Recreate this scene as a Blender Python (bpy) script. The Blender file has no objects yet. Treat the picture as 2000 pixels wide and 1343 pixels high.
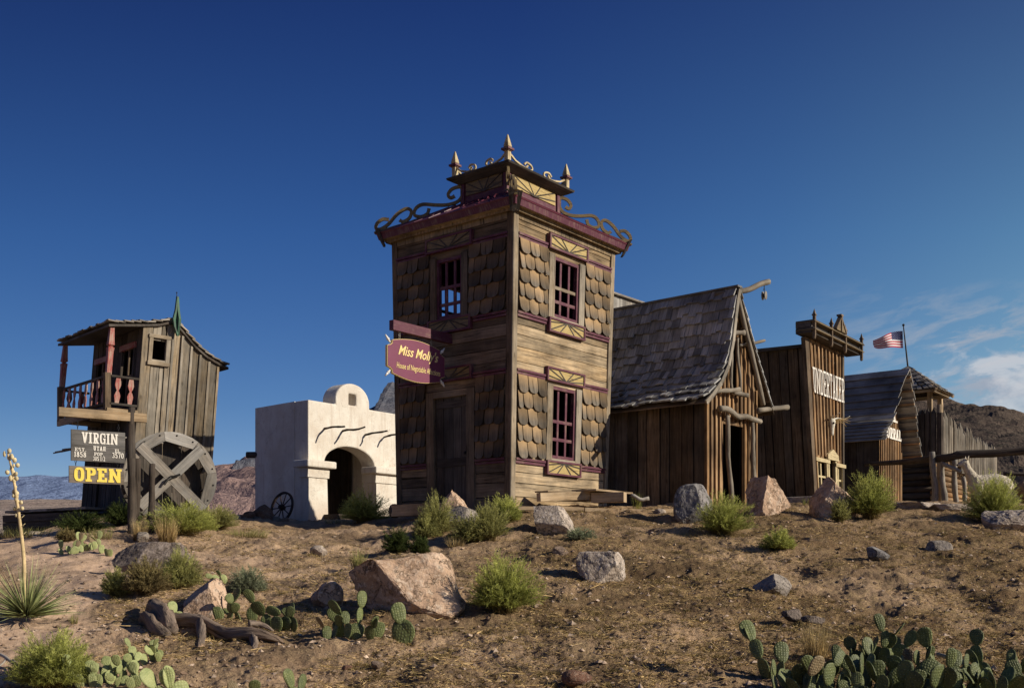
import bpy, math, random
import numpy as np
from mathutils import Vector, Matrix, noise as mnoise

random.seed(7)
R = random.Random(11)
F, HZ, EYE = 2072.0, 1100.0, 1.6
UP = Vector((0, 0, 1))
scene = bpy.context.scene
col = scene.collection
ORG = {}
XF = None            # (old base, factor, new base): builds a thing at another size on its own foot


def xf(p):
    return XF[2] + (Vector(p) - XF[0]) * XF[1] if XF else Vector(p)


def P(px, py, Y):
    return Vector(((px - 1000) / F * Y, Y, EYE + (HZ - py) / F * Y))


def smooth01(a, b, x):
    t = np.clip((np.asarray(x, float) - a) / (b - a), 0, 1)
    return t * t * (3 - 2 * t)


# ---------------------------------------------------------------- terrain
CP = [(-500, 1400, 7), (0, 1375, 7.6), (500, 1360, 7.6), (1000, 1360, 7.6), (1500, 1356, 7.6), (2000, 1352, 7.4), (2500, 1352, 7.4),
      (-300, 1200, 10), (50, 1215, 9.8), (100, 1150, 11.5), (120, 1085, 14.3), (0, 1062, 15.8), (40, 1047, 18), (-300, 1070, 17),
      (230, 1034, 15.8), (160, 1016, 18.0), (255, 1006, 18.2), (340, 1004, 17.8), (400, 1012, 19.2), (420, 1040, 17.0), (450, 1100, 13.6), (450, 1190, 10.6), (300, 1118, 12.6), (280, 1225, 9.6), (540, 1262, 9.0),
      (600, 1017, 24.4), (560, 1022, 22), (500, 1016, 23), (640, 1040, 18.2), (800, 1018, 18.6), (700, 1045, 17), (650, 1100, 13.6), (800, 1205, 10.0), (1000, 1185, 10.4), (900, 1080, 14), (700, 1290, 8.7), (850, 1280, 8.8),
      (1000, 1003, 17.5), (1150, 1000, 17.9), (1080, 1045, 15.4), (1180, 1128, 12.0), (1350, 1018, 16.6), (1420, 1038, 15.4), (1500, 1005, 17.4), (1520, 1070, 13.8), (1650, 1006, 17.6),
      (1500, 1165, 11.1), (1720, 1085, 13.3), (1840, 1075, 13.7), (1800, 992, 19), (1940, 1015, 17.2), (2000, 1033, 16.3), (2000, 1150, 11.4), (1700, 1230, 9.5), (1300, 1230, 9.4), (1250, 1060, 14.5),
      (2500, 1040, 16), (2500, 1200, 10)]
CPW = []
for px, py, Y in CP:
    p = P(px, py, Y)
    CPW.append(p[:])
E = EYE
CPW += [(0, 0, 0), (-4, 0, -.1), (4, 0, 0), (0, 3, .1), (-3, 4, .15), (3, 4, .2),
        (0, 19, E + .98), (-1.2, 20.6, E + 1.0), (2.2, 21, E + 1.05), (3.6, 19.8, E + 1.06), (4.9, 21.2, E + 1.12), (3.5, 23, E + 1.1),
        (6.98, 24.5, E + 1.42), (8.1, 26, E + 1.48), (5.8, 24.5, E + 1.4), (9.7, 28, E + 1.6), (11, 29.5, E + 1.62), (12.5, 31, E + 1.8), (11, 32, E + 1.8), (14, 34, E + 1.85), (16.5, 37, E + 1.7),
        (11.2, 25, E + 1.3), (13, 25.2, E + 1.25), (10, 23, E + 1.25), (-2.8, 25.8, E + .98), (-6.0, 26, E + .95), (-6.0, 21.0, E + .85), (-8.2, 20.8, E + .80),
        (-9.8, 21, E + .45), (-12, 26, E + .2), (-16, 24, E - .4), (-14, 34, E - 1.2), (-6, 32, E + .2), (0, 34, E + .5), (6, 36, E + 1.0), (20, 30, E + 1.0), (22, 40, E + .5)]
CPW = np.array(CPW, float)


def _tps_fit(pts, lam=.02):
    n = len(pts)
    xy = pts[:, :2]
    d2 = ((xy[:, None] - xy[None]) ** 2).sum(-1)
    K = .5 * d2 * np.log(d2 + 1e-9)
    A = np.zeros((n + 3, n + 3))
    A[:n, :n] = K + lam * np.eye(n) * 4
    A[:n, n] = 1
    A[:n, n + 1:] = xy
    A[n:, :n] = A[:n, n:].T
    b = np.zeros(n + 3)
    b[:n] = pts[:, 2]
    return np.linalg.solve(A, b)


TPSW = _tps_fit(CPW)


def gz(x, y):
    x = np.atleast_1d(np.asarray(x, float)); y = np.atleast_1d(np.asarray(y, float))
    out = np.empty(x.shape)
    n = len(CPW)
    fx, fy, fo = x.ravel(), y.ravel(), out.ravel()
    for i in range(0, fx.size, 40000):
        a, b = fx[i:i + 40000], fy[i:i + 40000]
        ac, bc = np.clip(a, -24, 26), np.clip(b, -2, 44)
        d2 = (ac[:, None] - CPW[None, :, 0]) ** 2 + (bc[:, None] - CPW[None, :, 1]) ** 2
        z = (.5 * d2 * np.log(d2 + 1e-9)) @ TPSW[:n] + TPSW[n] + TPSW[n + 1] * ac + TPSW[n + 2] * bc
        w = np.maximum(smooth01(36, 60, np.hypot(a * .9, np.maximum(b, 0))), smooth01(1, 10, -b) * .0)
        fo[i:i + 40000] = z * (1 - w) + (-5.0) * w
    return fo.reshape(x.shape)


def gz1(x, y):
    return float(gz(x, y)[0])


_TY = np.concatenate([np.linspace(4, 45, 1600)])


def G(px, py, Y=None):
    """the ground point seen at a photo pixel (or the ground under it at depth Y)"""
    a = (px - 1000) / F
    if Y is None:
        z = gz(a * _TY, _TY)
        rz = EYE + (HZ - py) / F * _TY
        hit = np.nonzero(z >= rz)[0]
        Y = float(_TY[hit[0]]) if len(hit) else 20.0
    return Vector((a * Y, Y, gz1(a * Y, Y)))


# ---------------------------------------------------------------- numpy value noise
def _hash(ix, iy, seed):
    h = (ix * 374761393 + iy * 668265263 + seed * 974711) & 0xffffffff
    h = ((h ^ (h >> 13)) * 1274126177) & 0xffffffff
    return ((h ^ (h >> 16)) & 0xffff) / 65535.0


def vnoise(x, y, seed=0):
    ix, iy = np.floor(x).astype(np.int64), np.floor(y).astype(np.int64)
    fx, fy = x - ix, y - iy
    fx = fx * fx * (3 - 2 * fx); fy = fy * fy * (3 - 2 * fy)
    a = _hash(ix, iy, seed); b = _hash(ix + 1, iy, seed); c = _hash(ix, iy + 1, seed); d = _hash(ix + 1, iy + 1, seed)
    return (a * (1 - fx) + b * fx) * (1 - fy) + (c * (1 - fx) + d * fx) * fy


def fbm(x, y, oct=4, seed=0, gain=.5):
    s, a, t = 0, 1, 0
    for i in range(oct):
        s = s + a * (vnoise(x, y, seed + i * 17) - .5)
        t += a
        a *= gain
        x = x * 2.03 + 5.1; y = y * 2.03 + 1.7
    return s / t


# ---------------------------------------------------------------- objects
def props(o, label=None, cat=None, group=None, kind=None):
    if label: o['label'] = label
    if cat: o['category'] = cat
    if group: o['group'] = group
    if kind: o['kind'] = kind
    return o


def thing(name, loc, label, cat, group=None):
    o = bpy.data.objects.new(name, None)
    o.empty_display_size = .2
    loc = xf(loc)
    o.location = loc
    col.objects.link(o)
    ORG[o] = Vector(loc)
    return props(o, label, cat, group)


class MB:
    """collects solids; every solid is its own island, with UVs in metres (u along the grain)"""

    def __init__(s):
        s.v, s.f, s.uv, s.mi = [], [], [], []

    def add(s, verts, faces, g=None, m=0, uvs=None):
        b = len(s.v)
        s.v += [Vector(p) for p in verts]
        p0 = Vector(verts[0])
        if g is not None:
            g = Vector(g).normalized()
        for k, fc in enumerate(faces):
            s.f.append([b + i for i in fc])
            s.mi.append(m)
            if uvs is not None:
                s.uv += uvs[k]
                continue
            pts = [Vector(verts[i]) for i in fc]
            n = Vector((0, 0, 0))
            for i in range(len(pts)):
                n += (pts[i] - p0).cross(pts[(i + 1) % len(pts)] - p0)
            if n.length > 1e-12: n.normalize()
            gg = g or Vector((0, 0, 1))
            w = n.cross(gg)
            if w.length < .3:
                w = n.orthogonal().normalized(); gg2 = n.cross(w) * .3
            else:
                w.normalize(); gg2 = gg
            s.uv += [((p - p0).dot(gg2), (p - p0).dot(w)) for p in pts]

    def hexa(s, f4, b4, g, m=0):
        s.add(list(f4) + list(b4), [(0, 1, 2, 3), (7, 6, 5, 4), (4, 5, 1, 0), (1, 5, 6, 2), (3, 2, 6, 7), (4, 0, 3, 7)], g, m)

    def box(s, c, a, b, d, m=0, g=None):
        """centre c, full edge vectors a, b, d"""
        c, a, b, d = map(Vector, (c, a, b, d))
        if a.cross(b).dot(d) < 0: d = -d
        L = max((a, b, d), key=lambda q: q.length)
        f4 = [c + (-a - b + d) / 2, c + (a - b + d) / 2, c + (a + b + d) / 2, c + (-a + b + d) / 2]
        s.hexa(f4, [p - d for p in f4], g or L, m)

    def beam(s, p, q, w, h, m=0, side=None):
        p, q = Vector(p), Vector(q)
        d = q - p
        sd = side or d.cross(UP)
        if sd.length < 1e-4: sd = Vector((1, 0, 0))
        sd = Vector(sd).normalized()
        up = sd.cross(d).normalized()
        s.box((p + q) / 2, d, sd * w, up * h, m, d)

    def prism(s, out, off, g=None, m=0):
        n = len(out)
        out = [Vector(p) for p in out]
        off = Vector(off)
        nn = Vector((0, 0, 0))
        for i in range(n):
            nn += (out[i] - out[0]).cross(out[(i + 1) % n] - out[0])
        if nn.dot(off) > 0:
            out = out[::-1]
        v = out + [p + off for p in out]
        fs = [tuple(range(n)), tuple(range(2 * n - 1, n - 1, -1))]
        for i in range(n):
            j = (i + 1) % n
            fs.append((j, i, n + i, n + j))
        s.add(v, fs, g, m)

    def tube(s, pts, rad, seg=8, m=0, jit=0, caps=True, flat=1.0):
        pts = [Vector(p) for p in pts]
        n = len(pts)
        if not hasattr(rad, '__len__'): rad = [rad] * n
        b = len(s.v)
        t0 = (pts[1] - pts[0]).normalized()
        a = t0.orthogonal().normalized()
        L = 0
        Ls = []
        for i in range(n):
            t = (pts[min(i + 1, n - 1)] - pts[max(i - 1, 0)]).normalized()
            a = (a - t * a.dot(t)).normalized()
            c = t.cross(a)
            if i: L += (pts[i] - pts[i - 1]).length
            Ls.append(L)
            for k in range(seg):
                an = 2 * math.pi * k / seg
                r = rad[i] * (1 + (R.random() - .5) * jit)
                s.v.append(pts[i] + a * math.cos(an) * r + c * math.sin(an) * r * flat)
        for i in range(n - 1):
            for k in range(seg):
                k2 = (k + 1) % seg
                s.f.append([b + i * seg + k, b + i * seg + k2, b + (i + 1) * seg + k2, b + (i + 1) * seg + k])
                s.mi.append(m)
                w = 2 * math.pi * max(rad[i], .001) / seg
                s.uv += [(Ls[i], k * w), (Ls[i], (k + 1) * w), (Ls[i + 1], (k + 1) * w), (Ls[i + 1], k * w)]
        if caps:
            for i, rev in ((0, True), (n - 1, False)):
                fc = [b + i * seg + k for k in range(seg)]
                if rev: fc = fc[::-1]
                s.f.append(fc); s.mi.append(m)
                s.uv += [(.02 * math.cos(k), .1 * math.sin(k)) for k in range(seg)]

    def ball(s, c, rx, ry=None, rz=None, seg=10, rings=6, m=0):
        ry = ry or rx; rz = rz or rx
        c = Vector(c)
        vs = [c + Vector((0, 0, rz))]
        for i in range(1, rings):
            th = math.pi * i / rings
            for k in range(seg):
                an = 2 * math.pi * k / seg
                vs.append(c + Vector((rx * math.sin(th) * math.cos(an), ry * math.sin(th) * math.sin(an), rz * math.cos(th))))
        vs.append(c - Vector((0, 0, rz)))
        fs = []
        for k in range(seg):
            k2 = (k + 1) % seg
            fs.append((0, 1 + k, 1 + k2))
            for i in range(rings - 2):
                a = 1 + i * seg
                fs.append((a + k, a + seg + k, a + seg + k2, a + k2))
            a = 1 + (rings - 2) * seg
            fs.append((a + k, len(vs) - 1, a + k2))
        s.add(vs, fs, UP, m)

    def mesh(s, name, org=Vector((0, 0, 0)), smooth=False):
        me = bpy.data.meshes.new(name)
        me.from_pydata([tuple(p - org) for p in s.v], [], s.f)
        uv = me.uv_layers.new(name='UVMap')
        uv.data.foreach_set('uv', np.array(s.uv, np.float32).ravel())
        me.polygons.foreach_set('material_index', s.mi)
        if smooth:
            me.polygons.foreach_set('use_smooth', [True] * len(s.f))
        me.update()
        return me

    def build(s, name, mats, parent=None, label=None, cat=None, group=None, kind=None, smooth=False, loc=None):
        if XF: s.v = [xf(p) for p in s.v]
        if parent is not None:
            org = ORG[parent]
        else:
            if loc is None:
                a = np.array([tuple(p) for p in s.v])
                loc = Vector((*(a[:, :2].mean(0)), a[:, 2].min()))
            org = Vector(loc)
        me = s.mesh(name, org, smooth)
        if not isinstance(mats, (list, tuple)): mats = [mats]
        for m in mats: me.materials.append(m)
        o = bpy.data.objects.new(name, me)
        col.objects.link(o)
        ORG[o] = org
        if parent is not None: o.parent = parent
        else: o.location = org
        return props(o, label, cat, group, kind)


class Quad:
    """a wall: bottom-left, bottom-right, top-right, top-left as seen from outside"""

    def __init__(s, b0, b1, t1, t0):
        s.b0, s.b1, s.t1, s.t0 = map(Vector, (b0, b1, t1, t0))
        s.n = ((s.b1 + s.t1) - (s.b0 + s.t0)).cross((s.t0 + s.t1) - (s.b0 + s.b1)).normalized()
        s.W = ((s.b1 - s.b0).length + (s.t1 - s.t0).length) / 2
        s.H = ((s.t0 - s.b0).length + (s.t1 - s.b1).length) / 2
        s.x = (s.b1 - s.b0).normalized()

    def pt(s, a, t, off=0):
        p = s.b0.lerp(s.b1, a) if 0 <= a <= 1 else s.b0 + (s.b1 - s.b0) * a
        q = s.t0 + (s.t1 - s.t0) * a
        return p + (q - p) * t + s.n * off

    def inv(s, px, py):
        d = Vector(((px - 1000) / F, 1, (HZ - py) / F))
        o = Vector((0, 0, EYE))
        k = (s.b0 - o).dot(s.n) / d.dot(s.n)
        p = o + d * k
        t = (p.z - s.b0.z) / (s.t0.z - s.b0.z)
        for _ in range(4):
            l0 = s.b0 + (s.t0 - s.b0) * t
            l1 = s.b1 + (s.t1 - s.b1) * t
            a = (p - l0).dot(l1 - l0) / (l1 - l0).length_squared
            zb = s.b0.z + (s.b1.z - s.b0.z) * a
            zt = s.t0.z + (s.t1.z - s.t0.z) * a
            t = (p.z - zb) / (zt - zb)
        return a, t

    def rect(s, mb, a0, a1, t0, t1, o0, o1, grain='v', m=0, tl=None, tr=None):
        tl = t1 if tl is None else tl
        tr = t1 if tr is None else tr
        f4 = [s.pt(a0, t0, o1), s.pt(a1, t0, o1), s.pt(a1, tr, o1), s.pt(a0, tl, o1)]
        b4 = [s.pt(a0, t0, o0), s.pt(a1, t0, o0), s.pt(a1, tr, o0), s.pt(a0, tl, o0)]
        g = (f4[3] - f4[0]) if grain == 'v' else (f4[1] - f4[0])
        mb.hexa(f4, b4, g, m)

    def planks(s, mb, a0, a1, t0, t1, width, grain='v', th=.03, off=0, gap=.006, holes=(), top=None, jit=.008, rag=.0, m=0):
        """a boarded area; holes are (a0,a1,t0,t1)"""
        if grain == 'v':
            n = max(1, round((a1 - a0) * s.W / width))
            cuts = [a0 + (a1 - a0) * (i + (R.random() - .5) * .35 * (0 < i < n)) / n for i in range(n + 1)]
            lim = [(h[0], h[1]) for h in holes]
            scale = s.W
        else:
            n = max(1, round((t1 - t0) * s.H / width))
            cuts = [t0 + (t1 - t0) * (i + (R.random() - .5) * .3 * (0 < i < n)) / n for i in range(n + 1)]
            lim = [(h[2], h[3]) for h in holes]
            scale = s.H
        edges = sorted({e for l in lim for e in l if cuts[0] < e < cuts[-1]})
        cuts = [c for c in cuts if all(abs(c - e) * scale > .045 for e in edges)] + edges
        cuts.sort()
        for i in range(len(cuts) - 1):
            lo, hi = cuts[i], cuts[i + 1]
            g2 = gap / 2 / scale
            mid = (lo + hi) / 2
            x0, x1 = lo + g2, hi - g2
            o = off + (R.random() - .5) * 2 * jit
            if grain == 'v':
                segs = [(t0, 9 if top else t1)]
                for h in holes:
                    if h[0] < mid < h[1]:
                        ns = []
                        for (u, w) in segs:
                            if h[2] > u: ns.append((u, min(w, h[2])))
                            if h[3] < w: ns.append((max(u, h[3]), w))
                        segs = ns
                for (u, w) in segs:
                    if top:
                        l, r_ = min(w, top(x0)), min(w, top(x1))
                        rr = 0
                    else:
                        rr = R.random() * rag
                        l = r_ = w - (rr if w == t1 else 0)
                    if max(l, r_) - u < .004: continue
                    s.rect(mb, x0, x1, u, None, o - th, o, 'v', m, l, r_)
            else:
                segs = [(a0, a1)]
                for h in holes:
                    if h[2] < mid < h[3]:
                        ns = []
                        for (u, w) in segs:
                            if h[0] > u: ns.append((u, min(w, h[0])))
                            if h[1] < w: ns.append((max(u, h[1]), w))
                        segs = ns
                for (u, w) in segs:
                    if w - u > .004:
                        s.rect(mb, u, w, x0, x1, o - th, o, 'h', m)
# ================================================================ materials
class T:
    def __init__(s, name):
        s.m = bpy.data.materials.new(name)
        s.m.use_nodes = True
        s.nt = s.m.node_tree
        s.nt.nodes.clear()
        s.out = s.nt.nodes.new('ShaderNodeOutputMaterial')

    def n(s, typ, ins=None, out=0, **pr):
        nd = s.nt.nodes.new('ShaderNode' + typ)
        for k, v in pr.items(): setattr(nd, k, v)
        for k, v in (ins or {}).items(): s.set(nd.inputs[k], v)
        return nd.outputs[out]

    def set(s, sock, v):
        if isinstance(v, bpy.types.NodeSocket): s.nt.links.new(v, sock)
        else:
            if isinstance(v, tuple) and len(v) == 3 and sock.type == 'RGBA': v = (*v, 1)
            sock.default_value = v

    def math(s, op, a, b=0.0, clamp=False):
        nd = s.nt.nodes.new('ShaderNodeMath')
        nd.operation = op; nd.use_clamp = clamp
        s.set(nd.inputs[0], a); s.set(nd.inputs[1], b)
        return nd.outputs[0]

    def vm(s, op, a, b):
        nd = s.nt.nodes.new('ShaderNodeVectorMath')
        nd.operation = op
        s.set(nd.inputs[0], a); s.set(nd.inputs[1], b)
        return nd.outputs[0]

    def mix(s, f, a, b, mode='MIX'):
        nd = s.nt.nodes.new('ShaderNodeMix')
        nd.data_type = 'RGBA'; nd.blend_type = mode
        s.set(nd.inputs[0], f); s.set(nd.inputs[6], a); s.set(nd.inputs[7], b)
        return nd.outputs[2]

    def ramp(s, f, stops, interp='LINEAR'):
        nd = s.nt.nodes.new('ShaderNodeValToRGB')
        cr = nd.color_ramp
        cr.interpolation = interp
        while len(cr.elements) < len(stops): cr.elements.new(.5)
        for e, (p, c) in zip(cr.elements, stops):
            e.position = p
            e.color = (*c, 1) if len(c) == 3 else c
        s.set(nd.inputs[0], f)
        return nd.outputs[0]

    def mr(s, v, a, b, c=0.0, d=1.0):
        nd = s.nt.nodes.new('ShaderNodeMapRange')
        for i, q in enumerate((v, a, b, c, d)): s.set(nd.inputs[i], q)
        return nd.outputs[0]

    def noise(s, vec, scale, detail=4, rough=.55, dist=0, out=0):
        return s.n('TexNoise', {'Vector': vec, 'Scale': scale, 'Detail': detail, 'Roughness': rough, 'Distortion': dist}, out)

    def bump(s, h, dist=.01, strength=1.0, normal=None):
        ins = {'Height': h, 'Distance': dist, 'Strength': strength}
        if normal is not None: ins['Normal'] = normal
        return s.n('Bump', ins)

    def bsdf(s, color, rough=.85, normal=None, spec=.25, metal=0.0, **kw):
        nd = s.nt.nodes.new('ShaderNodeBsdfPrincipled')
        s.set(nd.inputs['Base Color'], color)
        s.set(nd.inputs['Roughness'], rough)
        s.set(nd.inputs['Specular IOR Level'], spec)
        s.set(nd.inputs['Metallic'], metal)
        if normal is not None: s.set(nd.inputs['Normal'], normal)
        for k, v in kw.items(): s.set(nd.inputs[k], v)
        s.nt.links.new(nd.outputs[0], s.out.inputs[0])
        return s.m


def grain_coords(t, ku=1.6, kv=26):
    uv = t.n('UVMap')
    isl = t.n('NewGeometry', out=8)
    sep = t.nt.nodes.new('ShaderNodeSeparateXYZ')
    t.nt.links.new(uv, sep.inputs[0])
    u, v = sep.outputs[0], sep.outputs[1]
    cmb = t.n('CombineXYZ', {0: t.math('ADD', t.math('MULTIPLY', u, ku), t.math('MULTIPLY', isl, 71.3)),
                             1: t.math('ADD', t.math('MULTIPLY', v, kv), t.math('MULTIPLY', isl, 13.7)),
                             2: t.math('MULTIPLY', isl, 29.1)})
    return u, v, isl, cmb


def wood(name, dark, light, gray, gamt=.5, var=.45, bump=.006, rough=.85, knots=.5, fade=None):
    """weathered boards: grain along u, island-to-island variation, knots and grey weathering"""
    t = T(name)
    u, v, isl, cv = grain_coords(t)
    g1 = t.noise(cv, 1.0, 6, .65, .4)
    u2, v2 = t.math('MULTIPLY', u, 2.2), t.math('MULTIPLY', v, 5.5)
    cv2 = t.n('CombineXYZ', {0: t.math('ADD', u2, t.math('MULTIPLY', isl, 51.0)), 1: v2, 2: t.math('MULTIPLY', isl, 17.0)})
    big = t.noise(cv2, .9, 3, .6, .3)
    vor = t.n('TexVoronoi', {'Vector': cv2, 'Scale': .8, 'Randomness': 1.0})
    knot = t.mr(vor, .04, .13, knots, 0)
    pos = t.n('NewGeometry', out=0)
    wea = t.noise(pos, 1.3, 5, .65)
    c = t.mix(t.mr(g1, .33, .68), dark, light)
    r2 = t.math('FRACT', t.math('MULTIPLY', isl, 7.31))
    gf = t.math('MULTIPLY', t.mr(t.math('ADD', big, t.math('MULTIPLY', r2, .5)), .4, .95), gamt * 1.6, True)
    c = t.mix(gf, c, t.mix(t.mr(g1, .3, .7), tuple(x * .55 for x in gray), gray))
    c = t.mix(knot, c, tuple(x * .4 for x in dark))
    val = t.math('ADD', 1 - var, t.math('MULTIPLY', isl, var * 1.7))
    val = t.math('MULTIPLY', val, t.mr(wea, .32, .66, .52, 1.22))
    crack = t.mr(g1, .32, .39, .35, 1.0)
    val = t.math('MULTIPLY', val, crack)
    cc = t.n('CombineXYZ', {0: val, 1: val, 2: val})
    c = t.mix(1.0, c, cc, 'MULTIPLY')
    if fade:
        c = t.mix(t.mr(u, fade[0], fade[1]), t.mix(1.0, fade[2], t.n('CombineXYZ', {0: val, 1: val, 2: val}), 'MULTIPLY'), c)
    nrm = t.bump(t.math('ADD', g1, t.math('MULTIPLY', knot, -.3)), bump, .9)
    return t.bsdf(c, rough, nrm, .2)


def paint(name, colr, under, wear=.45, bump=.003, rough=.6, var=.2):
    t = T(name)
    u, v, isl, cv = grain_coords(t, 3, 40)
    g = t.noise(cv, 1, 6, .7, .3)
    pos = t.n('NewGeometry', out=0)
    w = t.noise(pos, 4.0, 5, .7)
    mask = t.mr(t.math('ADD', t.math('MULTIPLY', g, .6), t.math('MULTIPLY', w, .4)), 1 - wear - .1, 1 - wear + .02)
    val = t.math('ADD', 1 - var, t.math('MULTIPLY', w, var * 2))
    c = t.mix(1.0, colr, t.n('CombineXYZ', {0: val, 1: val, 2: val}), 'MULTIPLY')
    c = t.mix(mask, c, under)
    return t.bsdf(c, rough, t.bump(g, bump, .8), .3)


def rockmat(name, a, b, c_, dark=.35, scale=1.0, strata=0.0):
    t = T(name)
    ob = t.n('TexCoord', out=3)
    n1 = t.noise(ob, 2.6 * scale, 8, .62, .2)
    n2 = t.noise(ob, 14 * scale, 6, .7)
    n3 = t.noise(ob, 60 * scale, 3, .6)
    c = t.mix(t.mr(n1, .38, .62), a, b)
    c = t.mix(t.mr(n2, .50, .66), c, c_)
    n4 = t.noise(ob, 1.4 * scale, 5, .7, 1.2)
    c = t.mix(t.mr(n4, .54, .64, 0, .55), c, tuple(x * .52 for x in a))
    sp = t.mr(n3, .58, .70, 0, dark)
    c = t.mix(sp, c, tuple(x * .35 for x in a))
    # pits and cracks
    vor = t.n('TexVoronoi', {'Vector': t.vm('ADD', ob, t.n('CombineXYZ', {0: n1, 1: n2, 2: n1})), 'Scale': 2.4 * scale}, feature='DISTANCE_TO_EDGE')
    cr = t.mr(vor, .0, .025, 1, 0)
    c = t.mix(t.math('MULTIPLY', cr, .8), c, tuple(x * .3 for x in a))
    h = t.math('ADD', t.math('MULTIPLY', n1, 1.0), t.math('ADD', t.math('MULTIPLY', n2, .45), t.math('MULTIPLY', n3, .2)))
    h = t.math('SUBTRACT', h, t.math('MULTIPLY', cr, .5))
    return t.bsdf(c, .92, t.bump(h, .05, .9), .15)


def plain(name, colr, rough=.7, metal=0.0, nscale=30, amt=.35, bump=.002):
    t = T(name)
    ob = t.n('TexCoord', out=3)
    n = t.noise(ob, nscale, 4, .6)
    v = t.mr(n, .3, .7, 1 - amt, 1 + amt)
    c = t.mix(1.0, colr, t.n('CombineXYZ', {0: v, 1: v, 2: v}), 'MULTIPLY')
    return t.bsdf(c, rough, t.bump(n, bump, .7), .3, metal)


def leafmat(name, low, mid, top, var=.5, trans=.35):
    """u of the UV map holds the height 0..1 on the plant"""
    t = T(name)
    uv = t.n('UVMap')
    sep = t.nt.nodes.new('ShaderNodeSeparateXYZ')
    t.nt.links.new(uv, sep.inputs[0])
    isl = t.n('NewGeometry', out=8)
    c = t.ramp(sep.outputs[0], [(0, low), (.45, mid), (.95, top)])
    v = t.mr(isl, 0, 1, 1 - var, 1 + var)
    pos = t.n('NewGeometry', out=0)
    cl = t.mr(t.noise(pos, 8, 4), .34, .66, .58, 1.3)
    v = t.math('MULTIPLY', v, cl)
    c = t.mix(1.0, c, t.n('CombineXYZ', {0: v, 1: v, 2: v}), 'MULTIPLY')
    d = t.nt.nodes.new('ShaderNodeBsdfDiffuse'); t.set(d.inputs[0], c)
    tr = t.nt.nodes.new('ShaderNodeBsdfTranslucent'); t.set(tr.inputs[0], c)
    mx = t.nt.nodes.new('ShaderNodeMixShader'); mx.inputs[0].default_value = trans
    t.nt.links.new(d.outputs[0], mx.inputs[1]); t.nt.links.new(tr.outputs[0], mx.inputs[2])
    t.nt.links.new(mx.outputs[0], t.out.inputs[0])
    return t.m


M = {}
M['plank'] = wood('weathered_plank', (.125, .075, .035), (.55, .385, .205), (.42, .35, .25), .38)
M['plank_shade'] = wood('shaded_weathered_plank', (.085, .056, .032), (.29, .20, .12), (.24, .20, .15), .4)  # plank copy darkened to hold the shade of the unlit faces
M['plank_side'] = wood('side_plank', (.06, .04, .023), (.25, .165, .095), (.20, .17, .135), .4, .6)  # shade of the side walls is put into this darker tone
M['plank_warm'] = wood('warm_batten_board', (.12, .055, .022), (.46, .265, .115), (.34, .26, .17), .28)
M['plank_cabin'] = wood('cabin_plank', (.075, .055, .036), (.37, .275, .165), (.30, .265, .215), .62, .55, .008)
M['plank_gray'] = wood('silvered_plank', (.15, .125, .10), (.36, .31, .25), (.34, .32, .29), .7)
M['plank_dark'] = wood('dark_plank', (.035, .026, .02), (.10, .075, .055), (.12, .11, .10), .4, knots=.05)
M['trim'] = wood('corner_trim', (.16, .115, .07), (.40, .31, .20), (.38, .33, .26), .6)
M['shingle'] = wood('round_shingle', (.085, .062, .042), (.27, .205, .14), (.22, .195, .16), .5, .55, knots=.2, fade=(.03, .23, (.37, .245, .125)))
M['shingle_shade'] = wood('shaded_round_shingle', (.06, .046, .034), (.185, .145, .105), (.165, .15, .125), .5, .55, knots=.2, fade=(.03, .23, (.26, .165, .085)))  # shingle copy with the left face's shade in its colour
M['shake'] = wood('roof_shake', (.17, .165, .155), (.42, .405, .38), (.50, .49, .47), .8, .5, .008)
M['shake_tan'] = wood('tan_roof_shake', (.17, .14, .11), (.38, .33, .27), (.36, .33, .29), .6, .5, .008)
M['roofboard'] = wood('roof_board', (.15, .14, .125), (.38, .35, .31), (.42, .40, .37), .7, .4, .008)
M['log'] = wood('bleached_log', (.20, .16, .12), (.46, .40, .32), (.42, .40, .36), .7, .3, .008)
M['pole'] = wood('gray_pole', (.12, .095, .07), (.34, .285, .215), (.33, .30, .25), .5, .35, .008)
M['log_dark'] = wood('dark_log', (.04, .03, .023), (.11, .08, .06), (.12, .105, .09), .4, .35, .01)
M['log_cut'] = wood('sawn_timber', (.28, .18, .09), (.55, .40, .24), (.45, .38, .28), .4, .3, .006)
M['drift'] = wood('driftwood_grain', (.10, .065, .045), (.38, .275, .20), (.34, .28, .23), .5, .4, .03)
M['maroon'] = paint('maroon_paint', (.105, .028, .048), (.20, .13, .10), .40, var=.4)
M['maroon_roof'] = paint('maroon_sheet_roof', (.12, .03, .05), (.22, .11, .10), .3, .002, .42)
M['maroon_sign'] = paint('maroon_sign_paint', (.175, .042, .085), (.22, .10, .11), .28, .002, .5)
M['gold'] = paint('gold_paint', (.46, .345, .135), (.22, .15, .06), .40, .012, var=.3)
M['gold_dull'] = paint('dull_gold', (.24, .175, .08), (.11, .08, .045), .45, .006)
M['cream'] = paint('cream_paint', (.56, .46, .26), (.26, .19, .10), .42, var=.35)
M['red_paint'] = paint('worn_red_paint', (.30, .055, .045), (.36, .25, .19), .45)
M['green_paint'] = paint('worn_green_paint', (.045, .14, .085), (.05, .05, .045), .42)
M['white_letter'] = paint('white_letter_paint', (.78, .74, .66), (.30, .27, .22), .36, .002)
M['yellow_letter'] = paint('yellow_letter_paint', (.82, .62, .10), (.40, .30, .10), .28, .002)
M['gilt_letter'] = paint('gilt_letter_paint', (.85, .66, .28), (.5, .4, .2), .2, .002)
M['sign_gray'] = wood('gray_sign_board', (.085, .078, .07), (.17, .155, .14), (.20, .19, .18), .6, .25)
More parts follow.
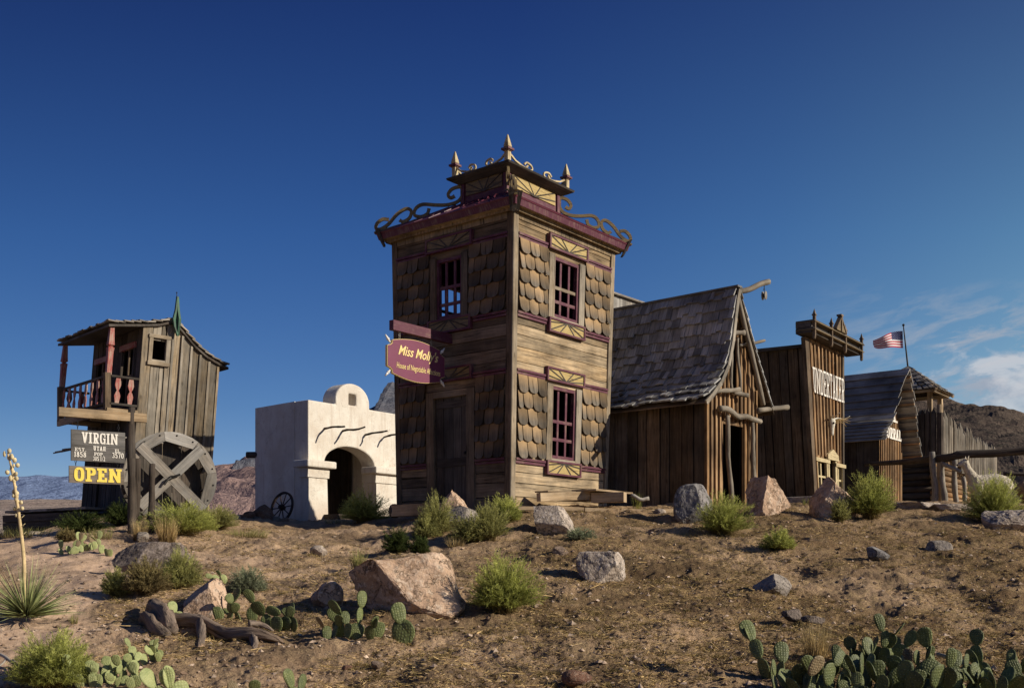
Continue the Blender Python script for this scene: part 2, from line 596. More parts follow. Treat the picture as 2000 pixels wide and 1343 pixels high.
M['sign_brown'] = wood('brown_sign_board', (.15, .115, .085), (.26, .21, .16), (.24, .21, .18), .5, .2)
M['rust'] = plain('rusted_iron', (.055, .035, .027), .8, .3)
M['iron'] = plain('dark_iron', (.03, .028, .027), .6, .6)
M['white_cap'] = plain('white_porcelain', (.75, .73, .68), .4)
M['bone'] = plain('sun_bleached_bone', (.62, .58, .48), .8, 0, 18, .3)
M['dark_inside'] = plain('interior_shade', (.018, .013, .01), .95)  # unlit interiors given as a near-black colour
M['peach'] = rockmat('peach_sandstone', (.45, .30, .20), (.62, .44, .31), (.68, .54, .41), .35)
M['grayrock'] = rockmat('gray_boulder', (.22, .19, .165), (.37, .32, .27), (.43, .37, .30), .4)
M['paleblock'] = rockmat('pale_block_stone', (.38, .31, .25), (.55, .46, .38), (.60, .52, .45), .35)
M['bluerock'] = rockmat('blue_gray_boulder', (.18, .17, .165), (.29, .265, .25), (.34, .32, .31), .35)
M['darkrock'] = rockmat('dark_gray_slab', (.15, .12, .10), (.27, .215, .18), (.34, .28, .24), .4)
M['redrock'] = rockmat('red_rubble', (.22, .115, .075), (.34, .19, .13), (.38, .28, .21), .4, 3)
M['pebble'] = rockmat('small_stone', (.27, .19, .14), (.40, .29, .22), (.44, .35, .28), .3, 6)


def stucco():
    t = T('white_stucco')
    pos = t.n('NewGeometry', out=0)
    n1 = t.noise(pos, 1.4, 5, .6)
    n2 = t.noise(pos, 9, 6, .65)
    n3 = t.noise(pos, 45, 3, .6)
    c = t.mix(t.mr(n1, .4, .65), (.74, .70, .62), (.63, .565, .48))
    c = t.mix(t.mr(n2, .56, .74, 0, .8), c, (.54, .46, .38))
    stv = t.noise(t.vm('MULTIPLY', pos, (7.0, 7.0, .7)), 1.0, 5, .65)
    c = t.mix(t.mr(stv, .52, .70, 0, .62), c, (.52, .43, .35))
    vor = t.n('TexVoronoi', {'Vector': t.vm('ADD', pos, t.n('CombineXYZ', {0: n2, 1: n1, 2: n2})), 'Scale': 1.1}, feature='DISTANCE_TO_EDGE')
    c = t.mix(t.mr(vor, .0, .009, .6, 0), c, (.30, .25, .21))
    sep = t.nt.nodes.new('ShaderNodeSeparateXYZ'); t.nt.links.new(pos, sep.inputs[0])
    low = t.mr(t.math('ADD', sep.outputs[2], t.math('MULTIPLY', n1, .7)), EYE + 1.1, EYE + 1.9, .85, 0)
    c = t.mix(low, c, (.55, .40, .29))
    h = t.math('ADD', t.math('MULTIPLY', n2, 1.0), t.math('MULTIPLY', n3, .35))
    return t.bsdf(c, .95, t.bump(h, .02, .7), .1)


M['stucco'] = stucco()


def ground_mat():
    t = T('desert_soil')
    pos = t.n('NewGeometry', out=0)
    att = t.n('Attribute', attribute_name='path', out=2)
    n0 = t.noise(pos, .55, 4, .6)
    n1 = t.noise(pos, 2.3, 6, .65, .3)
    n2 = t.noise(pos, 11, 6, .7, .4)
    n3 = t.noise(pos, 55, 5, .7)
    soil = t.mix(t.mr(n1, .35, .65), (.205, .132, .070), (.335, .225, .125))
    soil = t.mix(t.mr(n0, .48, .62), soil, (.41, .28, .168))
    litter = t.mr(t.math('ADD', t.math('MULTIPLY', n2, .65), t.math('MULTIPLY', n1, .35)), .48, .58)
    soil = t.mix(t.math('MULTIPLY', litter, .75), soil, t.mix(t.mr(n3, .4, .6), (.13, .09, .045), (.42, .30, .14)))
    pth = t.mix(t.mr(n2, .35, .68), (.52, .355, .235), (.70, .505, .35))
    pth = t.mix(t.mr(n3, .55, .72, 0, .6), pth, (.25, .15, .10))
    c = t.mix(att, soil, pth)
    v = t.math('MULTIPLY', t.mr(n3, .3, .7, .62, 1.3), t.mr(t.noise(pos, 1.1, 5, .6, .6), .36, .62, .70, 1.16))
    c = t.mix(1.0, c, t.n('CombineXYZ', {0: v, 1: v, 2: v}), 'MULTIPLY')
    h = t.math('ADD', t.math('MULTIPLY', n2, 1.0), t.math('MULTIPLY', n3, .55))
    st = t.math('MULTIPLY', t.mr(att, 0, 1, 1, .35), 1.0)
    b = t.nt.nodes.new('ShaderNodeBump')
    t.set(b.inputs['Height'], h); b.inputs['Distance'].default_value = .04; t.set(b.inputs['Strength'], st)
    return t.bsdf(c, .97, b.outputs[0], .08)


M['ground'] = ground_mat()


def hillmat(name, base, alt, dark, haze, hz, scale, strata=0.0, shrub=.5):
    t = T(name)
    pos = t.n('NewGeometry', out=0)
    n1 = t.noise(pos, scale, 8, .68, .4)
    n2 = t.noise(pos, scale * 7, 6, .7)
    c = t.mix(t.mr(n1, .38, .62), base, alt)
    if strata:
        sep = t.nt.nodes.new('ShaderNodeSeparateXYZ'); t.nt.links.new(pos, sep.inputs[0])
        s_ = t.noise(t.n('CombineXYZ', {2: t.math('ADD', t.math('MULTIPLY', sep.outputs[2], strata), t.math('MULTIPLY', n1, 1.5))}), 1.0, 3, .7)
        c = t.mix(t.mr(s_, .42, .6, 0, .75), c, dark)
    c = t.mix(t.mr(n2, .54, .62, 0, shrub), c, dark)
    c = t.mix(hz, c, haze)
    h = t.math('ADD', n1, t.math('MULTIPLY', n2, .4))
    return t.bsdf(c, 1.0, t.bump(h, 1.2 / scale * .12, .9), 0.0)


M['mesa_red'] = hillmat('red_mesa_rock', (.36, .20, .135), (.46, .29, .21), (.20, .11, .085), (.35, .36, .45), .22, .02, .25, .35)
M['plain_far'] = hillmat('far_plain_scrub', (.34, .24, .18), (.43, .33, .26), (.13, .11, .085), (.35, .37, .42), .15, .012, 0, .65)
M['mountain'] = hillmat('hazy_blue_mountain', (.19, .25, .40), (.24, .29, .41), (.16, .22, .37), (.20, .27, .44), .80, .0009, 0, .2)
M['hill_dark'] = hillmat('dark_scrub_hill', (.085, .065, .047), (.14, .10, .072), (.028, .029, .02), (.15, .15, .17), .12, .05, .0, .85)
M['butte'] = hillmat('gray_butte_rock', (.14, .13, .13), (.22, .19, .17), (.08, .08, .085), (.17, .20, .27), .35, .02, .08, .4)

M['bush'] = leafmat('rabbitbrush_leaf', (.22, .155, .07), (.32, .34, .085), (.56, .575, .18), .42, .45)
M['bush_dull'] = leafmat('dull_brush_leaf', (.21, .15, .075), (.29, .28, .10), (.47, .46, .17), .45, .42)
M['bush_shade'] = leafmat('shaded_brush_leaf', (.05, .045, .02), (.07, .09, .03), (.10, .13, .04))  # leaf colour darkened for brush that stands in shade
M['bush_gray'] = leafmat('gray_sage_leaf', (.15, .115, .07), (.22, .24, .15), (.36, .39, .24), .45, .4)
M['dry'] = leafmat('dry_grass_blade', (.24, .16, .07), (.48, .35, .16), (.66, .52, .26))
M['drybush'] = leafmat('dried_brush_twig', (.10, .07, .04), (.21, .16, .075), (.34, .28, .12))
M['straw'] = leafmat('straw_litter', (.34, .23, .10), (.46, .32, .15), (.66, .49, .25), .6, .1)
M['gravel'] = leafmat('mixed_gravel', (.20, .135, .09), (.32, .23, .16), (.48, .37, .28), .4, .0)
M['straw_dull'] = leafmat('dull_ground_cover', (.12, .085, .035), (.24, .18, .07), (.42, .33, .14), .6, .1)
M['stem'] = plain('brown_stem', (.13, .085, .045), .9)
M['yucca'] = leafmat('yucca_blade', (.20, .18, .08), (.22, .25, .10), (.44, .46, .22), .4, .15)
M['stalk'] = plain('yucca_stalk_tan', (.58, .44, .23), .8, 0, 14, .35)
M['podm'] = plain('yucca_pod_cream', (.62, .52, .30), .8, 0, 20, .3)


def padmat(name, a, b, edge):
    t = T(name)
    uv = t.n('UVMap')
    oi = t.n('ObjectInfo', out=5)
    rnd = oi
    n = t.noise(uv, 3.0, 4, .6)
    c = t.mix(t.mr(n, .35, .65), a, b)
    v = t.mr(rnd, 0, 1, .72, 1.25)
    c = t.mix(1.0, c, t.n('CombineXYZ', {0: v, 1: v, 2: v}), 'MULTIPLY')
    vor = t.n('TexVoronoi', {'Vector': uv, 'Scale': 8.5, 'Randomness': .35})
    sp = t.mr(vor, .10, .2, 1, 0)
    c = t.mix(t.math('MULTIPLY', sp, .6), c, (.50, .47, .27))
    dk = t.mr(vor, .25, .6, 0, .25)
    c = t.mix(dk, c, tuple(x * .5 for x in a))
    h = t.mr(vor, 0, .5, 1, 0)
    return t.bsdf(c, .55, t.bump(h, .006, .6), .3)


M['pad'] = padmat('cactus_pad_skin', (.10, .12, .045), (.175, .195, .07), (.3, .3, .1))
M['pad_pale'] = padmat('pale_cactus_pad_skin', (.26, .30, .115), (.38, .40, .17), (.4, .4, .2))
M['pad_dark'] = padmat('shaded_cactus_pad_skin', (.09, .11, .045), (.145, .165, .06), (.2, .2, .1))
M['pad_dead'] = padmat('dried_cactus_pad_skin', (.17, .125, .07), (.28, .21, .12), (.3, .3, .1))
M['wool'] = plain('cream_wool', (.50, .44, .34), 1.0, 0, 16, .22, .05)
M['wool_tan'] = plain('tan_wool', (.30, .22, .14), 1.0, 0, 16, .25, .05)
M['black'] = plain('black_skin', (.012, .01, .01), .4)
M['flag_red'] = plain('flag_red_cloth', (.42, .02, .045), .9, 0, 60, .1)
M['flag_white'] = plain('flag_white_cloth', (.72, .70, .70), .9, 0, 60, .05)
M['flag_blue'] = plain('flag_blue_cloth', (.018, .024, .10), .9, 0, 60, .1)
# ================================================================ camera, sun, sky
cam = bpy.data.cameras.new('camera')
cam.sensor_width = 36.0
cam.lens = 36.0 * F / 2000
cam.shift_y = (HZ - 671.5) / 2000
cam.clip_start, cam.clip_end = .1, 30000
cam_o = bpy.data.objects.new('camera', cam)
cam_o.location = (0, 0, EYE)
cam_o.rotation_euler = (math.pi / 2, 0, 0)
col.objects.link(cam_o)
scene.camera = cam_o

EL, AZ = math.radians(24.5), math.atan2(.954, -.30)
SUN = Vector((math.sin(AZ) * math.cos(EL), math.cos(AZ) * math.cos(EL), math.sin(EL)))
sl = bpy.data.lights.new('sun', 'SUN')
sl.energy = 5.0
sl.angle = math.radians(.53)
sl.color = (1.0, .90, .74)
so = bpy.data.objects.new('sun', sl)
so.rotation_euler = SUN.to_track_quat('Z', 'Y').to_euler()
so.location = (30, -8, 20)
col.objects.link(so)

w = bpy.data.worlds.new('World')
scene.world = w
w.use_nodes = True
wt = T.__new__(T)
wt.nt = w.node_tree
wt.nt.nodes.clear()
sky = wt.nt.nodes.new('ShaderNodeTexSky')
sky.sky_type = 'NISHITA'
sky.sun_disc = False
sky.sun_elevation = EL
sky.sun_rotation = AZ
sky.altitude = 1100
sky.air_density = 1.0
sky.dust_density = .35
sky.ozone_density = 2.2
d = wt.n('TexCoord', out=0)
sp = wt.nt.nodes.new('ShaderNodeSeparateXYZ')
wt.nt.links.new(d, sp.inputs[0])
yy = wt.math('MAXIMUM', sp.outputs[1], .02)
uu = wt.math('DIVIDE', sp.outputs[0], yy)
vv = wt.math('DIVIDE', sp.outputs[2], yy)
# polarised sky: deeper and more saturated away from the horizon, deeper towards the left
gray = wt.nt.nodes.new('ShaderNodeHueSaturation')
wt.set(gray.inputs['Saturation'], 1.16)
wt.set(gray.inputs['Color'], sky.outputs[0])
deep = wt.ramp(wt.mr(vv, .02, .56), [(0, (.58, .58, .80)), (.14, (.46, .47, .75)), (.24, (.38, .43, .70)), (.54, (.275, .365, .67)), (.93, (.18, .22, .50)), (1, (.165, .20, .48))])
side = wt.ramp(wt.mr(uu, -.5, .5), [(0, (.36, .36, .36)), (.5, (.44, .44, .455)), (.75, (.70, .62, .51)), (1, (1.12, .86, .55))])
c = wt.mix(1.0, gray.outputs[0], deep, 'MULTIPLY')
c = wt.mix(1.0, c, side, 'MULTIPLY')
c = wt.vm('MULTIPLY', c, (2.50, 2.72, 2.26))
# clouds low on the right
cp = wt.n('CombineXYZ', {0: wt.math('MULTIPLY', uu, 13.0), 1: wt.math('MULTIPLY', vv, 30.0), 2: 3.7})
n1 = wt.noise(cp, 1.0, 9, .62, .35)
cp2 = wt.n('CombineXYZ', {0: wt.math('MULTIPLY', uu, 16.0), 1: wt.math('ADD', wt.math('MULTIPLY', vv, 60.0), wt.math('MULTIPLY', uu, -14.0)), 2: 1.3})
n2 = wt.noise(cp2, 1.0, 7, .62, .5)
m1 = wt.math('MULTIPLY', wt.mr(uu, .33, .46), wt.mr(vv, .225, .165))
m1 = wt.math('MULTIPLY', m1, wt.mr(vv, .02, .10))
k1 = wt.mr(wt.math('ADD', n1, wt.math('MULTIPLY', m1, .28)), .60, .76)
k1 = wt.math('MULTIPLY', k1, wt.mr(m1, 0, .2))
m2 = wt.math('MULTIPLY', wt.mr(uu, .26, .44), wt.mr(vv, .27, .215))
m2 = wt.math('MULTIPLY', m2, wt.mr(vv, .12, .17))
k2 = wt.math('MULTIPLY', wt.mr(n2, .45, .62), wt.math('MULTIPLY', m2, .95))
c = wt.mix(k2, c, (2.9, 3.3, 4.0))
shade = wt.mix(wt.mr(n1, .40, .60), (2.3, 2.8, 3.7), (5.0, 5.1, 5.4))
c = wt.mix(wt.math('MULTIPLY', k1, .74), c, shade)
bg = wt.nt.nodes.new('ShaderNodeBackground')
bg.inputs[1].default_value = .12
wt.nt.links.new(c, bg.inputs[0])
wo = wt.nt.nodes.new('ShaderNodeOutputWorld')
wt.nt.links.new(bg.outputs[0], wo.inputs[0])

scene.view_settings.view_transform = 'Standard'
scene.view_settings.look = 'None'
scene.view_settings.exposure = 0
scene.view_settings.gamma = 1
scene.cycles.use_denoising = True
try: scene.cycles.denoiser = 'OPENIMAGEDENOISE'
except Exception: pass


# ================================================================ ground
def path_amount(x, y):
    """trodden path on the left"""
    pts = [P(-60, 1290, 8.6), P(60, 1190, 10.4), P(170, 1130, 11.9), P(110, 1080, 14.3), P(60, 1060, 15.8), P(-120, 1050, 17)]
    dd = np.full(x.shape, 1e9)
    wd = [1.0, .62, .62, .85, 1.0, 1.2]
    for i in range(len(pts) - 1):
        a, b = np.array(pts[i][:2]), np.array(pts[i + 1][:2])
        ab = b - a
        t = np.clip(((x - a[0]) * ab[0] + (y - a[1]) * ab[1]) / (ab @ ab), 0, 1)
        w_ = wd[i] + (wd[i + 1] - wd[i]) * t
        dd = np.minimum(dd, np.hypot(x - a[0] - ab[0] * t, y - a[1] - ab[1] * t) / w_)
    dd = dd + .5 * fbm(x * 1.3, y * 1.3, 3, 5)
    return 1 - smooth01(.65, 1.1, dd)


def micro(x, y, fine=True):
    pa = path_amount(x, y)
    m = .16 * fbm(x * .9, y * .9, 3, 1) + .13 * fbm(x * 1.9 + 7, y * 1.9, 3, 9)
    m2 = .10 * fbm(x * 3.6, y * 3.6, 4, 2)
    if fine:
        m2 = m2 + .05 * np.maximum(fbm(x * 10, y * 10, 3, 3), -.1) + .024 * fbm(x * 40, y * 40, 2, 4)
    return m + m2 * (1 - .62 * pa), pa


def ground():
    ang = np.concatenate([np.radians(np.linspace(-180, -34, 60))[:-1], np.radians(np.linspace(-34, 34, 980)), np.radians(np.linspace(34, 180, 60))[1:]])
    rad = np.concatenate([[.3, 1, 2, 3, 4], np.geomspace(4.8, 25, 520), np.geomspace(25.6, 60, 40), np.geomspace(70, 9000, 30)])
    A, Rr = np.meshgrid(ang, rad)
    X, Y = np.sin(A) * Rr, np.cos(A) * Rr
    mic, pa = micro(X, Y)
    near = 1 - smooth01(30, 60, Rr)
    Z = gz(X, Y) + mic * near * smooth01(.5, 4, Rr)
    nr, na = X.shape
    v = np.stack([X, Y, Z], -1).reshape(-1, 3)
    idx = np.arange(nr * na).reshape(nr, na)
    q = np.stack([idx[:-1, :-1], idx[:-1, 1:], idx[1:, 1:], idx[1:, :-1]], -1).reshape(-1, 4)[:, ::-1]
    me = bpy.data.meshes.new('ground')
    me.vertices.add(len(v)); me.vertices.foreach_set('co', v.ravel())
    me.loops.add(q.size); me.loops.foreach_set('vertex_index', q.ravel().astype(np.int32))
    me.polygons.add(len(q)); me.polygons.foreach_set('loop_start', np.arange(0, q.size, 4, dtype=np.int32))
    me.polygons.foreach_set('use_smooth', [True] * len(q))
    at = me.attributes.new('path', 'FLOAT', 'POINT')
    bare = .62 * smooth01(1.0, -2.5, X) * np.clip(.62 + 1.7 * fbm(X * .8, Y * .8, 4, 61), 0, 1) + .30 * np.clip(2.2 * fbm(X * .55 + 9, Y * .9, 4, 71), 0, 1)
    at.data.foreach_set('value', np.maximum(pa, bare).ravel().astype(np.float32))
    me.update(calc_edges=True)
    me.materials.append(M['ground'])
    o = bpy.data.objects.new('ground', me)
    col.objects.link(o)
    props(o, kind='structure')


ground()


def gzm(x, y):
    """ground height with its bumps"""
    xa, ya = np.atleast_1d(np.asarray(x, float)), np.atleast_1d(np.asarray(y, float))
    return gz(xa, ya) + micro(xa, ya)[0]


def GM(px, py, Y=None):
    p = G(px, py, Y)
    p.z = float(gzm(p.x, p.y)[0])
    return p


def hill(name, prof, Yc, Yf, zf, mat, amp, nx=220, ny=70, back=1.25, seed=1, nscale=.02, kind='structure', pw=1.0, step=0):
    """a ridge through photo-space profile (px,py) at depth Yc running down to height zf at depth Yf"""
    px = np.array([p[0] for p in prof], float); py = np.array([p[1] for p in prof], float)
    u = np.linspace(px[0], px[-1], nx)
    h = (HZ - np.interp(u, px, py)) / F * Yc
    t = np.concatenate([np.linspace(0, 1, ny), np.linspace(1, back, 6)[1:]])
    U, Tt = np.meshgrid(u, t)
    Yd = Yf + (Yc - Yf) * Tt
    X = (U - 1000) / F * Yc
    X = (U - 1000) / F * (Yc * .25 + Yd * .75)
    prof_t = np.where(Tt <= 1, Tt ** pw, 1 - (Tt - 1) * 1.2)
    Hh = h[None, :]
    Z = EYE + zf + (Hh - zf) * prof_t
    if step:
        q = (Z - EYE) / step
        Z = EYE + step * (np.floor(q) + smooth01(.15, .75, q - np.floor(q)))
    Z = Z + amp * fbm(X * nscale + 3, Yd * nscale, 6, seed, .55) * np.clip(Tt * 2.2, .15, 1) + amp * .5 * np.abs(fbm(X * nscale * 3, Yd * nscale * 2, 4, seed + 50)) * np.clip(1.3 - Tt, 0, 1)
    Xs, Ys, Zs = X[:1].copy(), Yd[:1] - (Yc - Yf) * .25, np.full((1, nx), -30.0)
    X, Yd, Z = np.vstack([Xs, X]), np.vstack([Ys, Yd]), np.vstack([Zs, Z])
    v = np.stack([X, Yd, Z], -1).reshape(-1, 3)
    n0, n1_ = X.shape
    idx = np.arange(n0 * n1_).reshape(n0, n1_)
    q = np.stack([idx[:-1, :-1], idx[:-1, 1:], idx[1:, 1:], idx[1:, :-1]], -1).reshape(-1, 4)
    me = bpy.data.meshes.new(name)
    me.from_pydata(v.tolist(), [], q.tolist())
    me.materials.append(mat)
    o = bpy.data.objects.new(name, me)
    col.objects.link(o)
    return props(o, kind=kind)


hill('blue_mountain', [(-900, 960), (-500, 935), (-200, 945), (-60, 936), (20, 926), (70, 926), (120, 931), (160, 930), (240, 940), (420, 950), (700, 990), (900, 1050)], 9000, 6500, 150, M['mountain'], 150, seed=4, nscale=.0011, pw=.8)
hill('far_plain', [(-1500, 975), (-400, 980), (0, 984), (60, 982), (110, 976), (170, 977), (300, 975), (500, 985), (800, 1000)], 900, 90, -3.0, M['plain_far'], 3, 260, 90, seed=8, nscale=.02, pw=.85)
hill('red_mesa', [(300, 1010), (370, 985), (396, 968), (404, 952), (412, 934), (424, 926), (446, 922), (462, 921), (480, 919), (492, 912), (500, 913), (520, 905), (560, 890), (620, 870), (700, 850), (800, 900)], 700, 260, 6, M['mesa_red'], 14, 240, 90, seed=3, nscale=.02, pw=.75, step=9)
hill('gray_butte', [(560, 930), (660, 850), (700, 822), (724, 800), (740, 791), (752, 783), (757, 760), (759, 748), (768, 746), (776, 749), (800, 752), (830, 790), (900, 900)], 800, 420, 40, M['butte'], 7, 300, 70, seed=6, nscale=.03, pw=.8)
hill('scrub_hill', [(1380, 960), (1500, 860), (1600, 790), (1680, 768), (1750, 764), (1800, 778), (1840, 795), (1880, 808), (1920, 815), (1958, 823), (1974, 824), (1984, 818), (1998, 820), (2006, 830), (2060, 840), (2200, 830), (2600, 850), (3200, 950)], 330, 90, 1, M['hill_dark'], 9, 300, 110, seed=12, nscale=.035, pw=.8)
# ================================================================ glyphs: western slab letters
def arc(cx, cy, rx, ry, a0, a1, w, wy=None, n=10):
    wy = wy or w
    o, i_ = [], []
    for k in range(n + 1):
        a = math.radians(a0 + (a1 - a0) * k / n)
        ca, sa = math.cos(a), math.sin(a)
        e = .72
        fx = math.copysign(abs(ca) ** e, ca); fy = math.copysign(abs(sa) ** e, sa)
        o.append((cx + rx * fx, cy + ry * fy))
        i_.append((cx + (rx - w) * fx, cy + (ry - wy) * fy))
    return [[o[k], o[k + 1], i_[k + 1], i_[k]] for k in range(n)]


def glyph(ch, w=.19, s=.12):
    """polygons in a box 0..W by 0..1"""
    W = .72
    rc = lambda x0, y0, x1, y1: [(x0, y0), (x1, y0), (x1, y1), (x0, y1)]
    dg = lambda x0, y0, x1, y1, ww=None: [(x0 - (ww or w) / 2, y0), (x0 + (ww or w) / 2, y0), (x1 + (ww or w) / 2, y1), (x1 - (ww or w) / 2, y1)]
    fb = lambda x, e=.1: rc(x - w / 2 - e, 0, x + w / 2 + e, s)
    ft = lambda x, e=.1: rc(x - w / 2 - e, 1 - s, x + w / 2 + e, 1)
    L, Rr = w / 2 + .1, W - w / 2 - .1
    st = lambda x: rc(x - w / 2, 0, x + w / 2, 1)
    p = []
    if ch == 'I': W = .42; p = [st(.21), fb(.21), ft(.21)]
    elif ch == 'V': p = [dg(.36, 0, .14, 1), dg(.36, 0, .58, 1), ft(.14, .06), ft(.58, .06)]
    elif ch == 'A': p = [dg(.14, 0, .36, 1), dg(.58, 0, .36, 1), rc(.2, .27, .52, .27 + s), fb(.14, .07), fb(.58, .07)]
    elif ch == 'N':
        W = .92; L, Rr = w / 2 + .08, W - w / 2 - .08
        p = [st(L), st(Rr), dg(L, 1, Rr, 0), fb(L, .08), ft(L, .04), ft(Rr, .08)]
    elif ch == 'H': p = [st(L), st(Rr), rc(L, .44, Rr, .44 + s), fb(L, .07), ft(L, .07), ft(Rr, .07), fb(Rr, .07)]
    elif ch == 'T': p = [st(.36), fb(.36), rc(.02, 1 - s, .70, 1), rc(.02, .70, .02 + s, 1), rc(.70 - s, .70, .70, 1)]
    elif ch in 'EFL':
        p = [st(L), fb(L), ft(L)]
        if ch in 'EL': p += [rc(L, 0, .68, s), rc(.68 - s, 0, .68, .32)]
        if ch in 'EF': p += [rc(L, 1 - s, .66, 1), rc(.66 - s, .70, .66, 1), rc(L, .45, .5, .45 + s), rc(.5 - s, .36, .5, .64)]
    elif ch in 'PR':
        p = [st(L), fb(L), ft(L)] + arc(.38, .72, .32, .28, 90, -90, w, s) + [rc(L, 1 - s, .38, 1), rc(L, .44, .38, .44 + s)]
        if ch == 'R': p += [dg(.56, 0, .38, .5), fb(.60, .04)]
    elif ch == 'D': p = [st(L), fb(L), ft(L)] + arc(.34, .5, .36, .5, 90, -90, w, s) + [rc(L, 1 - s, .34, 1), rc(L, 0, .34, s)]
    elif ch == 'U': p = [rc(L - w / 2, .3, L + w / 2, 1), rc(Rr - w / 2, .3, Rr + w / 2, 1), ft(L), ft(Rr)] + arc(.36, .32, .36 - L + w / 2, .32, 180, 360, w, s)
    elif ch in 'O0': p = arc(.36, .5, .34, .5, 0, 360, w, s, 22)
    elif ch in 'CG':
        p = arc(.37, .5, .35, .5, 50, 310, w, s, 16) + [rc(.58, .62, .70, 1)]
        if ch == 'G': p += [rc(.52, .0, .70, .46), rc(.42, .40, .72, .40 + s)]
    elif ch == 'K': p = [st(L), fb(L), ft(L), dg(.28, .42, .56, 1), dg(.60, 0, .34, .55), ft(.56, .07), fb(.60, .07)]
    elif ch == 'S': p = arc(.35, .73, .30, .27, 20, 270, w, s) + arc(.35, .29, .30, .29, 90, -160, w, s)
    elif ch == '1': W = .46; p = [st(.23), fb(.23), rc(.05, .78, .23, .9)]
    elif ch == '2': p = arc(.34, .72, .30, .28, 170, -20, w, s) + [dg(.14, 0, .54, .6), rc(.06, 0, .66, s)]
    elif ch == '3': p = arc(.33, .74, .30, .26, 150, -90, w, s) + arc(.33, .28, .32, .28, 90, -160, w, s)
    elif ch == '5': p = [rc(.10, .5, .10 + w, 1), rc(.10, 1 - s, .62, 1)] + arc(.34, .31, .32, .31, 130, -160, w, s)
    elif ch == '7': p = [rc(.05, 1 - s, .66, 1), rc(.05, .74, .05 + s, 1), dg(.28, 0, .56, .9)]
    elif ch == '8': p = arc(.35, .75, .27, .25, 0, 360, w, s, 16) + arc(.35, .27, .32, .27, 0, 360, w, s, 18)
    elif ch == '6': p = arc(.36, .5, .33, .5, 60, 200, w, s) + arc(.36, .3, .33, .3, 0, 360, w, s, 18)
    elif ch == '/': W = .5; p = [dg(.08, 0, .42, 1, .1)]
    elif ch == '.': W = .28; p = [rc(.05, 0, .05 + w, w * .8)]
    else: W = .34
    return p, W


def lettering(name, mb_mat, parent, text, fn, x0, x1, y0, y1, w=.19, s=.12, gap=.1, th=.012, label=None, off=.004):
    """text laid between x0..x1,y0..y1 of a surface function fn(x,y,off)"""
    mb = MB()
    gl = [glyph(c, w, s) for c in text]
    tot = sum(g[1] for g in gl) + gap * (len(gl) - 1)
    x = 0
    k = 0
    for polys, W in gl:
        for pl in polys:
            pts = [((x + a) / tot, b) for a, b in pl]
            k += 1
            o = off + th + .0005 * (k % 9)
            q = [fn(x0 + (x1 - x0) * a, y0 + (y1 - y0) * b, o) for a, b in pts]
            q2 = [fn(x0 + (x1 - x0) * a, y0 + (y1 - y0) * b, off) for a, b in pts]
            n = len(q)
            mb.add(q + q2, [tuple(range(n)), tuple(range(2 * n - 1, n - 1, -1))] + [((i + 1) % n, i, n + i, n + (i + 1) % n) for i in range(n)], UP)
        x += W + gap
    return mb.build(name, mb_mat, parent, label)


# ================================================================ the shingled tower
TB = EYE + .93
TT = EYE + 6.04
zc = lambda y: EYE + (1100 - y) * 18 / F              # a height read on the tower's front corner
zt = lambda y: (zc(y) - TB) / (TT - TB)                # ... as a fraction of the wall


def at(px, Y, z):
    return Vector(((px - 1000) / F * Y, Y, z))


b0, t0 = at(996, 18.0, TB), at(1003, 18.0, TT)
b1, t1 = at(1182, 20.27, TB), at(1199, 20.44, TT)
b3, t3 = at(778, 19.72, TB), at(768, 19.80, TT)
b2, t2 = b1 + b3 - b0, t1 + t3 - t0
QR, QL = Quad(b0, b1, t1, t0), Quad(b3, b0, t0, t3)
QB, QK = Quad(b2, b3, t3, t2), Quad(b1, b2, t2, t1)
tower = thing('tower_house', b0, 'tall two storey shingle tower house with maroon eaves and gold roof scrolls', 'building')

# window and door openings (a0,a1,t0,t1)
UW = (.375, .625, zt(594), zt(470))
LW = (.38, .625, zt(884), zt(736))
LUW = (.385, .60, zt(597), zt(473))
LDO = (.355, .645, 0.0, zt(752))
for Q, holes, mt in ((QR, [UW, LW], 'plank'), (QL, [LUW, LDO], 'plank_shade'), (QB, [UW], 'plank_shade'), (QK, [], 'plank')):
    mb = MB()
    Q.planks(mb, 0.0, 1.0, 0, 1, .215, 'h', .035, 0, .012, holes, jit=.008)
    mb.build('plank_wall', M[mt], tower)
# near-black lining and floors, painted in as the shade of the interior
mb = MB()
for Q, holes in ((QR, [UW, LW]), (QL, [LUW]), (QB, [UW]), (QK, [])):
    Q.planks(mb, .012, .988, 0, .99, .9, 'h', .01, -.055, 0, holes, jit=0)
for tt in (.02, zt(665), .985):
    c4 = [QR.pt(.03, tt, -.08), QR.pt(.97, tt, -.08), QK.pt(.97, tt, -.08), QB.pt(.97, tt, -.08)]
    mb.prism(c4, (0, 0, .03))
mb.build('shade_lining', M['dark_inside'], tower)
# corner boards
for Q, e in ((QR, .035), (QL, .04), (QB, .04), (QK, .04)):
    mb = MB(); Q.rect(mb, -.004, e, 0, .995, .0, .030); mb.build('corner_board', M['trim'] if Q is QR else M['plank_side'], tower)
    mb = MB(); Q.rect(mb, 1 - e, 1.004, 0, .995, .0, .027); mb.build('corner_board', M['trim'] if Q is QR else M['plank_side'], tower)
mb = MB(); mb.tube([QR.pt(0, 0, .01), QR.pt(0, .99, .01)], .028, 8)
mb.build('corner_bead', M['trim'], tower)


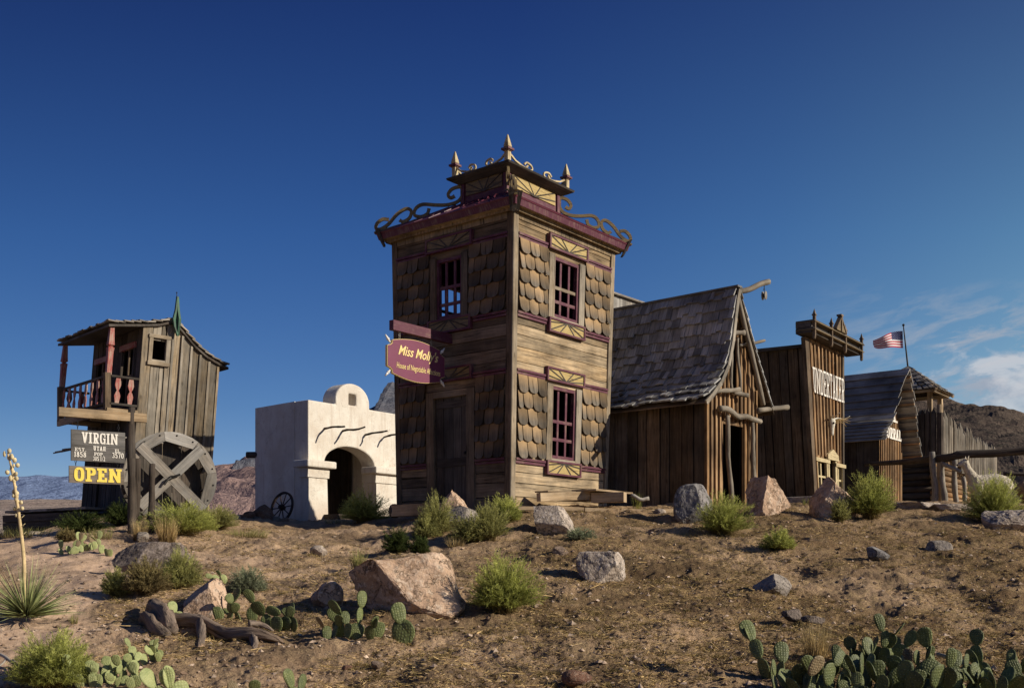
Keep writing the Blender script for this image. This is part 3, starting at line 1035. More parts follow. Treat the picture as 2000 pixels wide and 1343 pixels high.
def tower_window(Q, W, cols, rows, light, cas=.055, mid=None):
    mb = MB()
    ca = cas
    Q.rect(mb, W[0] - ca, W[0], W[2] - .005, W[3] + .006, -.02, .045)
    Q.rect(mb, W[1], W[1] + ca, W[2] - .005, W[3] + .006, -.02, .043)
    Q.rect(mb, W[0] - ca * .98, W[1] + ca * .98, W[2] - .008, W[2] - .001, -.02, .04, 'h')
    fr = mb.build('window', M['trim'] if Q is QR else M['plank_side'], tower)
    mb = MB()
    e, f = .016, .011
    Q.rect(mb, W[0], W[0] + e, W[2], W[3], -.07, .012)
    Q.rect(mb, W[1] - e, W[1], W[2], W[3], -.07, .012)
    Q.rect(mb, W[0] + e, W[1] - e, W[2], W[2] + f, -.07, .012, 'h')
    Q.rect(mb, W[0] + e, W[1] - e, W[3] - f, W[3], -.07, .012, 'h')
    mb.build('frame', M['maroon'], fr)
    for i in range(1, cols):
        mb = MB()
        a = W[0] + (W[1] - W[0]) * i / cols
        Q.rect(mb, a - .009, a + .009, W[2] + f, W[3] - f, -.045, -.02)
        mb.build('glazing_bar', M['maroon'], fr)
    for k, r_ in enumerate(rows):
        mb = MB()
        tt = W[2] + (W[3] - W[2]) * r_
        Q.rect(mb, W[0] + e, W[1] - e, tt - .0055, tt + .0055, -.043, -.014, 'h')
        mb.build('glazing_bar', M['trim'] if (light and k == 0) else M['maroon'], fr)
    return fr


tower_window(QR, UW, 3, (.50, .27), True)
tower_window(QR, LW, 3, (.52, .27), False)
tower_window(QL, LUW, 3, (.52, .24), False, .05)
tower_window(QB, UW, 3, (.5, .25), False)
# door on the shaded side
mb = MB()
QL.rect(mb, LDO[0] - .065, LDO[0], 0, LDO[3] + .01, -.02, .045)
QL.rect(mb, LDO[1], LDO[1] + .065, 0, LDO[3] + .01, -.02, .045)
QL.rect(mb, LDO[0], LDO[1], LDO[3] - .012, LDO[3] + .01, -.06, .04, 'h')
dr = mb.build('door', M['plank_shade'], tower)
mb = MB()
QL.planks(mb, LDO[0], LDO[1], 0, LDO[3] - .012, .22, 'v', .02, -.025, .012, jit=.003)
QL.rect(mb, LDO[0] + .01, LDO[1] - .01, .155, .185, -.035, -.008, 'h')
QL.rect(mb, LDO[0] + .01, LDO[1] - .01, .36, .385, -.035, -.008, 'h')
mb.build('door_leaf', M['plank_dark'], dr)
mb = MB()
mb.ball(QL.pt(LDO[1] - .03, .2, -.02), .03)
mb.build('handle', M['iron'], dr)


def shingles(Q, a0, a1, y0, y1, cols, rows, name='shingle_panel'):
    """rounded wood shingles, corner heights y0 (top) to y1 (bottom)"""
    mb = MB()
    ta, tb = zt(y0), zt(y1)
    rh = (ta - tb) / rows
    wd = (a1 - a0) / cols
    for r_ in range(rows):
        top = ta - r_ * rh + .004
        off = (r_ % 2) * .5
        for c in range(-1, cols + 1):
            x0, x1 = a0 + (c + off) * wd, a0 + (c + 1 + off) * wd
            x0, x1 = max(x0, a0), min(x1, a1)
            if x1 - x0 < wd * .2: continue
            j = (R.random() - .5) * .012
            if R.random() < .012: continue
            cu_l = R.uniform(.0, .02)
            x0 += .0035; x1 -= .0035
            bot = top - rh * R.uniform(1.04, 1.16)
            rx, ry = (x1 - x0) / 2, min((x1 - x0) * Q.W / 2 / Q.H * .95, rh * .55)
            out = [(x0, top), ]
            for k in range(9):
                an = math.pi * (1 + k / 8)
                ca, sa = math.cos(an), math.sin(an)
                out.append(((x0 + x1) / 2 + rx * math.copysign(abs(ca) ** .75, ca), bot + ry + ry * math.copysign(abs(sa) ** .75, sa)))
            out.append((x1, top))
            f = lambda x, t, ex: Q.pt(x + j * (t - top) * 6, t, .022 + (.030 + cu_l) * (top - t) / (rh * 1.1) + ex + R.random() * .0001)
            fr = [f(x, t, .011) for x, t in out]
            bk = [f(x, t, 0) for x, t in out]
            n = len(out)
            mb.add(fr + bk, [tuple(range(n)), tuple(range(2 * n - 1, n - 1, -1))] + [((i + 1) % n, i, n + i, n + (i + 1) % n) for i in range(n)], -UP)
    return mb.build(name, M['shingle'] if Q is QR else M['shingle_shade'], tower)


shingles(QR, .045, .315, 460, 604, 3, 5)
shingles(QR, .685, .96, 460, 604, 3, 5)
shingles(QR, .045, .32, 729, 890, 3, 5)
shingles(QR, .685, .96, 729, 890, 3, 5)
shingles(QL, .045, .33, 460, 604, 3, 5)
shingles(QL, .66, .955, 460, 604, 3, 5)
shingles(QL, .045, .285, 729, 890, 3, 5)
shingles(QL, .715, .955, 729, 890, 3, 5)


def band(Q, y, a0, a1, h=4.2):
    """double maroon moulding"""
    mb = MB()
    for k, o in ((0, .05), (1, .036)):
        ta = zt(y + k * 6.2)
        Q.rect(mb, a0, a1, ta - h / 2 / 1040 * 1.9, ta + h / 2 / 1040 * 1.9, .0, o, 'h')
    return mb.build('moulding', M['maroon'], tower)


def sunburst(Q, a0, a1, y0, y1, up=True, gold=None, dark=None):
    """gold panel with dark rays and a maroon border"""
    ta, tb = zt(y0), zt(y1)
    mb = MB()
    Q.rect(mb, a0, a1, tb, ta, .0, .062, 'h')
    p = mb.build('sunburst_panel', gold or M['gold'], tower)
    mb = MB()
    bw, bt = .013, .0062
    Q.rect(mb, a0 - bw, a1 + bw, ta, ta + bt, 0, .082, 'h')
    Q.rect(mb, a0 - bw, a1 + bw, tb - bt, tb, 0, .082, 'h')
    Q.rect(mb, a0 - bw, a0, tb, ta, 0, .080)
    Q.rect(mb, a1, a1 + bw, tb, ta, 0, .080)
    mb.build('border', M['maroon'], p)
    mb = MB()
    cx = (a0 + a1) / 2
    o = .0645
    cy, ey = (tb, ta) if up else (ta, tb)
    hw = (a1 - a0) / 2
    k = 0
    for x, y in ((a0, cy + (ey - cy) * .28), (a0, ey), (cx - hw * .42, ey), (cx + hw * .42, ey), (a1, ey), (a1, cy + (ey - cy) * .28)):
        k += 1
        p0, p1 = Q.pt(cx, cy, o), Q.pt(x, y, o)
        d_ = (p1 - p0).normalized()
        sd = d_.cross(Q.n) * .011
        mb.prism([p0 - sd, p0 + sd, p1 + sd, p1 - sd], Q.n * (.003 + k * .0006), d_)
    mb.build('ray_groove', M['plank_dark'], p)
    return p


for Q, gold in ((QR, M['gold']), (QL, M['gold_dull'])):  # left face takes the duller gold, its shade put into the colour
    wl, wr = (.315, .685) if Q is QR else (.33, .66)
    sunburst(Q, .32, .68, 432, 455, True, gold)
    sunburst(Q, .33, .67, 602, 624, False, gold)
    sunburst(Q, .32, .68, 703, 724, True, gold)
    for y in (452, 606, 719):
        band(Q, y, .035, .305); band(Q, y, .695, .965)
    if Q is QR:
        sunburst(Q, .335, .665, 893, 915, False, gold)
        band(Q, 894, .035, .32); band(Q, 894, .68, .965)
    else:
        band(Q, 894, .04, .285); band(Q, 894, .715, .96)

# ---- eaves and roof
OV = .19
cen = (t0 + t1 + t2 + t3) / 4
cor = [t0, t1, t2, t3]


def ins(k, d_, z):
    """point at tower corner k moved inwards by d_ along both walls"""
    p = cor[k]
    a = (cor[(k + 1) % 4] - p).normalized(); b = (cor[(k - 1) % 4] - p).normalized()
    q = p + (a + b) * d_
    q.z = z
    return q


def frustum(mb, d0, z0, d1, z1, th=.03, strip=None):
    for k in range(4):
        k2 = (k + 1) % 4
        a0, a1, c1, c0 = ins(k, d0, z0), ins(k2, d0, z0), ins(k2, d1, z1), ins(k, d1, z1)
        n = (a1 - a0).cross(c0 - a0).normalized()
        mb.hexa([a0, a1, c1, c0], [p - n * th for p in (a0, a1, c1, c0)], c0 - a0)


mb = MB()
frustum(mb, -.02, TT - .03, -OV, TT - .015, .02)      # boxed soffit
frustum(mb, -.015, TT - .16, -.02, TT - .03, .05)
frustum(mb, -.10, TT - .075, -.10, TT - .02, .05)
mb.build('soffit', M['plank'], tower)
mb = MB()
frustum(mb, -OV, TT - .02, -OV - .035, TT + .10, .03)
mb.build('fascia', M['maroon'], tower)
rf = MB()
frustum(rf, -OV - .05, TT + .105, .72, TT + .62, .03)
roof = rf.build('roof', M['maroon_roof'], tower)
mb = MB()
for k in range(4):           # loose edge strips on the metal roof
    k2 = (k + 1) % 4
    for j in range(9):
        f = (j + .5) / 9
        a = ins(k, -OV + .0, TT + .125).lerp(ins(k2, -OV, TT + .125), f)
        b = ins(k, .7, TT + .625).lerp(ins(k2, .7, TT + .625), f)
        mb.beam(a, b, .022, .02)
mb.build('roof_seam', M['maroon_roof'], roof)
# corner fan blocks under the eave corners
for k in range(4):
    mb = MB()
    c = ins(k, -OV * .72, TT + .045)
    dirc = (c - cen); dirc.z = 0; dirc.normalize()
    sd = dirc.cross(UP)
    for j in range(-2, 3):
        mb.prism([c + sd * (j * .05 - .024) + UP * .13 + dirc * .10, c + sd * (j * .05 + .024) + UP * .13 + dirc * .10, c + sd * (j * .03 + .012) - UP * .17 - dirc * .05, c + sd * (j * .03 - .012) - UP * .17 - dirc * .05], dirc * .04, UP)
    mb.build('eave_corner_block', M['plank_dark'], tower)
# ---- cupola
CD = .76
cu = [ins(k, CD, TT + .5) for k in range(4)]
dl = (cor[3] - cor[0]).normalized()
sh = dl * -.30
cu[2] += sh; cu[3] += sh
C0, C1 = TT + .5, TT + 1.05


def cup(k, out, z):
    p = cu[k].copy()
    a = (cu[(k + 1) % 4] - p).normalized(); b = (cu[(k - 1) % 4] - p).normalized()
    q = p - (a + b) * out
    q.z = z
    return q


cupola = thing('cupola', b0, None, None)
cupola.parent = tower
cupola.location = (0, 0, 0)
mb = MB()
for k in range(4):
    k2 = (k + 1) % 4
    Q = Quad(cup(k, 0, C0), cup(k2, 0, C0), cup(k2, 0, C1), cup(k, 0, C1))
    Q.rect(mb, 0, 1, 0, 1, -.05, 0, 'h')
mb.build('cupola_wall', M['maroon'], cupola)
for k in range(4):
    k2 = (k + 1) % 4
    Q = Quad(cup(k, 0, C0), cup(k2, 0, C0), cup(k2, 0, C1), cup(k, 0, C1))
    mb = MB(); Q.rect(mb, .09, .91, .48, .90, 0, .02, 'h')
    mb.build('gold_panel', M['gold'] if k == 0 else M['gold_dull'], cupola)  # unlit sides get the dull gold as painted shade
    mb = MB()
    for i, (x, y) in enumerate(((.09, .62), (.10, .9), (.38, .9), (.62, .9), (.90, .9), (.91, .62))):
        p0, p1 = Q.pt(.5, .48, .021), Q.pt(x, y, .021)
        d_ = (p1 - p0).normalized(); sd = d_.cross(Q.n) * .011
        mb.prism([p0 - sd, p0 + sd, p1 + sd, p1 - sd], Q.n * (.003 + i * .0006), d_)
    mb.build('ray_groove', M['plank_dark'], cupola)
    mb = MB()
    for a, b in ((-.02, .055), (.945, 1.02)): Q.rect(mb, a, b, 0, 1, .0, .03)
    Q.rect(mb, .055, .945, .92, 1, 0, .028, 'h')
    mb.build('cupola_trim', M['maroon'], cupola)
mb = MB()
lo = [cup(k, .05, C1 - .06) for k in range(4)]; hi = [cup(k, .21, C1 + .02) for k in range(4)]; hi2 = [cup(k, .22, C1 + .055) for k in range(4)]; pk = [cup(k, -.1, C1 + .15) for k in range(4)]
for A, B in ((lo, hi), (hi, hi2), (hi2, pk)):
    for k in range(4):
        k2 = (k + 1) % 4
        mb.prism([A[k], A[k2], B[k2], B[k]], ((cup(0, 0, C1) + cup(2, 0, C1)) / 2 - (A[k] + A[k2]) / 2).normalized() * .02, A[k2] - A[k])
mb.prism(pk, (0, 0, .015))
mb.build('cupola_roof', M['plank_dark'], cupola)
# finials
for k in range(4):
    p = cup(k, .10, C1 + .06)
    mb = MB()
    a = (cu[(k + 1) % 4] - cu[k]).normalized(); b = (cu[(k - 1) % 4] - cu[k]).normalized()
    mb.box(p + UP * .09, a * .085, b * .085, UP * .26)
    f = mb.build('finial', M['cream'], tower)
    mb = MB()
    mb.box(p + UP * .235, a * .17, b * .17, UP * .035)
    mb.box(p + UP * .21, a * .12, b * .12, UP * .02)
    mb.build('finial_cap', M['maroon'], f)
    mb = MB()
    z0 = p + UP * .253
    prof = [(.03, 0), (.055, .03), (.042, .10), (.008, .245)]
    for i in range(3):
        r0, h0 = prof[i]; r1, h1 = prof[i + 1]
        q0 = [z0 + UP * h0 + (a * sx + b * sy) * r0 for sx, sy in ((-1, -1), (1, -1), (1, 1), (-1, 1))]
        q1 = [z0 + UP * h1 + (a * sx + b * sy) * r1 for sx, sy in ((-1, -1), (1, -1), (1, 1), (-1, 1))]
        mb.add(q0 + q1, [(0, 1, 5, 4), (1, 2, 6, 5), (2, 3, 7, 6), (3, 0, 4, 7), (3, 2, 1, 0), (4, 5, 6, 7)], UP)
    mb.build('finial_tip', M['cream'], f)


def ribbon(mb, pts, origin, ex, ez, wd, th):
    """flat sawn scroll: polyline in (x,z) with width wd and thickness th"""
    nrm = ex.cross(ez).normalized()
    n = len(pts)
    P3 = [origin + ex * x + ez * z for x, z in pts]
    L, Rt = [], []
    for i in range(n):
        d_ = (P3[min(i + 1, n - 1)] - P3[max(i - 1, 0)]).normalized()
        s_ = nrm.cross(d_) * (wd / 2 * (1.25 if i in (0, n - 1) else 1))
        L.append(P3[i] + s_); Rt.append(P3[i] - s_)
    vs = [p + nrm * th / 2 for p in L] + [p + nrm * th / 2 for p in Rt] + [p - nrm * th / 2 for p in L] + [p - nrm * th / 2 for p in Rt]
    fs = []
    for i in range(n - 1):
        fs += [(i, n + i, n + i + 1, i + 1), (2 * n + i + 1, 3 * n + i + 1, 3 * n + i, 2 * n + i), (i + 1, 2 * n + i + 1, 2 * n + i, i), (n + i, 3 * n + i, 3 * n + i + 1, n + i + 1)]
    fs += [(0, 2 * n, 3 * n, n), (n - 1, 2 * n - 1, 4 * n - 1, 3 * n - 1)]
    mb.add(vs, fs, ex)


def spline(pts, k=5):
    out = []
    n = len(pts)
    for i in range(n - 1):
        p0, p1, p2, p3 = pts[max(i - 1, 0)], pts[i], pts[i + 1], pts[min(i + 2, n - 1)]
        for j in range(k):
            t = j / k
            out.append(tuple(.5 * ((2 * b) + (-a + c) * t + (2 * a - 5 * b + 4 * c - e) * t * t + (-a + 3 * b - 3 * c + e) * t ** 3) for a, b, c, e in zip(p0, p1, p2, p3)))
    out.append(tuple(pts[-1]))
    return out


# curls in units along the hip (0 = eave corner, 1 = cupola) and heights above the hip line
S1 = [(.165, .115), (.10, .15), (.035, .115), (.02, .045), (.07, .012), (.16, .05), (.26, .16), (.36, .20), (.42, .145), (.40, .05), (.33, .02), (.29, .06)]
S2 = [(.62, .10), (.60, .03), (.53, .015), (.455, .07), (.47, .16), (.55, .19), (.70, .12), (.84, .07), (.955, .08), (1.0, .18), (.97, .28), (.88, .285), (.835, .22), (.865, .16), (.91, .17)]
for k in (0, 1, 2, 3):
    e = ins(k, -OV - .06, TT + .11)
    f = cup(k, .0, TT + .60)
    if k == 0: f = cup(k, .05, TT + .66)
    ex = (f - e)
    rise = Vector((0, 0, ex.z)); exh = Vector((ex.x, ex.y, 0))
    L_ = exh.length
    mb = MB()
    for S in (S1, S2):
        pts = [(x * L_, z * 1.25 + x * ex.z + .02) for x, z in spline(S, 4)]
        ribbon(mb, pts, e, exh.normalized(), UP, .055, .045)
    mb.beam(e, f, .05, .03)
    mb.build('roof_scroll', M['gold_dull'], tower)
mb = MB()
for k in range(4):
    k2 = (k + 1) % 4
    a, b = cup(k, .10, C1 + .07), cup(k2, .10, C1 + .07)
    ex = (b - a); L_ = ex.length; exn = ex.normalized()
    for flip in (0, 1):
        S = spline([(.33, .10), (.30, .06), (.35, .03), (.40, .07), (.38, .13), (.31, .15), (.27, .10)], 4)
        T_ = [(.03, .17), (.12, .09), (.24, .045), (.36, .03)]
        for q, wdt in ((S, .03), (T_, .03)):
            ribbon(mb, [((1 - x if flip else x) * L_, z) for x, z in q], a, exn, UP, wdt, .03)
    mb.beam(a, b, .03, .03)
mb.build('ridge_cresting', M['cream'], tower)

# ---- bracket beam and hanging sign
nl = QL.n.copy(); nl.z = 0; nl.normalize()
A0 = at(880, 18.89, EYE + 3.985) + nl * .03
hb = Vector((-.623, -.782, 0))
mb = MB()
mb.box(A0 + hb * .70, hb * 1.5, UP * .165, hb.cross(UP) * .10)
mb.build('sign_bracket', M['maroon'], tower)
sx = -hb                      # sign x runs towards the wall (left to right as read)
sn = sx.cross(UP).normalized()
SO = A0 + hb * 1.56 + Vector((0, 0, 0)); SO.z = EYE + 3.46
sign = thing('hanging_sign', SO, 'maroon hanging shop sign with gold script on the tower house bracket', 'sign')
SW, SH = 1.40, .66


def sg(x, y, off=0):
    return SO + sx * x + UP * y + sn * off


out = [(.0, -.17), (.0, .17), (.075, .19), (.12, .225), (.12, .275)]
out += [(.12 + (SW - .24) * k / 10, .275 + .075 * math.sin(math.pi * k / 10)) for k in range(1, 10)]
out += [(SW - .12, .275), (SW - .12, .225), (SW - .075, .19), (SW, .17), (SW, -.17), (SW - .075, -.19), (SW - .12, -.225), (SW - .12, -.275)]
out += [(SW - .12 - (SW - .24) * k / 10, -.275 - .075 * math.sin(math.pi * k / 10)) for k in range(1, 10)]
out += [(.12, -.275), (.12, -.225), (.075, -.19)]
mb = MB(); mb.prism([sg(x, y, .03) for x, y in out], sn * -.06, sx)
mb.build('board', M['maroon_sign'], sign)
mb = MB()
for k in range(len(out)):
    (xa, ya), (xb, yb) = out[k], out[(k + 1) % len(out)]
    mb.beam(sg(xa, ya, .0), sg(xb, yb, .0), .014, .05, side=sn.cross(sg(xb, yb) - sg(xa, ya)))
mb.build('gilt_edge', M['gilt_letter'], sign)
mb = MB()
for x, y, a in ((.075, .235, 135), (.075, -.235, 225), (SW - .075, .235, 45), (SW - .075, -.235, -45)):
    dx, dy = math.cos(math.radians(a)), math.sin(math.radians(a))
    mb.tube([sg(x, y), sg(x + dx * .05, y + dy * .05)], .016, 8)
    mb.ball(sg(x + dx * .06, y + dy * .06), .028)
    mb.tube([sg(x + dx * .07, y + dy * .07), sg(x + dx * .15, y + dy * .15)], [.022, .012], 8)
mb.build('corner_knob', M['white_cap'], sign, smooth=True)
mb = MB()
for x in (.30, SW - .32):
    for k in range(3):
        c = sg(x, .35 + .035 * k)
        ax = (sx if k % 2 else sn)
        mb.tube([c + UP * .025 * math.sin(i * .7854) + ax * .016 * math.cos(i * .7854) for i in range(9)], .0055, 6)
mb.build('hanging_hook', M['log'], sign)


def bfont_text(name, mat, parent, text, fn, x0, x1, y, h, shear=.3, th=.006, bold=0.0, slope=0.0):
    cu_ = bpy.data.curves.new('tmp_text', 'FONT')
    cu_.body = text
    cu_.shear = shear
    cu_.size = 1
    cu_.extrude = .02
    cu_.offset = bold
    cu_.resolution_u = 3
    ob = bpy.data.objects.new('tmp_text', cu_)
    col.objects.link(ob)
    dg_ = bpy.context.evaluated_depsgraph_get()
    me = bpy.data.meshes.new_from_object(ob.evaluated_get(dg_))
    bpy.data.objects.remove(ob)
    co = np.array([v.co[:] for v in me.vertices])
    xa, xb = co[:, 0].min(), co[:, 0].max()
    mbt = MB()
    vs = [fn(x0 + (x1 - x0) * (c[0] - xa) / (xb - xa), y + h * c[1] / .72 + slope * (c[0] - xa) / (xb - xa), .032 + (th if c[2] > 0 else 0)) for c in co]
    mbt.add(vs, [tuple(p.vertices) for p in me.polygons], UP)
    bpy.data.meshes.remove(me)
    return mbt.build(name, mat, parent)


bfont_text('script_lettering', M['gilt_letter'], sign, "Miss Molly's", sg, .24, SW - .17, .055, .165, .38, .006, .012)
bfont_text('motto_lettering', M['gilt_letter'], sign, "House of Negotiable Affections", sg, .20, SW - .12, -.175, .10, .12, .005, 0)
# ================================================================ steep shingled shed
def course_roof(mb, prof, back, courses, width, th=.022, lift=.03, jit=.03, m=0, rag=.04, front_jit=.0):
    """shakes laid in courses down a profile (list of points at the front edge, top to bottom); back = vector to the far end"""
    back = Vector(back)
    L = back.length
    bd = back.normalized()
    # arc length resample
    ds = [0]
    for i in range(len(prof) - 1): ds.append(ds[-1] + (prof[i + 1] - prof[i]).length)

    def at_s(s):
        s = max(0, min(s, ds[-1]))
        for i in range(len(prof) - 1):
            if s <= ds[i + 1] + 1e-9:
                return prof[i].lerp(prof[i + 1], (s - ds[i]) / (ds[i + 1] - ds[i]))
        return prof[-1]
    step = ds[-1] / courses
    for k in range(courses - 1, -1, -1):
        a, b = at_s(k * step - step * .25), at_s((k + 1) * step)
        dn = (b - a)
        n = dn.cross(bd).normalized()
        if n.z < 0: n = -n
        x = -R.random() * width * .6
        while x < L:
            w_ = width * R.uniform(.55, 1.35)
            x0, x1 = max(0, x), min(L, x + w_ - .008)
            x += w_
            if x1 - x0 < .03: continue
            ex = R.uniform(-jit, jit)
            dd = dn.normalized()
            up0, up1 = n * (lift * .3), n * (lift + R.uniform(-.012, .022))
            sl_ = R.uniform(-rag, rag) * .4
            q = [a + bd * x0 + up0, b + dd * (ex + sl_) + bd * x0 + up1, b + dd * ex + bd * x1 + up1, a + bd * x1 + up0]
            mb.hexa([p + n * th for p in q], q, dn, m)


d1, d2 = Vector((.65, .76, 0)).normalized(), Vector((-.76, .65, 0)).normalized()
SB = EYE + 1.0
F0 = at(1378, 19.5, SB)
W_, D_ = 1.95, 2.75
he, hr = EYE + 3.05 - SB, EYE + 5.22 - SB
shed = thing('shed', F0, 'steep gabled plank shed with curved grey shake roof right of the tower house', 'shed')
fl, fr_, bl, br = F0, F0 + d1 * W_, F0 + d2 * D_, F0 + d1 * W_ + d2 * D_
SQF = Quad(fl, fr_, fr_ + UP * he, fl + UP * he)
SQL = Quad(bl, fl, fl + UP * he, bl + UP * he)
SQR = Quad(fr_, br, br + UP * he, fr_ + UP * he)
SQB = Quad(br, bl, bl + UP * he, br + UP * he)
gp = [(0, 1.01), (.14, 1.12), (.28, 1.29), (.37, 1.52), (.44, 1.84), (.50, 2.03)]


def gab(a):
    b = min(a, 1 - a) if a <= .5 else None
    if a <= .5:
        for i in range(len(gp) - 1):
            if a <= gp[i + 1][0] + 1e-6:
                f = (a - gp[i][0]) / (gp[i + 1][0] - gp[i][0])
                return gp[i][1] + f * (gp[i + 1][1] - gp[i][1])
    return 2.03 + (a - .5) / .5 * (1.18 - 2.03)


DO = (.34, .72, 0, .80)
WO = (.44, .60, 1.13, 1.60)
mb = MB()
SQF.planks(mb, 0, 1, 0, 2.1, .16, 'v', .028, 0, .016, [DO, WO], gab, .012)
mb.build('gable_wall', M['plank_warm'], shed)
mb = MB()
SQL.planks(mb, 0, 1, 0, 1.0, .26, 'v', .03, 0, .022, jit=.018)
SQR.planks(mb, 0, 1, 0, 1.15, .26, 'v', .03, 0, .008, jit=.014)
SQB.planks(mb, 0, 1, 0, 2.0, .26, 'v', .03, 0, .004, (), lambda a: gab(1 - a), .006)
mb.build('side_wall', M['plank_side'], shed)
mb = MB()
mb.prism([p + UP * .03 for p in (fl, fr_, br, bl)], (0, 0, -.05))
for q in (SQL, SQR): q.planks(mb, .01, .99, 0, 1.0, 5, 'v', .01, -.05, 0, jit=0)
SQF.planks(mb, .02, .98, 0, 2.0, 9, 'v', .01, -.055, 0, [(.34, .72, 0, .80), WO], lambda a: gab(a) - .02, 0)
mb.build('shade_lining', M['dark_inside'], shed)
# batten strips on the gable
mb = MB()
n = 12
for i in range(n + 1):
    a = .01 + .98 * i / n
    lo = 0
    if DO[0] - .02 < a < DO[1] + .02: lo = .83
    if WO[0] - .02 < a < WO[1] + .02:
        SQF.rect(mb, a - .012, a + .012, lo, 1.12, .012, .034); lo = 1.62
    SQF.rect(mb, a - .012, a + .012, lo, gab(a) - .02, .012, .034 + .001 * (i % 3))
mb.build('batten', M['plank_warm'], shed)
# roof
ov = d2 * -.16


def fp(px, py, w_=None, Y=None):
    """point in the gable front plane"""
    a, t = SQF.inv(px, py)
    return SQF.pt(a, t)


lp = [SQF.pt(.5, 2.06), SQF.pt(.46, 1.95), SQF.pt(.42, 1.79), SQF.pt(.37, 1.56), SQF.pt(.28, 1.33), SQF.pt(.14, 1.155), SQF.pt(-.03, 1.02), SQF.pt(-.14, .945)]
lp = [p + ov for p in lp]
rp = [SQF.pt(.5, 2.06), SQF.pt(.8, 1.55), SQF.pt(1.22, .98)]
rp = [p + ov * 1.1 for p in rp]
back = d2 * (D_ + .3)
mb = MB()
course_roof(mb, lp, back, 12, .145, .03, .066, .045)
course_roof(mb, rp, back, 12, .17, .022, .036, .02)
mb.beam(lp[0] + UP * .03 - d2 * .02, lp[0] + UP * .03 + back, .18, .035)
rf = mb.build('roof', M['shake'], shed)
mb = MB()
for pr in (lp, rp):
    for i in range(len(pr) - 1):
        a, b = pr[i] - UP * .02, pr[i + 1] - UP * .02
        mb.hexa([a, b, b + back, a + back], [p - UP * .02 for p in (a, b, b + back, a + back)], back)
mb.build('roof_deck', M['plank_side'], rf)
mb = MB()
for pr in (lp,):
    for i in range(len(pr) - 1):
        mb.beam(pr[i] - d2 * .012 - UP * .03, pr[i + 1] - d2 * .012 - UP * .03, .03, .09, side=d2)
mb.build('barge_board', M['pole'], shed)


def gnarl(a, b, r0, r1, amp, n=9, seg=8, mb=None, jit=.12):
    """crooked pole"""
    a, b = Vector(a), Vector(b)
    d_ = (b - a)
    s1 = d_.orthogonal().normalized(); s2 = d_.normalized().cross(s1)
    f1, f2, p1, p2 = R.uniform(3, 7), R.uniform(3, 7), R.uniform(0, 6), R.uniform(0, 6)
    pts, rr = [], []
    for i in range(n + 1):
        t = i / n
        e = math.sin(math.pi * min(max(t, .0), 1)) * .5 + .5
        pts.append(a + d_ * t + s1 * amp * math.sin(f1 * t + p1) * e + s2 * amp * math.sin(f2 * t + p2) * e)
        rr.append((r0 + (r1 - r0) * t) * R.uniform(.85, 1.15))
    mb = mb or MB()
    mb.tube(pts, rr, seg, 0, jit)
    return mb


o_ = .10


def so_(px, py, off=o_):
    a, t = SQF.inv(px, py)
    return SQF.pt(a, t, off)


mb = gnarl(so_(1428, 585, .16), so_(1476, 792, .16), .045, .055, .02, 10)
mb.build('rake_pole', M['pole'], shed, smooth=True)
for (x0, y0, x1, y1, r0, r1, am, nm) in ((1411, 812, 1419, 985, .04, .05, .02, 'door_post'), (1460, 818, 1468, 985, .045, .055, .03, 'door_post'), (1417, 655, 1420, 762, .03, .034, .012, 'window_post'), (1431, 660, 1437, 770, .028, .032, .012, 'window_post')):
    gnarl(so_(x0, y0), so_(x1, y1), r0, r1, am, 9, 8, None, .2).build(nm, M['pole'], shed, smooth=True)
mb = MB()
pts = [so_(1392, 799, .14), so_(1404, 800, .16), so_(1416, 806, .15), so_(1430, 815, .13), so_(1445, 814, .13), so_(1458, 819, .12), so_(1474, 824, .12)]
mb.tube(spline([tuple(p) for p in pts], 3), [.060 * (1.0 - .03 * i / 3) * R.uniform(.9, 1.12) for i in range(19)], 9, 0, .1)
mb.build('door_lintel', M['pole'], shed, smooth=True)
for (x0, y0, x1, y1, r) in ((1385, 766, 1424, 762, .045), (1424, 766, 1441, 774, .05), (1420, 655, 1434, 652, .05), (1440, 676, 1473, 668, .03), (1476, 802, 1518, 797, .055)):
    gnarl(so_(x0, y0, .05), so_(x1, y1, .22), r, r * .95, .012, 6).build('purlin_end', M['pole'], shed, smooth=True)
mb = MB()
pts = [so_(1424, 570, -.3), so_(1432, 571, .1), so_(1448, 568, .18), so_(1462, 559, .24), so_(1476, 555, .28)]
mb.tube(spline([tuple(p) for p in pts], 3), .055, 9, 0, .12)
mb.build('ridge_pole', M['pole'], shed, smooth=True)
tip = so_(1469, 558, .26)
pl = thing('pulley', tip - UP * .28, 'small wooden pulley block dangling from the ridge pole of the steep shed', 'pulley')
mb = MB(); mb.tube([tip - UP * .04, tip - UP * .10], .008, 6)
mb.tube([tip - UP * .12 + d1 * .022 * math.cos(i * .7854) + UP * .022 * math.sin(i * .7854) for i in range(9)], .006, 6)
mb.build('hook', M['iron'], pl)
mb = MB()
c = tip - UP * .235
for o2 in (-.03, .03):
    mb.prism([c + d1 * .05 * math.cos(i * .5236) + UP * .085 * math.sin(i * .5236) + d2 * (o2 - .01) for i in range(12)], d2 * .02, UP)
mb.build('block', M['log'], pl)
mb = MB(); mb.prism([c + d1 * .038 * math.cos(i * .5236) + UP * .038 * math.sin(i * .5236) - d2 * .018 for i in range(12)], d2 * .036)
mb.build('sheave', M['iron'], pl)

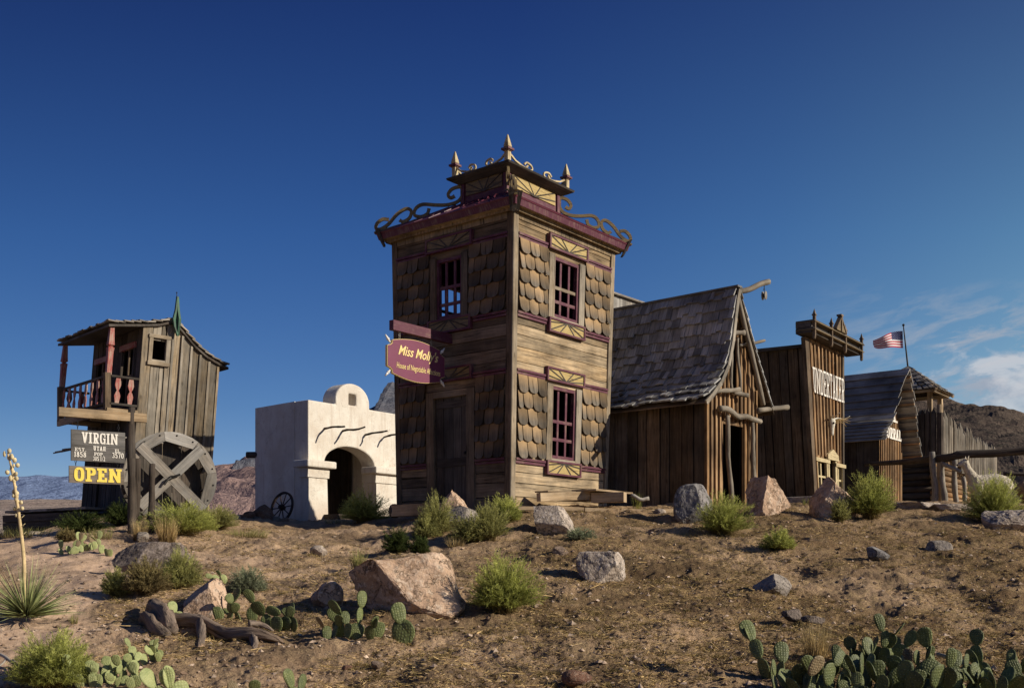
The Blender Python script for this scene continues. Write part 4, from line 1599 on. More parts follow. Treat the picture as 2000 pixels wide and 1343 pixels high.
# a tall plank building showing between the tower and the shed
bk = thing('back_building', at(1215, 30.4, EYE + .6), 'silvery plank building glimpsed behind the shed roof', 'building')
q0, q1 = at(1190, 29.5, EYE + .3), at(1190, 29.5, EYE + .3) + d1 * 3.0
h_ = EYE + 7.5 - q0.z
Qk = Quad(q0, q1, q1 + UP * h_, q0 + UP * h_)
Qk2 = Quad(q0 + d2 * 1.6, q0, q0 + UP * h_, q0 + d2 * 1.6 + UP * h_)
Qk3 = Quad(q1, q1 + d2 * 1.6, q1 + d2 * 1.6 + UP * h_, q1 + UP * h_)
mb = MB()
Qk.planks(mb, 0, 1, 0, 1, .17, 'v', .03, 0, .006, rag=.004); Qk2.planks(mb, 0, 1, 0, 1, .2, 'v', .03, 0, .004); Qk3.planks(mb, 0, 1, 0, 1, .2, 'v', .03, 0, .004)
mb.build('wall', M['plank_gray'], bk)
mb = MB(); mb.beam(q0 + UP * (h_ + .03) - d1 * .08, q1 + UP * (h_ + .03) + d1 * .08, .2, .05); mb.build('coping', M['plank_gray'], bk)

# ================================================================ undertaker
e1, e2 = Vector((.597, .803, 0)).normalized(), Vector((-.803, .597, 0)).normalized()
UB = EYE + 1.38
u0 = at(1591, 24.5, UB); u1 = u0 + e1 * 1.84
ut0 = u0 - e1 * .60 + UP * (EYE + 5.18 - UB); ut1 = u1 + UP * (EYE + 5.18 - UB) - e1 * .02
und = thing('undertaker_shop', u0, 'tall false fronted wooden undertaker shop widening towards its bracketed cornice', 'building')
UF = Quad(u0, u1, ut1, ut0)
sdx = Vector((-.15, 0, 0))
us0 = u0 + e2 * 3.0
UL = Quad(us0, u0, u0 - e1 * .50 + UP * (EYE + 4.90 - UB), us0 - e1 * .5 + UP * (EYE + 4.97 - UB))
ur = u1 + e2 * 3.0
UR = Quad(u1, ur, ur + UP * 3.4, u1 + UP * 3.4)
UBK = Quad(ur, us0, us0 + UP * 3.4, ur + UP * 3.4)


def ufi(px, py): return UF.inv(px, py)


ua0, ua1 = .08, .97
DOOR = (.50, .70, 0, .286); WL = (.13, .42, .079, .26); WR = (.78, .96, .079, .25)
mb = MB()
UF.planks(mb, 0, 1, 0, 1, .19, 'v', .03, 0, .014, [DOOR, WL, WR], None, .012)
mb.build('front_wall', M['plank_warm'], und)
mb = MB()
n = 10
for i in range(1, n):
    a = i / n
    lo = .30 if (WL[0] - .03 < a < WR[1] + .02) else 0
    UF.rect(mb, a - .014, a + .014, lo, .97, .012, .04 + .001 * (i % 3))
mb.build('batten', M['plank_warm'], und)
mb = MB()
UL.planks(mb, 0, 1, 0, 1, .24, 'v', .03, 0, .024, jit=.018)
UR.planks(mb, 0, 1, 0, 1, .24, 'v', .03, 0, .004); UBK.planks(mb, 0, 1, 0, 1, .24, 'v', .03, 0, .004)
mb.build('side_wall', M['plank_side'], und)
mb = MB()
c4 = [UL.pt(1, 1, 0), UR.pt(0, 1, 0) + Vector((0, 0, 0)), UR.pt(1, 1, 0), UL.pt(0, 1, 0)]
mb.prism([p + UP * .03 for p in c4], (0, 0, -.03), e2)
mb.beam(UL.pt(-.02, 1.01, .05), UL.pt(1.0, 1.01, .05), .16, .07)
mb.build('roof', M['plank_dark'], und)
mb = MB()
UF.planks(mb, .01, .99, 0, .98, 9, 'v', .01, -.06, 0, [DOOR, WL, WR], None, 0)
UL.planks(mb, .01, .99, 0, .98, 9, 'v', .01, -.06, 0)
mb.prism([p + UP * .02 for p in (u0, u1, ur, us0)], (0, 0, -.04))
mb.build('shade_lining', M['dark_inside'], und)
mb = MB()
UF.rect(mb, -.05, .045, 0, .98, -.05, .05); UF.rect(mb, .965, 1.01, 0, .98, -.05, .05)
mb.build('corner_board', M['plank_side'], und)
# windows
for Wn in (WL, WR):
    mb = MB()
    UF.rect(mb, Wn[0] - .04, Wn[0], Wn[2], Wn[3], -.02, .04); UF.rect(mb, Wn[1], Wn[1] + .04, Wn[2], Wn[3], -.02, .04)
    UF.rect(mb, Wn[0] - .035, Wn[1] + .035, Wn[2] - .003, Wn[2] + .006, -.02, .036, 'h')
    wn = mb.build('window', M['cream'], und)
    mb = MB(); UF.rect(mb, Wn[0] - .08, Wn[1] + .08, Wn[3], Wn[3] + .022, -.02, .07, 'h'); mb.build('window_head', M['cream'], wn)
    mb = MB(); UF.rect(mb, Wn[0] - .08, Wn[1] + .08, Wn[2] - .02, Wn[2], -.02, .06, 'h'); mb.build('sill', M['cream'], wn)
    mb = MB(); m_ = (Wn[0] + Wn[1]) / 2; UF.rect(mb, m_ - .016, m_ + .016, Wn[2], Wn[3], -.03, .0); mb.build('glazing_bar', M['cream'], wn)
    mb = MB(); m_ = Wn[2] + (Wn[3] - Wn[2]) * .52; UF.rect(mb, Wn[0], Wn[1], m_ - .006, m_ + .006, -.028, .003, 'h'); mb.build('glazing_bar', M['cream'], wn)
mb = MB()
UF.rect(mb, DOOR[0] - .05, DOOR[0], 0, .28, -.02, .05); UF.rect(mb, DOOR[1], DOOR[1] + .05, 0, .28, -.02, .05)
dr = mb.build('door_frame', M['cream'], und)
mb = MB()
mb.prism([UF.pt(a, t, .02) for a, t in ((.42, .284), (.78, .284), (.78, .315), (.60, .352), (.42, .315))], UF.n * .06, e1)
mb.build('door_pediment', M['cream'], dr)
# lettering
f0, f1 = UF.inv(1580, 729), UF.inv(1645, 757)


def ulet(x, y, off): return UF.pt(x, y, off + .05)


lettering('lettering', M['white_letter'], und, 'UNDERTAKER', ulet, .085, .985, .668, .82, .13, .08, .13, .01)
# cornice
cz = EYE + 5.14
ca, cb = UF.pt(-.14, 1, 0), UF.pt(1.22, 1, 0)
ca.z = cb.z = cz
fn = Vector((e1.y, -e1.x, 0))
mb = MB()
L_ = (cb - ca)
for (z0, hh, dep, o) in ((.0, .06, .36, 0), (.07, .05, .42, 0), (.13, .10, .34, 0), (.235, .045, .44, 0)):
    mb.box(ca + L_ / 2 + UP * (z0 + hh / 2) + fn * (dep / 2 - .08), L_ + e1 * .02 * (hh * 10), fn * dep, UP * hh)
mb.build('cornice', M['plank_dark'], und)
mb = MB()
for (z0, hh, dep) in ((.062, .015, .45), (.232, .015, .46)):
    mb.box(ca + L_ / 2 + UP * (z0 + hh / 2) + fn * (dep / 2 - .08), L_ * 1.01, fn * dep, UP * hh)
mb.build('cornice_moulding', M['gold_dull'], und)
for a in (.015, .34, .62, .975):
    p = ca + L_ * a + fn * .33
    mb = MB()
    mb.box(p + UP * .14, e1 * .06, fn * .06, UP * .48)
    mb.box(p + UP * .385, e1 * .09, fn * .09, UP * .025)
    q = [p + UP * .395 + e1 * sx_ * .035 + fn * sy_ * .035 for sx_, sy_ in ((-1, -1), (1, -1), (1, 1), (-1, 1))]
    mb.add(q + [p + UP * .53], [(0, 1, 4), (1, 2, 4), (2, 3, 4), (3, 0, 4), (3, 2, 1, 0)], UP)
    mb.ball(p - UP * .12, .038)
    mb.build('cornice_post', M['plank_side'], und)
p = ca + L_ * .48 + fn * .34
mb = MB(); mb.prism([p + e1 * a + UP * b for a, b in ((-.30, .28), (.30, .28), (0, .58))], fn * .06, e1)
pd = mb.build('pediment', M['gold_dull'], und)
mb = MB()
mb.beam(p + e1 * -.34 + UP * .28 + fn * .03, p + UP * .61 + fn * .03, .10, .04); mb.beam(p + e1 * .34 + UP * .28 + fn * .03, p + UP * .61 + fn * .03, .10, .04)
mb.box(p + UP * .46 + fn * .075, e1 * .05, fn * .03, UP * .36)
mb.box(p + UP * .65 + fn * .03, e1 * .14, fn * .12, UP * .04)
mb.build('pediment_trim', M['plank_side'], pd)
# longhorn skull on the front
a_, t_ = .55, .497
sk = thing('cattle_skull', UF.pt(a_, t_, .05), 'bleached horned cattle skull hung on the undertaker front wall', 'skull')
c = UF.pt(a_, t_, .10)
nn = UF.n
mb = MB()
rings = [(.16, .075, .05), (.10, .10, .07), (.02, .085, .065), (-.08, .055, .055), (-.18, .05, .045), (-.24, .035, .03)]
mb.tube([c + UP * z for z, _, _ in rings], [r for _, r, _ in rings], 10, 0, 0, True, .75)
mb.build('skull_bone', M['bone'], sk, smooth=True)
for s_ in (-1, 1):
    mb = MB(); mb.ball(c + e1 * s_ * .055 + UP * .05 + nn * .055, .026); mb.build('eye_socket', M['black'], sk)
    mb = MB()
    pts = [c + e1 * s_ * .08 + UP * .15, c + e1 * s_ * .2 + UP * .19 + nn * .06, c + e1 * s_ * .30 + UP * .17 + nn * .18, c + e1 * s_ * .36 + UP * .24 + nn * .30]
    mb.tube(spline([tuple(q) for q in pts], 3), [.026 - .0023 * i for i in range(10)], 7)
    mb.build('horn', M['bone'], sk, smooth=True)
mb = MB()
for k in range(9):
    b = c + UP * R.uniform(.02, .12) + nn * .05
    mb.tube(spline([tuple(b), tuple(b + e1 * R.uniform(.1, .2) + nn * .12 + UP * R.uniform(0, .1)), tuple(b + e1 * R.uniform(.25, .5) + nn * R.uniform(.1, .3) + UP * R.uniform(-.1, .14))], 3), [.008, .007, .006, .005, .004, .003, .002], 4)
mb.build('straw_tuft', M['straw'], sk)

# ================================================================ corral barn
g1_, g2_ = Vector((.61, .79, 0)).normalized(), Vector((-.79, .61, 0)).normalized()
BB = EYE + 1.55
v0 = at(1717, 28, BB)
bw, bd_ = 1.72, 3.0
v1, v2, v3 = v0 + g1_ * bw, v0 + g1_ * bw + g2_ * bd_, v0 + g2_ * bd_
bhe, bhr = EYE + 3.30 - BB, EYE + 5.16 - BB
barn = thing('corral_barn', v0, 'narrow gabled corral barn roofed with dark horizontal boards, right of the undertaker shop', 'barn')
BF = Quad(v0, v1, v1 + UP * bhe, v0 + UP * bhe)
BL = Quad(v3, v0, v0 + UP * bhe, v3 + UP * bhe)
BR = Quad(v1, v2, v2 + UP * bhe, v1 + UP * bhe)
BK = Quad(v2, v3, v3 + UP * bhe, v2 + UP * bhe)
gtop = lambda a: 1 + (bhr / bhe - 1) * (1 - abs(2 * a - 1))
mb = MB(); BF.planks(mb, 0, 1, 0, 3, .15, 'v', .03, 0, .02, (), gtop, .02)
for i in range(13):
    a = .02 + .96 * i / 12
    BF.rect(mb, a - .016, a + .016, 0, gtop(a) - .03, .015, .055 + .001 * (i % 3))
mb.build('front_wall', M['plank_warm'], barn)
mb = MB(); BL.planks(mb, 0, 1, 0, 1, .2, 'v', .03, 0, .006); BR.planks(mb, 0, 1, 0, 1, .2, 'v', .03, 0, .006); BK.planks(mb, 0, 1, 0, 3, .2, 'v', .03, 0, .004, (), gtop)
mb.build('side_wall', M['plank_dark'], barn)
mb = MB()
ovb = g2_ * -.42
pk = BF.pt(.5, bhr / bhe + .02) + ovb * 1.25
l1 = BF.pt(-.10, .94) + ovb * .55
mid = BF.pt(.12, 1.30) + ovb * .8
r1 = BF.pt(1.22, .72) + ovb * 1.15
bkv = g2_ * (bd_ + .6)
for (pa, pb, pc) in ((pk, mid, l1), (pk, pk.lerp(r1, .5), r1)):
    n = 13 if pa is pk and pc is l1 else 12
    for k in range(n - 1, -1, -1):
        def sat(f): return pa.lerp(pb, f * 2) if f < .5 else pb.lerp(pc, f * 2 - 1)
        a, b = sat(max(0, (k - .25) / n)), sat((k + 1) / n)
        nrm = (b - a).cross(bkv).normalized()
        if nrm.z < 0: nrm = -nrm
        j1, j2 = R.uniform(-.04, .03), R.uniform(-.05, .05)
        q = [a - g2_ * j1 + nrm * .005, b - g2_ * j1 + nrm * .06, b + bkv + g2_ * j2 + nrm * .06, a + bkv + g2_ * j2 + nrm * .005]
        mb.hexa([p + nrm * .025 for p in q], q, bkv)
mb.build('roof', M['roofboard'], barn)
mb = MB()
for (pa, pb) in ((pk, r1),):
    for k in range(7):
        q = pa.lerp(pb, (k + .5) / 7) - UP * .03
        mb.beam(q, q + bkv, .05, .05)
mb.build('rafter', M['plank_warm'], barn)
bo = lambda x, y, off: BF.pt(x, y, off + .058)
lettering('upper_lettering', M['white_letter'], barn, 'O.K.', bo, .28, .72, 1.30, 1.46, .24, .15, .06, .02)
lettering('lower_lettering', M['white_letter'], barn, 'CORRAL', bo, .08, .92, 1.03, 1.20, .24, .15, .06, .02)

# ================================================================ log fort
FB = EYE + 1.72
k0 = at(1836, 31, FB)
fh0, fh1 = EYE + 3.22, EYE + 4.54
fort = thing('log_fort', k0, 'log blockhouse with pointed palisade upper storey and shake pyramid roof', 'fort')
LL, LR = 2.6, 6.6


def log_wall(mb, a, b, z0, z1, r):
    z = z0
    while z < z1:
        rr = r * R.uniform(.9, 1.1)
        dz = R.uniform(-.01, .01)
        mb.tube([a + UP * (z + rr - a.z) - (b - a).normalized() * R.uniform(.05, .2), (a + b) / 2 + UP * (z + rr + dz - a.z), b + UP * (z + rr - a.z) + (b - a).normalized() * R.uniform(.0, .1)], rr, 8, 0, .08)
        z += rr * 1.9


ki = k0 + g2_ * .25 + g1_ * .25
mb = MB(); log_wall(mb, ki + g2_ * LL, ki, FB, fh0, .10); mb.build('log_wall', M['log_dark'], fort, smooth=True)
mb = MB(); log_wall(mb, ki, ki + g1_ * LR, FB, fh0, .085); mb.build('log_wall', M['plank_warm'], fort, smooth=True)
mb = MB()
x = 0
while x < LL + .2:
    r = R.uniform(.07, .10)
    p = k0 + g2_ * x
    mb.tube([Vector((p.x, p.y, fh0 - R.uniform(0, .08))), Vector((p.x, p.y, fh1 - .15)), Vector((p.x, p.y, fh1 + R.uniform(-.03, .05)))], [r, r, .012], 8, 0, .1)
    x += r * 1.9
mb.build('palisade', M['log_dark'], fort, smooth=False)
mb = MB()
x = .1
while x < LR:
    r = R.uniform(.045, .085)
    p = k0 + g1_ * x - e2 * R.uniform(-.03, .03)
    top = fh1 + R.uniform(-.22, .06) - .095 * x
    mb.tube([Vector((p.x, p.y, fh0 - R.uniform(0, .15) - (.35 if x > 2.2 else 0))), Vector((p.x, p.y, top - .15)), Vector((p.x, p.y, top))], [r, r, .015], 7, 0, .14)
    x += r * R.uniform(1.85, 2.5)
mb.build('palisade', M['pole'], fort)
mb = MB(); mb.tube([k0 - UP * .1, Vector((k0.x, k0.y, fh1 + .1))], .085, 9, 0, .08); mb.build('corner_post', M['log_cut'], fort, smooth=True)
mb = MB()
c4 = [k0, k0 + g1_ * 1.6, k0 + g1_ * 1.6 + g2_ * 2.1, k0 + g2_ * 2.1]
mb.prism([Vector((p.x, p.y, fh0 + .03)) for p in c4], (0, 0, -.05))
mb.build('floor', M['plank_dark'], fort)
rk = at(1829, 30.6, EYE + 5.05)
rc = [rk, rk + g1_ * 1.75, rk + g1_ * 1.75 + g2_ * 2.15, rk + g2_ * 2.15]
ap = sum(rc, Vector()) / 4; ap.z = EYE + 5.93
mb = MB()
for k in range(4):
    a, b = rc[k], rc[(k + 1) % 4]
    n = 7
    for c in range(n - 1, -1, -1):
        f0_, f1_ = (c + 1) / n, max(0, (c - .2) / n)
        lo0, lo1 = ap.lerp(a, f0_), ap.lerp(b, f0_)
        up0, up1 = ap.lerp(a, f1_), ap.lerp(b, f1_)
        nrm = (b - a).cross(ap - a).normalized()
        if nrm.z < 0: nrm = -nrm
        cnt = max(2, int((lo1 - lo0).length / .17))
        for j in range(cnt):
            x0, x1 = j / cnt + .01, (j + 1) / cnt - .01
            dj = (lo0 - up0).normalized() * R.uniform(-.02, .03)
            q = [up0.lerp(up1, x0), lo0.lerp(lo1, x0) + nrm * .035 + dj, lo0.lerp(lo1, x1) + nrm * .035 + dj, up0.lerp(up1, x1)]
            mb.hexa([p + nrm * .02 for p in q], q, lo0 - up0)
rf = mb.build('roof', M['shake_tan'], fort)
mb = MB()
for k in range(4):
    mb.add([rc[k] - UP * .01, rc[(k + 1) % 4] - UP * .01, ap - UP * .01], [(0, 1, 2)], UP)
mb.build('roof_deck', M['plank_side'], rf)
mb = MB()
for k in range(4):
    mb.beam(rc[k] - UP * .03, ap - UP * .03, .07, .07)
    mb.beam(rc[k] + (ap - rc[k]) * .12 - UP * .12, rc[(k + 1) % 4] + (ap - rc[(k + 1) % 4]) * .12 - UP * .12, .09, .10)
mb.build('roof_frame', M['log_cut'], rf)
for f in ((.12, .12), (.88, .12), (.88, .88), (.12, .88)):
    p = k0 + g1_ * (.1 + 1.35 * f[0]) + g2_ * (.15 + 1.75 * f[1])
    mb = MB(); mb.box(Vector((p.x, p.y, (fh0 + EYE + 5.1) / 2)), g1_ * .13, g2_ * .13, UP * (EYE + 5.1 - fh0)); mb.build('roof_post', M['log_cut'], fort)
# flagpole and flag
base = Vector((ap.x, ap.y, ap.z - .05)); top = at(1764.5, base.y, EYE + (1100 - 636) * base.y / F)
fp_ = thing('flagpole', base, 'leaning flagpole with stars and stripes flag above the log fort roof', 'flagpole')
mb = MB(); mb.tube([base, top], [.028, .018], 8); mb.ball(top + UP * .02, .04); mb.build('pole', M['iron'], fp_)
ft = at(1763, base.y, EYE + (1100 - 646) * base.y / F); fb_ = at(1764.5, base.y, EYE + (1100 - 679) * base.y / F)
fw = at(1704, base.y, 0).x - ft.x


def fl_(u, v, off=0):
    """u 0 at the hoist, v 0 at the top"""
    h = ft.lerp(fb_, v)
    wv = math.sin(u * 7.5 + v * 1.2) * .055 * (.3 + u)
    dz = -.10 * u * u + .05 * math.sin(u * 5 + 1) * u - (.10 * u if v < .5 else .0) + (v - .5) * -.18 * u * .3
    p = Vector((h.x + fw * u, h.y + wv * 1.6 - u * .15, h.z + dz * 1.0 + (.25 * u * u * (v - .45))))
    if off:
        p.y -= off
    return p


for cname, mat_, pick in (('red_stripe', 'flag_red', 0), ('white_stripe', 'flag_white', 1)):
    mb = MB()
    for s_ in range(13):
        if s_ % 2 != pick: continue
        nx = 20
        for i in range(nx):
            u0_, u1_ = i / nx, (i + 1) / nx
            if s_ < 7 and u1_ <= .4: continue
            a, b = s_ / 13, (s_ + 1) / 13
            mb.add([fl_(u0_, a), fl_(u1_, a), fl_(u1_, b), fl_(u0_, b)], [(0, 1, 2, 3)], UP)
    fg = mb.build(cname, M[mat_], fp_, kind=None)
mb = MB()
for i in range(8):
    for j in range(7): mb.add([fl_(i / 20, j / 13), fl_((i + 1) / 20, j / 13), fl_((i + 1) / 20, (j + 1) / 13), fl_(i / 20, (j + 1) / 13)], [(0, 1, 2, 3)], UP)
cn = mb.build('canton', M['flag_blue'], fp_)
mb = MB()
for r_ in range(9):
    for c in range(6 if r_ % 2 == 0 else 5):
        u = .4 * (c + (.5 if r_ % 2 == 0 else 1.0)) / 6; v = 7 / 13 * (r_ + .5) / 9
        q = []
        for i in range(10):
            rr = .016 if i % 2 == 0 else .0065
            q.append(fl_(u + rr * .62 * math.sin(i * .6283), v - rr * 1.1 * math.cos(i * .6283), .006))
        mb.add([fl_(u, v, .006)] + q, [(0, 1 + i, 1 + (i + 1) % 10) for i in range(10)], UP)
mb.build('star', M['flag_white'], cn)

# ================================================================ white chapel
h1 = Vector((.60, .80, 0)).normalized(); h2 = Vector((-.75, .66, 0)).normalized()
CB = EYE + .74
CT = EYE + 3.40
p0 = at(602, 22, CB); cw = 2.66
p1 = p0 + h1 * cw; p3 = p0 + h2 * 1.86; p2 = p3 + h1 * cw
KX = 24.6 / 22
XF = (p0, KX, at(602, 24.6, EYE + .74 * KX))
chapel = thing('adobe_chapel', p0, 'small white adobe chapel with arched doorway and rounded bell gable', 'chapel')
CQ = Quad(p0, p1, p1 + UP * (CT - CB), p0 + UP * (CT - CB))
CH = CT - CB
thk = .42
cin = -CQ.n.copy()


def cf(x, z, d_=0):
    """x along the front, z height over base, d_ depth inwards"""
    return p0 + h1 * x + UP * z + cin * d_


ax0, ax1, spz, apz = .46, 1.96, EYE + 2.12 - CB, EYE + 2.52 - CB
arch = []
for k in range(25):
    a = math.pi - math.pi * k / 24
    arch.append(((ax0 + ax1) / 2 + (ax1 - ax0) / 2 * math.cos(a), spz + (apz - spz) * math.sin(a)))
bx0, bx1 = .78, 1.80
bell = [((bx0 + bx1) / 2 + (bx1 - bx0) / 2 * math.cos(math.pi - math.pi * k / 20), CH + .10 + .40 * math.sin(math.pi * k / 20)) for k in range(21)]
# front wall as strips around the arch, one joined shell
mb = MB()


def slab(poly, d0, d1_):
    f = [cf(x, z, d0) for x, z in poly]; b = [cf(x, z, d1_) for x, z in poly]
    n = len(f)
    mb.add(f + b, [tuple(range(n)), tuple(range(2 * n - 1, n - 1, -1))] + [((i + 1) % n, i, n + i, n + (i + 1) % n) for i in range(n)], UP)


vs, fs = [], []
outer = [(0, 0), (0, CH), (bx0, CH)] + bell + [(bx1, CH), (cw, CH), (cw, 0)]
inner = [(ax0, 0)] + arch + [(ax1, 0)]
poly = outer + inner[::-1]
hx0, hx1, hz0, hz1 = 1.17, 1.39, CH + .03, CH + .27
me_poly = poly
bm_ = None
import bmesh
bm_ = bmesh.new()


def shell(poly, hole, d0, d1_):
    bm = bmesh.new()
    loops = []
    for dd in (d0, d1_):
        ring = [bm.verts.new(cf(x, z, dd)) for x, z in poly]
        hr_ = [bm.verts.new(cf(x, z, dd)) for x, z in hole]
        ed = []
        for rg in (ring, hr_):
            for i in range(len(rg)): ed.append(bm.edges.new((rg[i], rg[(i + 1) % len(rg)])))
        bmesh.ops.triangle_fill(bm, use_beauty=True, edges=ed)
        loops.append((ring, hr_))
    for a, b in zip(loops[0], loops[1]):
        for i in range(len(a)):
            j = (i + 1) % len(a)
            bm.faces.new((a[i], a[j], b[j], b[i]))
    bmesh.ops.recalc_face_normals(bm, faces=bm.faces)
    return bm


bm = shell(poly, [(hx0, hz0), (hx1, hz0), (hx1, hz1), (hx0, hz1)], 0, thk)
mbx = MB()
bm.verts.ensure_lookup_table(); bm.verts.index_update()
mbx.add([v.co.copy() for v in bm.verts], [tuple(v.index for v in f.verts) for f in bm.faces], UP)
bm.free()
mb = mbx
fw_ = mb.build('front_wall', M['stucco'], chapel)
bv = fw_.modifiers.new('bevel', 'BEVEL'); bv.width = .035; bv.segments = 2; bv.limit_method = 'ANGLE'; bv.angle_limit = math.radians(50)
mb = MB()
wt_ = .3
wl0, wl1 = p0 + cin * thk, p3
mb.prism([p0 + cin * (thk - .0) , p3, p3 + h1 * wt_, p0 + cin * thk + h1 * wt_], UP * (CH - .002))
mb.prism([p1 + cin * thk, p2, p2 - h1 * wt_, p1 + cin * thk - h1 * wt_], UP * (CH - .003))
mb.prism([p3 + h1 * wt_, p2 - h1 * wt_, p2 - h1 * wt_ - h2 * wt_, p3 + h1 * wt_ - h2 * wt_], UP * (CH - .004))
mb.prism([cf(.2, CH - .25, thk), cf(cw - .2, CH - .25, thk), p2 + UP * (CH - .25) - h1 * .2, p3 + UP * (CH - .25) + h1 * .2], UP * .12)
mb.build('side_wall', M['stucco'], chapel)
mb = MB()
dq = 1.15
Qd = Quad(cf(.28, 0, dq), cf(cw - .28, 0, dq), cf(cw - .28, CH - .24, dq), cf(.28, CH - .24, dq))
Qd.planks(mb, 0, 1, 0, 1, .17, 'v', .03, 0, .010)
mb.build('plank_door', M['plank_dark'], chapel)
# pilasters and capitals
for (x0, x1, l) in ((-.05, ax0 + .02, 1), (ax1 - .02, cw + .05, 0)):
    mb = MB()
    q0 = [cf(x, z, d_) for x, z, d_ in ((x0 - .02, 0, -.09), (x1 + .0, 0, -.09), (x1, 0, .2), (x0 - .02, 0, .2))]
    q1 = [cf(x, z, d_) for x, z, d_ in ((x0 + .02, spz - .12, -.05), (x1 - .0, spz - .12, -.05), (x1, spz - .12, .2), (x0 + .02, spz - .12, .2))]
    mb.add(q0 + q1, [(0, 1, 5, 4), (1, 2, 6, 5), (2, 3, 7, 6), (3, 0, 4, 7), (4, 5, 6, 7), (3, 2, 1, 0)], UP)
    o = mb.build('pilaster', M['stucco'], chapel)
    mb = MB()
    xa, xb = x0 - .14, x1 + .14
    mb.hexa([cf(xa, spz - .13, -.20), cf(xb, spz - .13, -.20), cf(xb, spz + .02, -.20), cf(xa, spz + .02, -.20)], [cf(xa, spz - .13, .28), cf(xb, spz - .13, .28), cf(xb, spz + .02, .28), cf(xa, spz + .02, .28)], UP)
    o = mb.build('capital', M['stucco'], chapel)
    bv = o.modifiers.new('bevel', 'BEVEL'); bv.width = .03; bv.segments = 2
    mb = MB()
    mb.hexa([cf(x0 - .04, spz - .33, -.085), cf(x1 + .03, spz - .33, -.085), cf(x1 + .03, spz - .13, -.10), cf(x0 - .04, spz - .13, -.10)], [cf(x0 - .04, spz - .33, .2), cf(x1 + .03, spz - .33, .2), cf(x1 + .03, spz - .13, .2), cf(x0 - .04, spz - .13, .2)], UP)
    mb.build('necking', M['stucco'], chapel)
# crooked viga sticks
for px, py, ln, rise in ((632.4, 836.5, .68, .0), (669, 843, .72, .06), (713.5, 849, .66, .05), (749, 854, .60, .05)):
    a, t = CQ.inv(px, py)
    s_ = CQ.pt(a, t, -.05)
    gnarl(s_, s_ + CQ.n * ln + UP * rise + h1 * R.uniform(-.02, .06), .026, .018, .02, 8, 7, None, .35).build('viga_stick', M['log_dark'], chapel)
s_ = p3 - UP * 0 + UP * (EYE + 2.38 - CB)
mb = MB(); mb.tube([s_ - h2 * .1 - h1 * -.1, s_ + h2 * .05 - h1 * .0 + Vector((-.16, 0, 0))], .07, 8); mb.build('viga_stub', M['log_dark'], chapel)
mb = MB(); mb.beam(cf(ax0 - .10, .16, -.30), cf(ax1 + .1, .16, -.30), .42, .26); mb.build('door_step', M['log_dark'], chapel)
bm_.free()
XF = None
# ================================================================ leaning cabin on the left
c1 = Vector((.72, .69, 0)).normalized(); c2 = Vector((-.69, .72, 0)).normalized()
KB = EYE + .95
LEAN = .058


def lean(p):
    """the cabin leans to its right as it rises"""
    q = Vector(p)
    q += c1 * (q.z - KB) * LEAN * 1.35
    return q


kf = at(252, 22.5, KB)
kw, kd = 1.80, 2.62
KX = 18.2 / 22.5
XF = (kf, KX, at(252, 18.2, EYE + .95 * KX))
cabin = thing('leaning_cabin', kf, 'crooked leaning plank cabin with shaded red balcony and green roof spike', 'cabin')
he_, hm_ = EYE + 4.42 - KB, EYE + 4.95 - KB
kq = [kf, kf + c1 * kw, kf + c1 * kw + c2 * kd, kf + c2 * kd]
H0 = 3.6
KR = Quad(lean(kq[0]), lean(kq[1]), lean(kq[1] + UP * H0), lean(kq[0] + UP * H0))
KL = Quad(lean(kq[3]), lean(kq[0]), lean(kq[0] + UP * H0), lean(kq[3] + UP * H0))
KK = Quad(lean(kq[2]), lean(kq[3]), lean(kq[3] + UP * H0), lean(kq[2] + UP * H0))
KS = Quad(lean(kq[1]), lean(kq[2]), lean(kq[2] + UP * H0), lean(kq[1] + UP * H0))
kprof = [(-.28, 4.14), (0, 4.18), (.18, 4.24), (.36, 4.36), (.50, 4.14), (.66, 3.88), (.83, 3.69), (1.0, 3.57), (1.12, 3.51)]


def ktop(a):
    for i in range(len(kprof) - 1):
        if a <= kprof[i + 1][0]:
            f = (a - kprof[i][0]) / (kprof[i + 1][0] - kprof[i][0])
            return (kprof[i][1] + f * (kprof[i + 1][1] - kprof[i][1]) - .06) / H0
    return 3.4 / H0


wi = KR.inv(298, 660); wj = KR.inv(318, 706)
KW = (wi[0], wj[0] + .02, wj[1] + .005, wi[1] - .01)
mb = MB(); KR.planks(mb, 0, 1, 0, 3, .235, 'v', .03, 0, .02, [KW], ktop, .016); mb.build('gable_wall', M['plank_cabin'], cabin)
mb = MB()
for i in range(9):
    a = (i + .03) / 8.1
    if KW[0] - .03 < a < KW[1] + .03: continue
    KR.rect(mb, a - .014, a + .014, 0, ktop(a) - .01, .014, .036)
mb.build('batten', M['plank_cabin'], cabin)
KD = (.30, .58, .0, .36); KW1 = (.12, .34, .72, 1.0); KW2 = (.64, .86, .70, 1.03)
mb = MB()
KL.planks(mb, 0, 1, 0, 1.14, .2, 'v', .03, 0, .006, [KD, KW1, KW2])
KK.planks(mb, 0, 1, 0, 3, .2, 'v', .03, 0, .003, (), lambda a: ktop(1 - a)); KS.planks(mb, 0, 1, 0, .99, .2, 'v', .03, 0, .003)
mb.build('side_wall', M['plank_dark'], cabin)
mb = MB()
KR.planks(mb, .01, .99, 0, 3, 9, 'v', .01, -.05, 0, [KW], lambda a: ktop(a) - .02, 0); KL.planks(mb, .01, .99, 0, 1.08, 9, 'v', .01, -.05, 0, [KD, KW1, KW2], None, 0)
KS.planks(mb, .01, .99, 0, .98, 9, 'v', .01, -.05, 0)
for t_ in (.02, .5): mb.prism([KR.pt(.02, t_, -.07), KR.pt(.98, t_, -.07), KK.pt(.02, t_, -.07), KK.pt(.98, t_, -.07)], (0, 0, -.03))
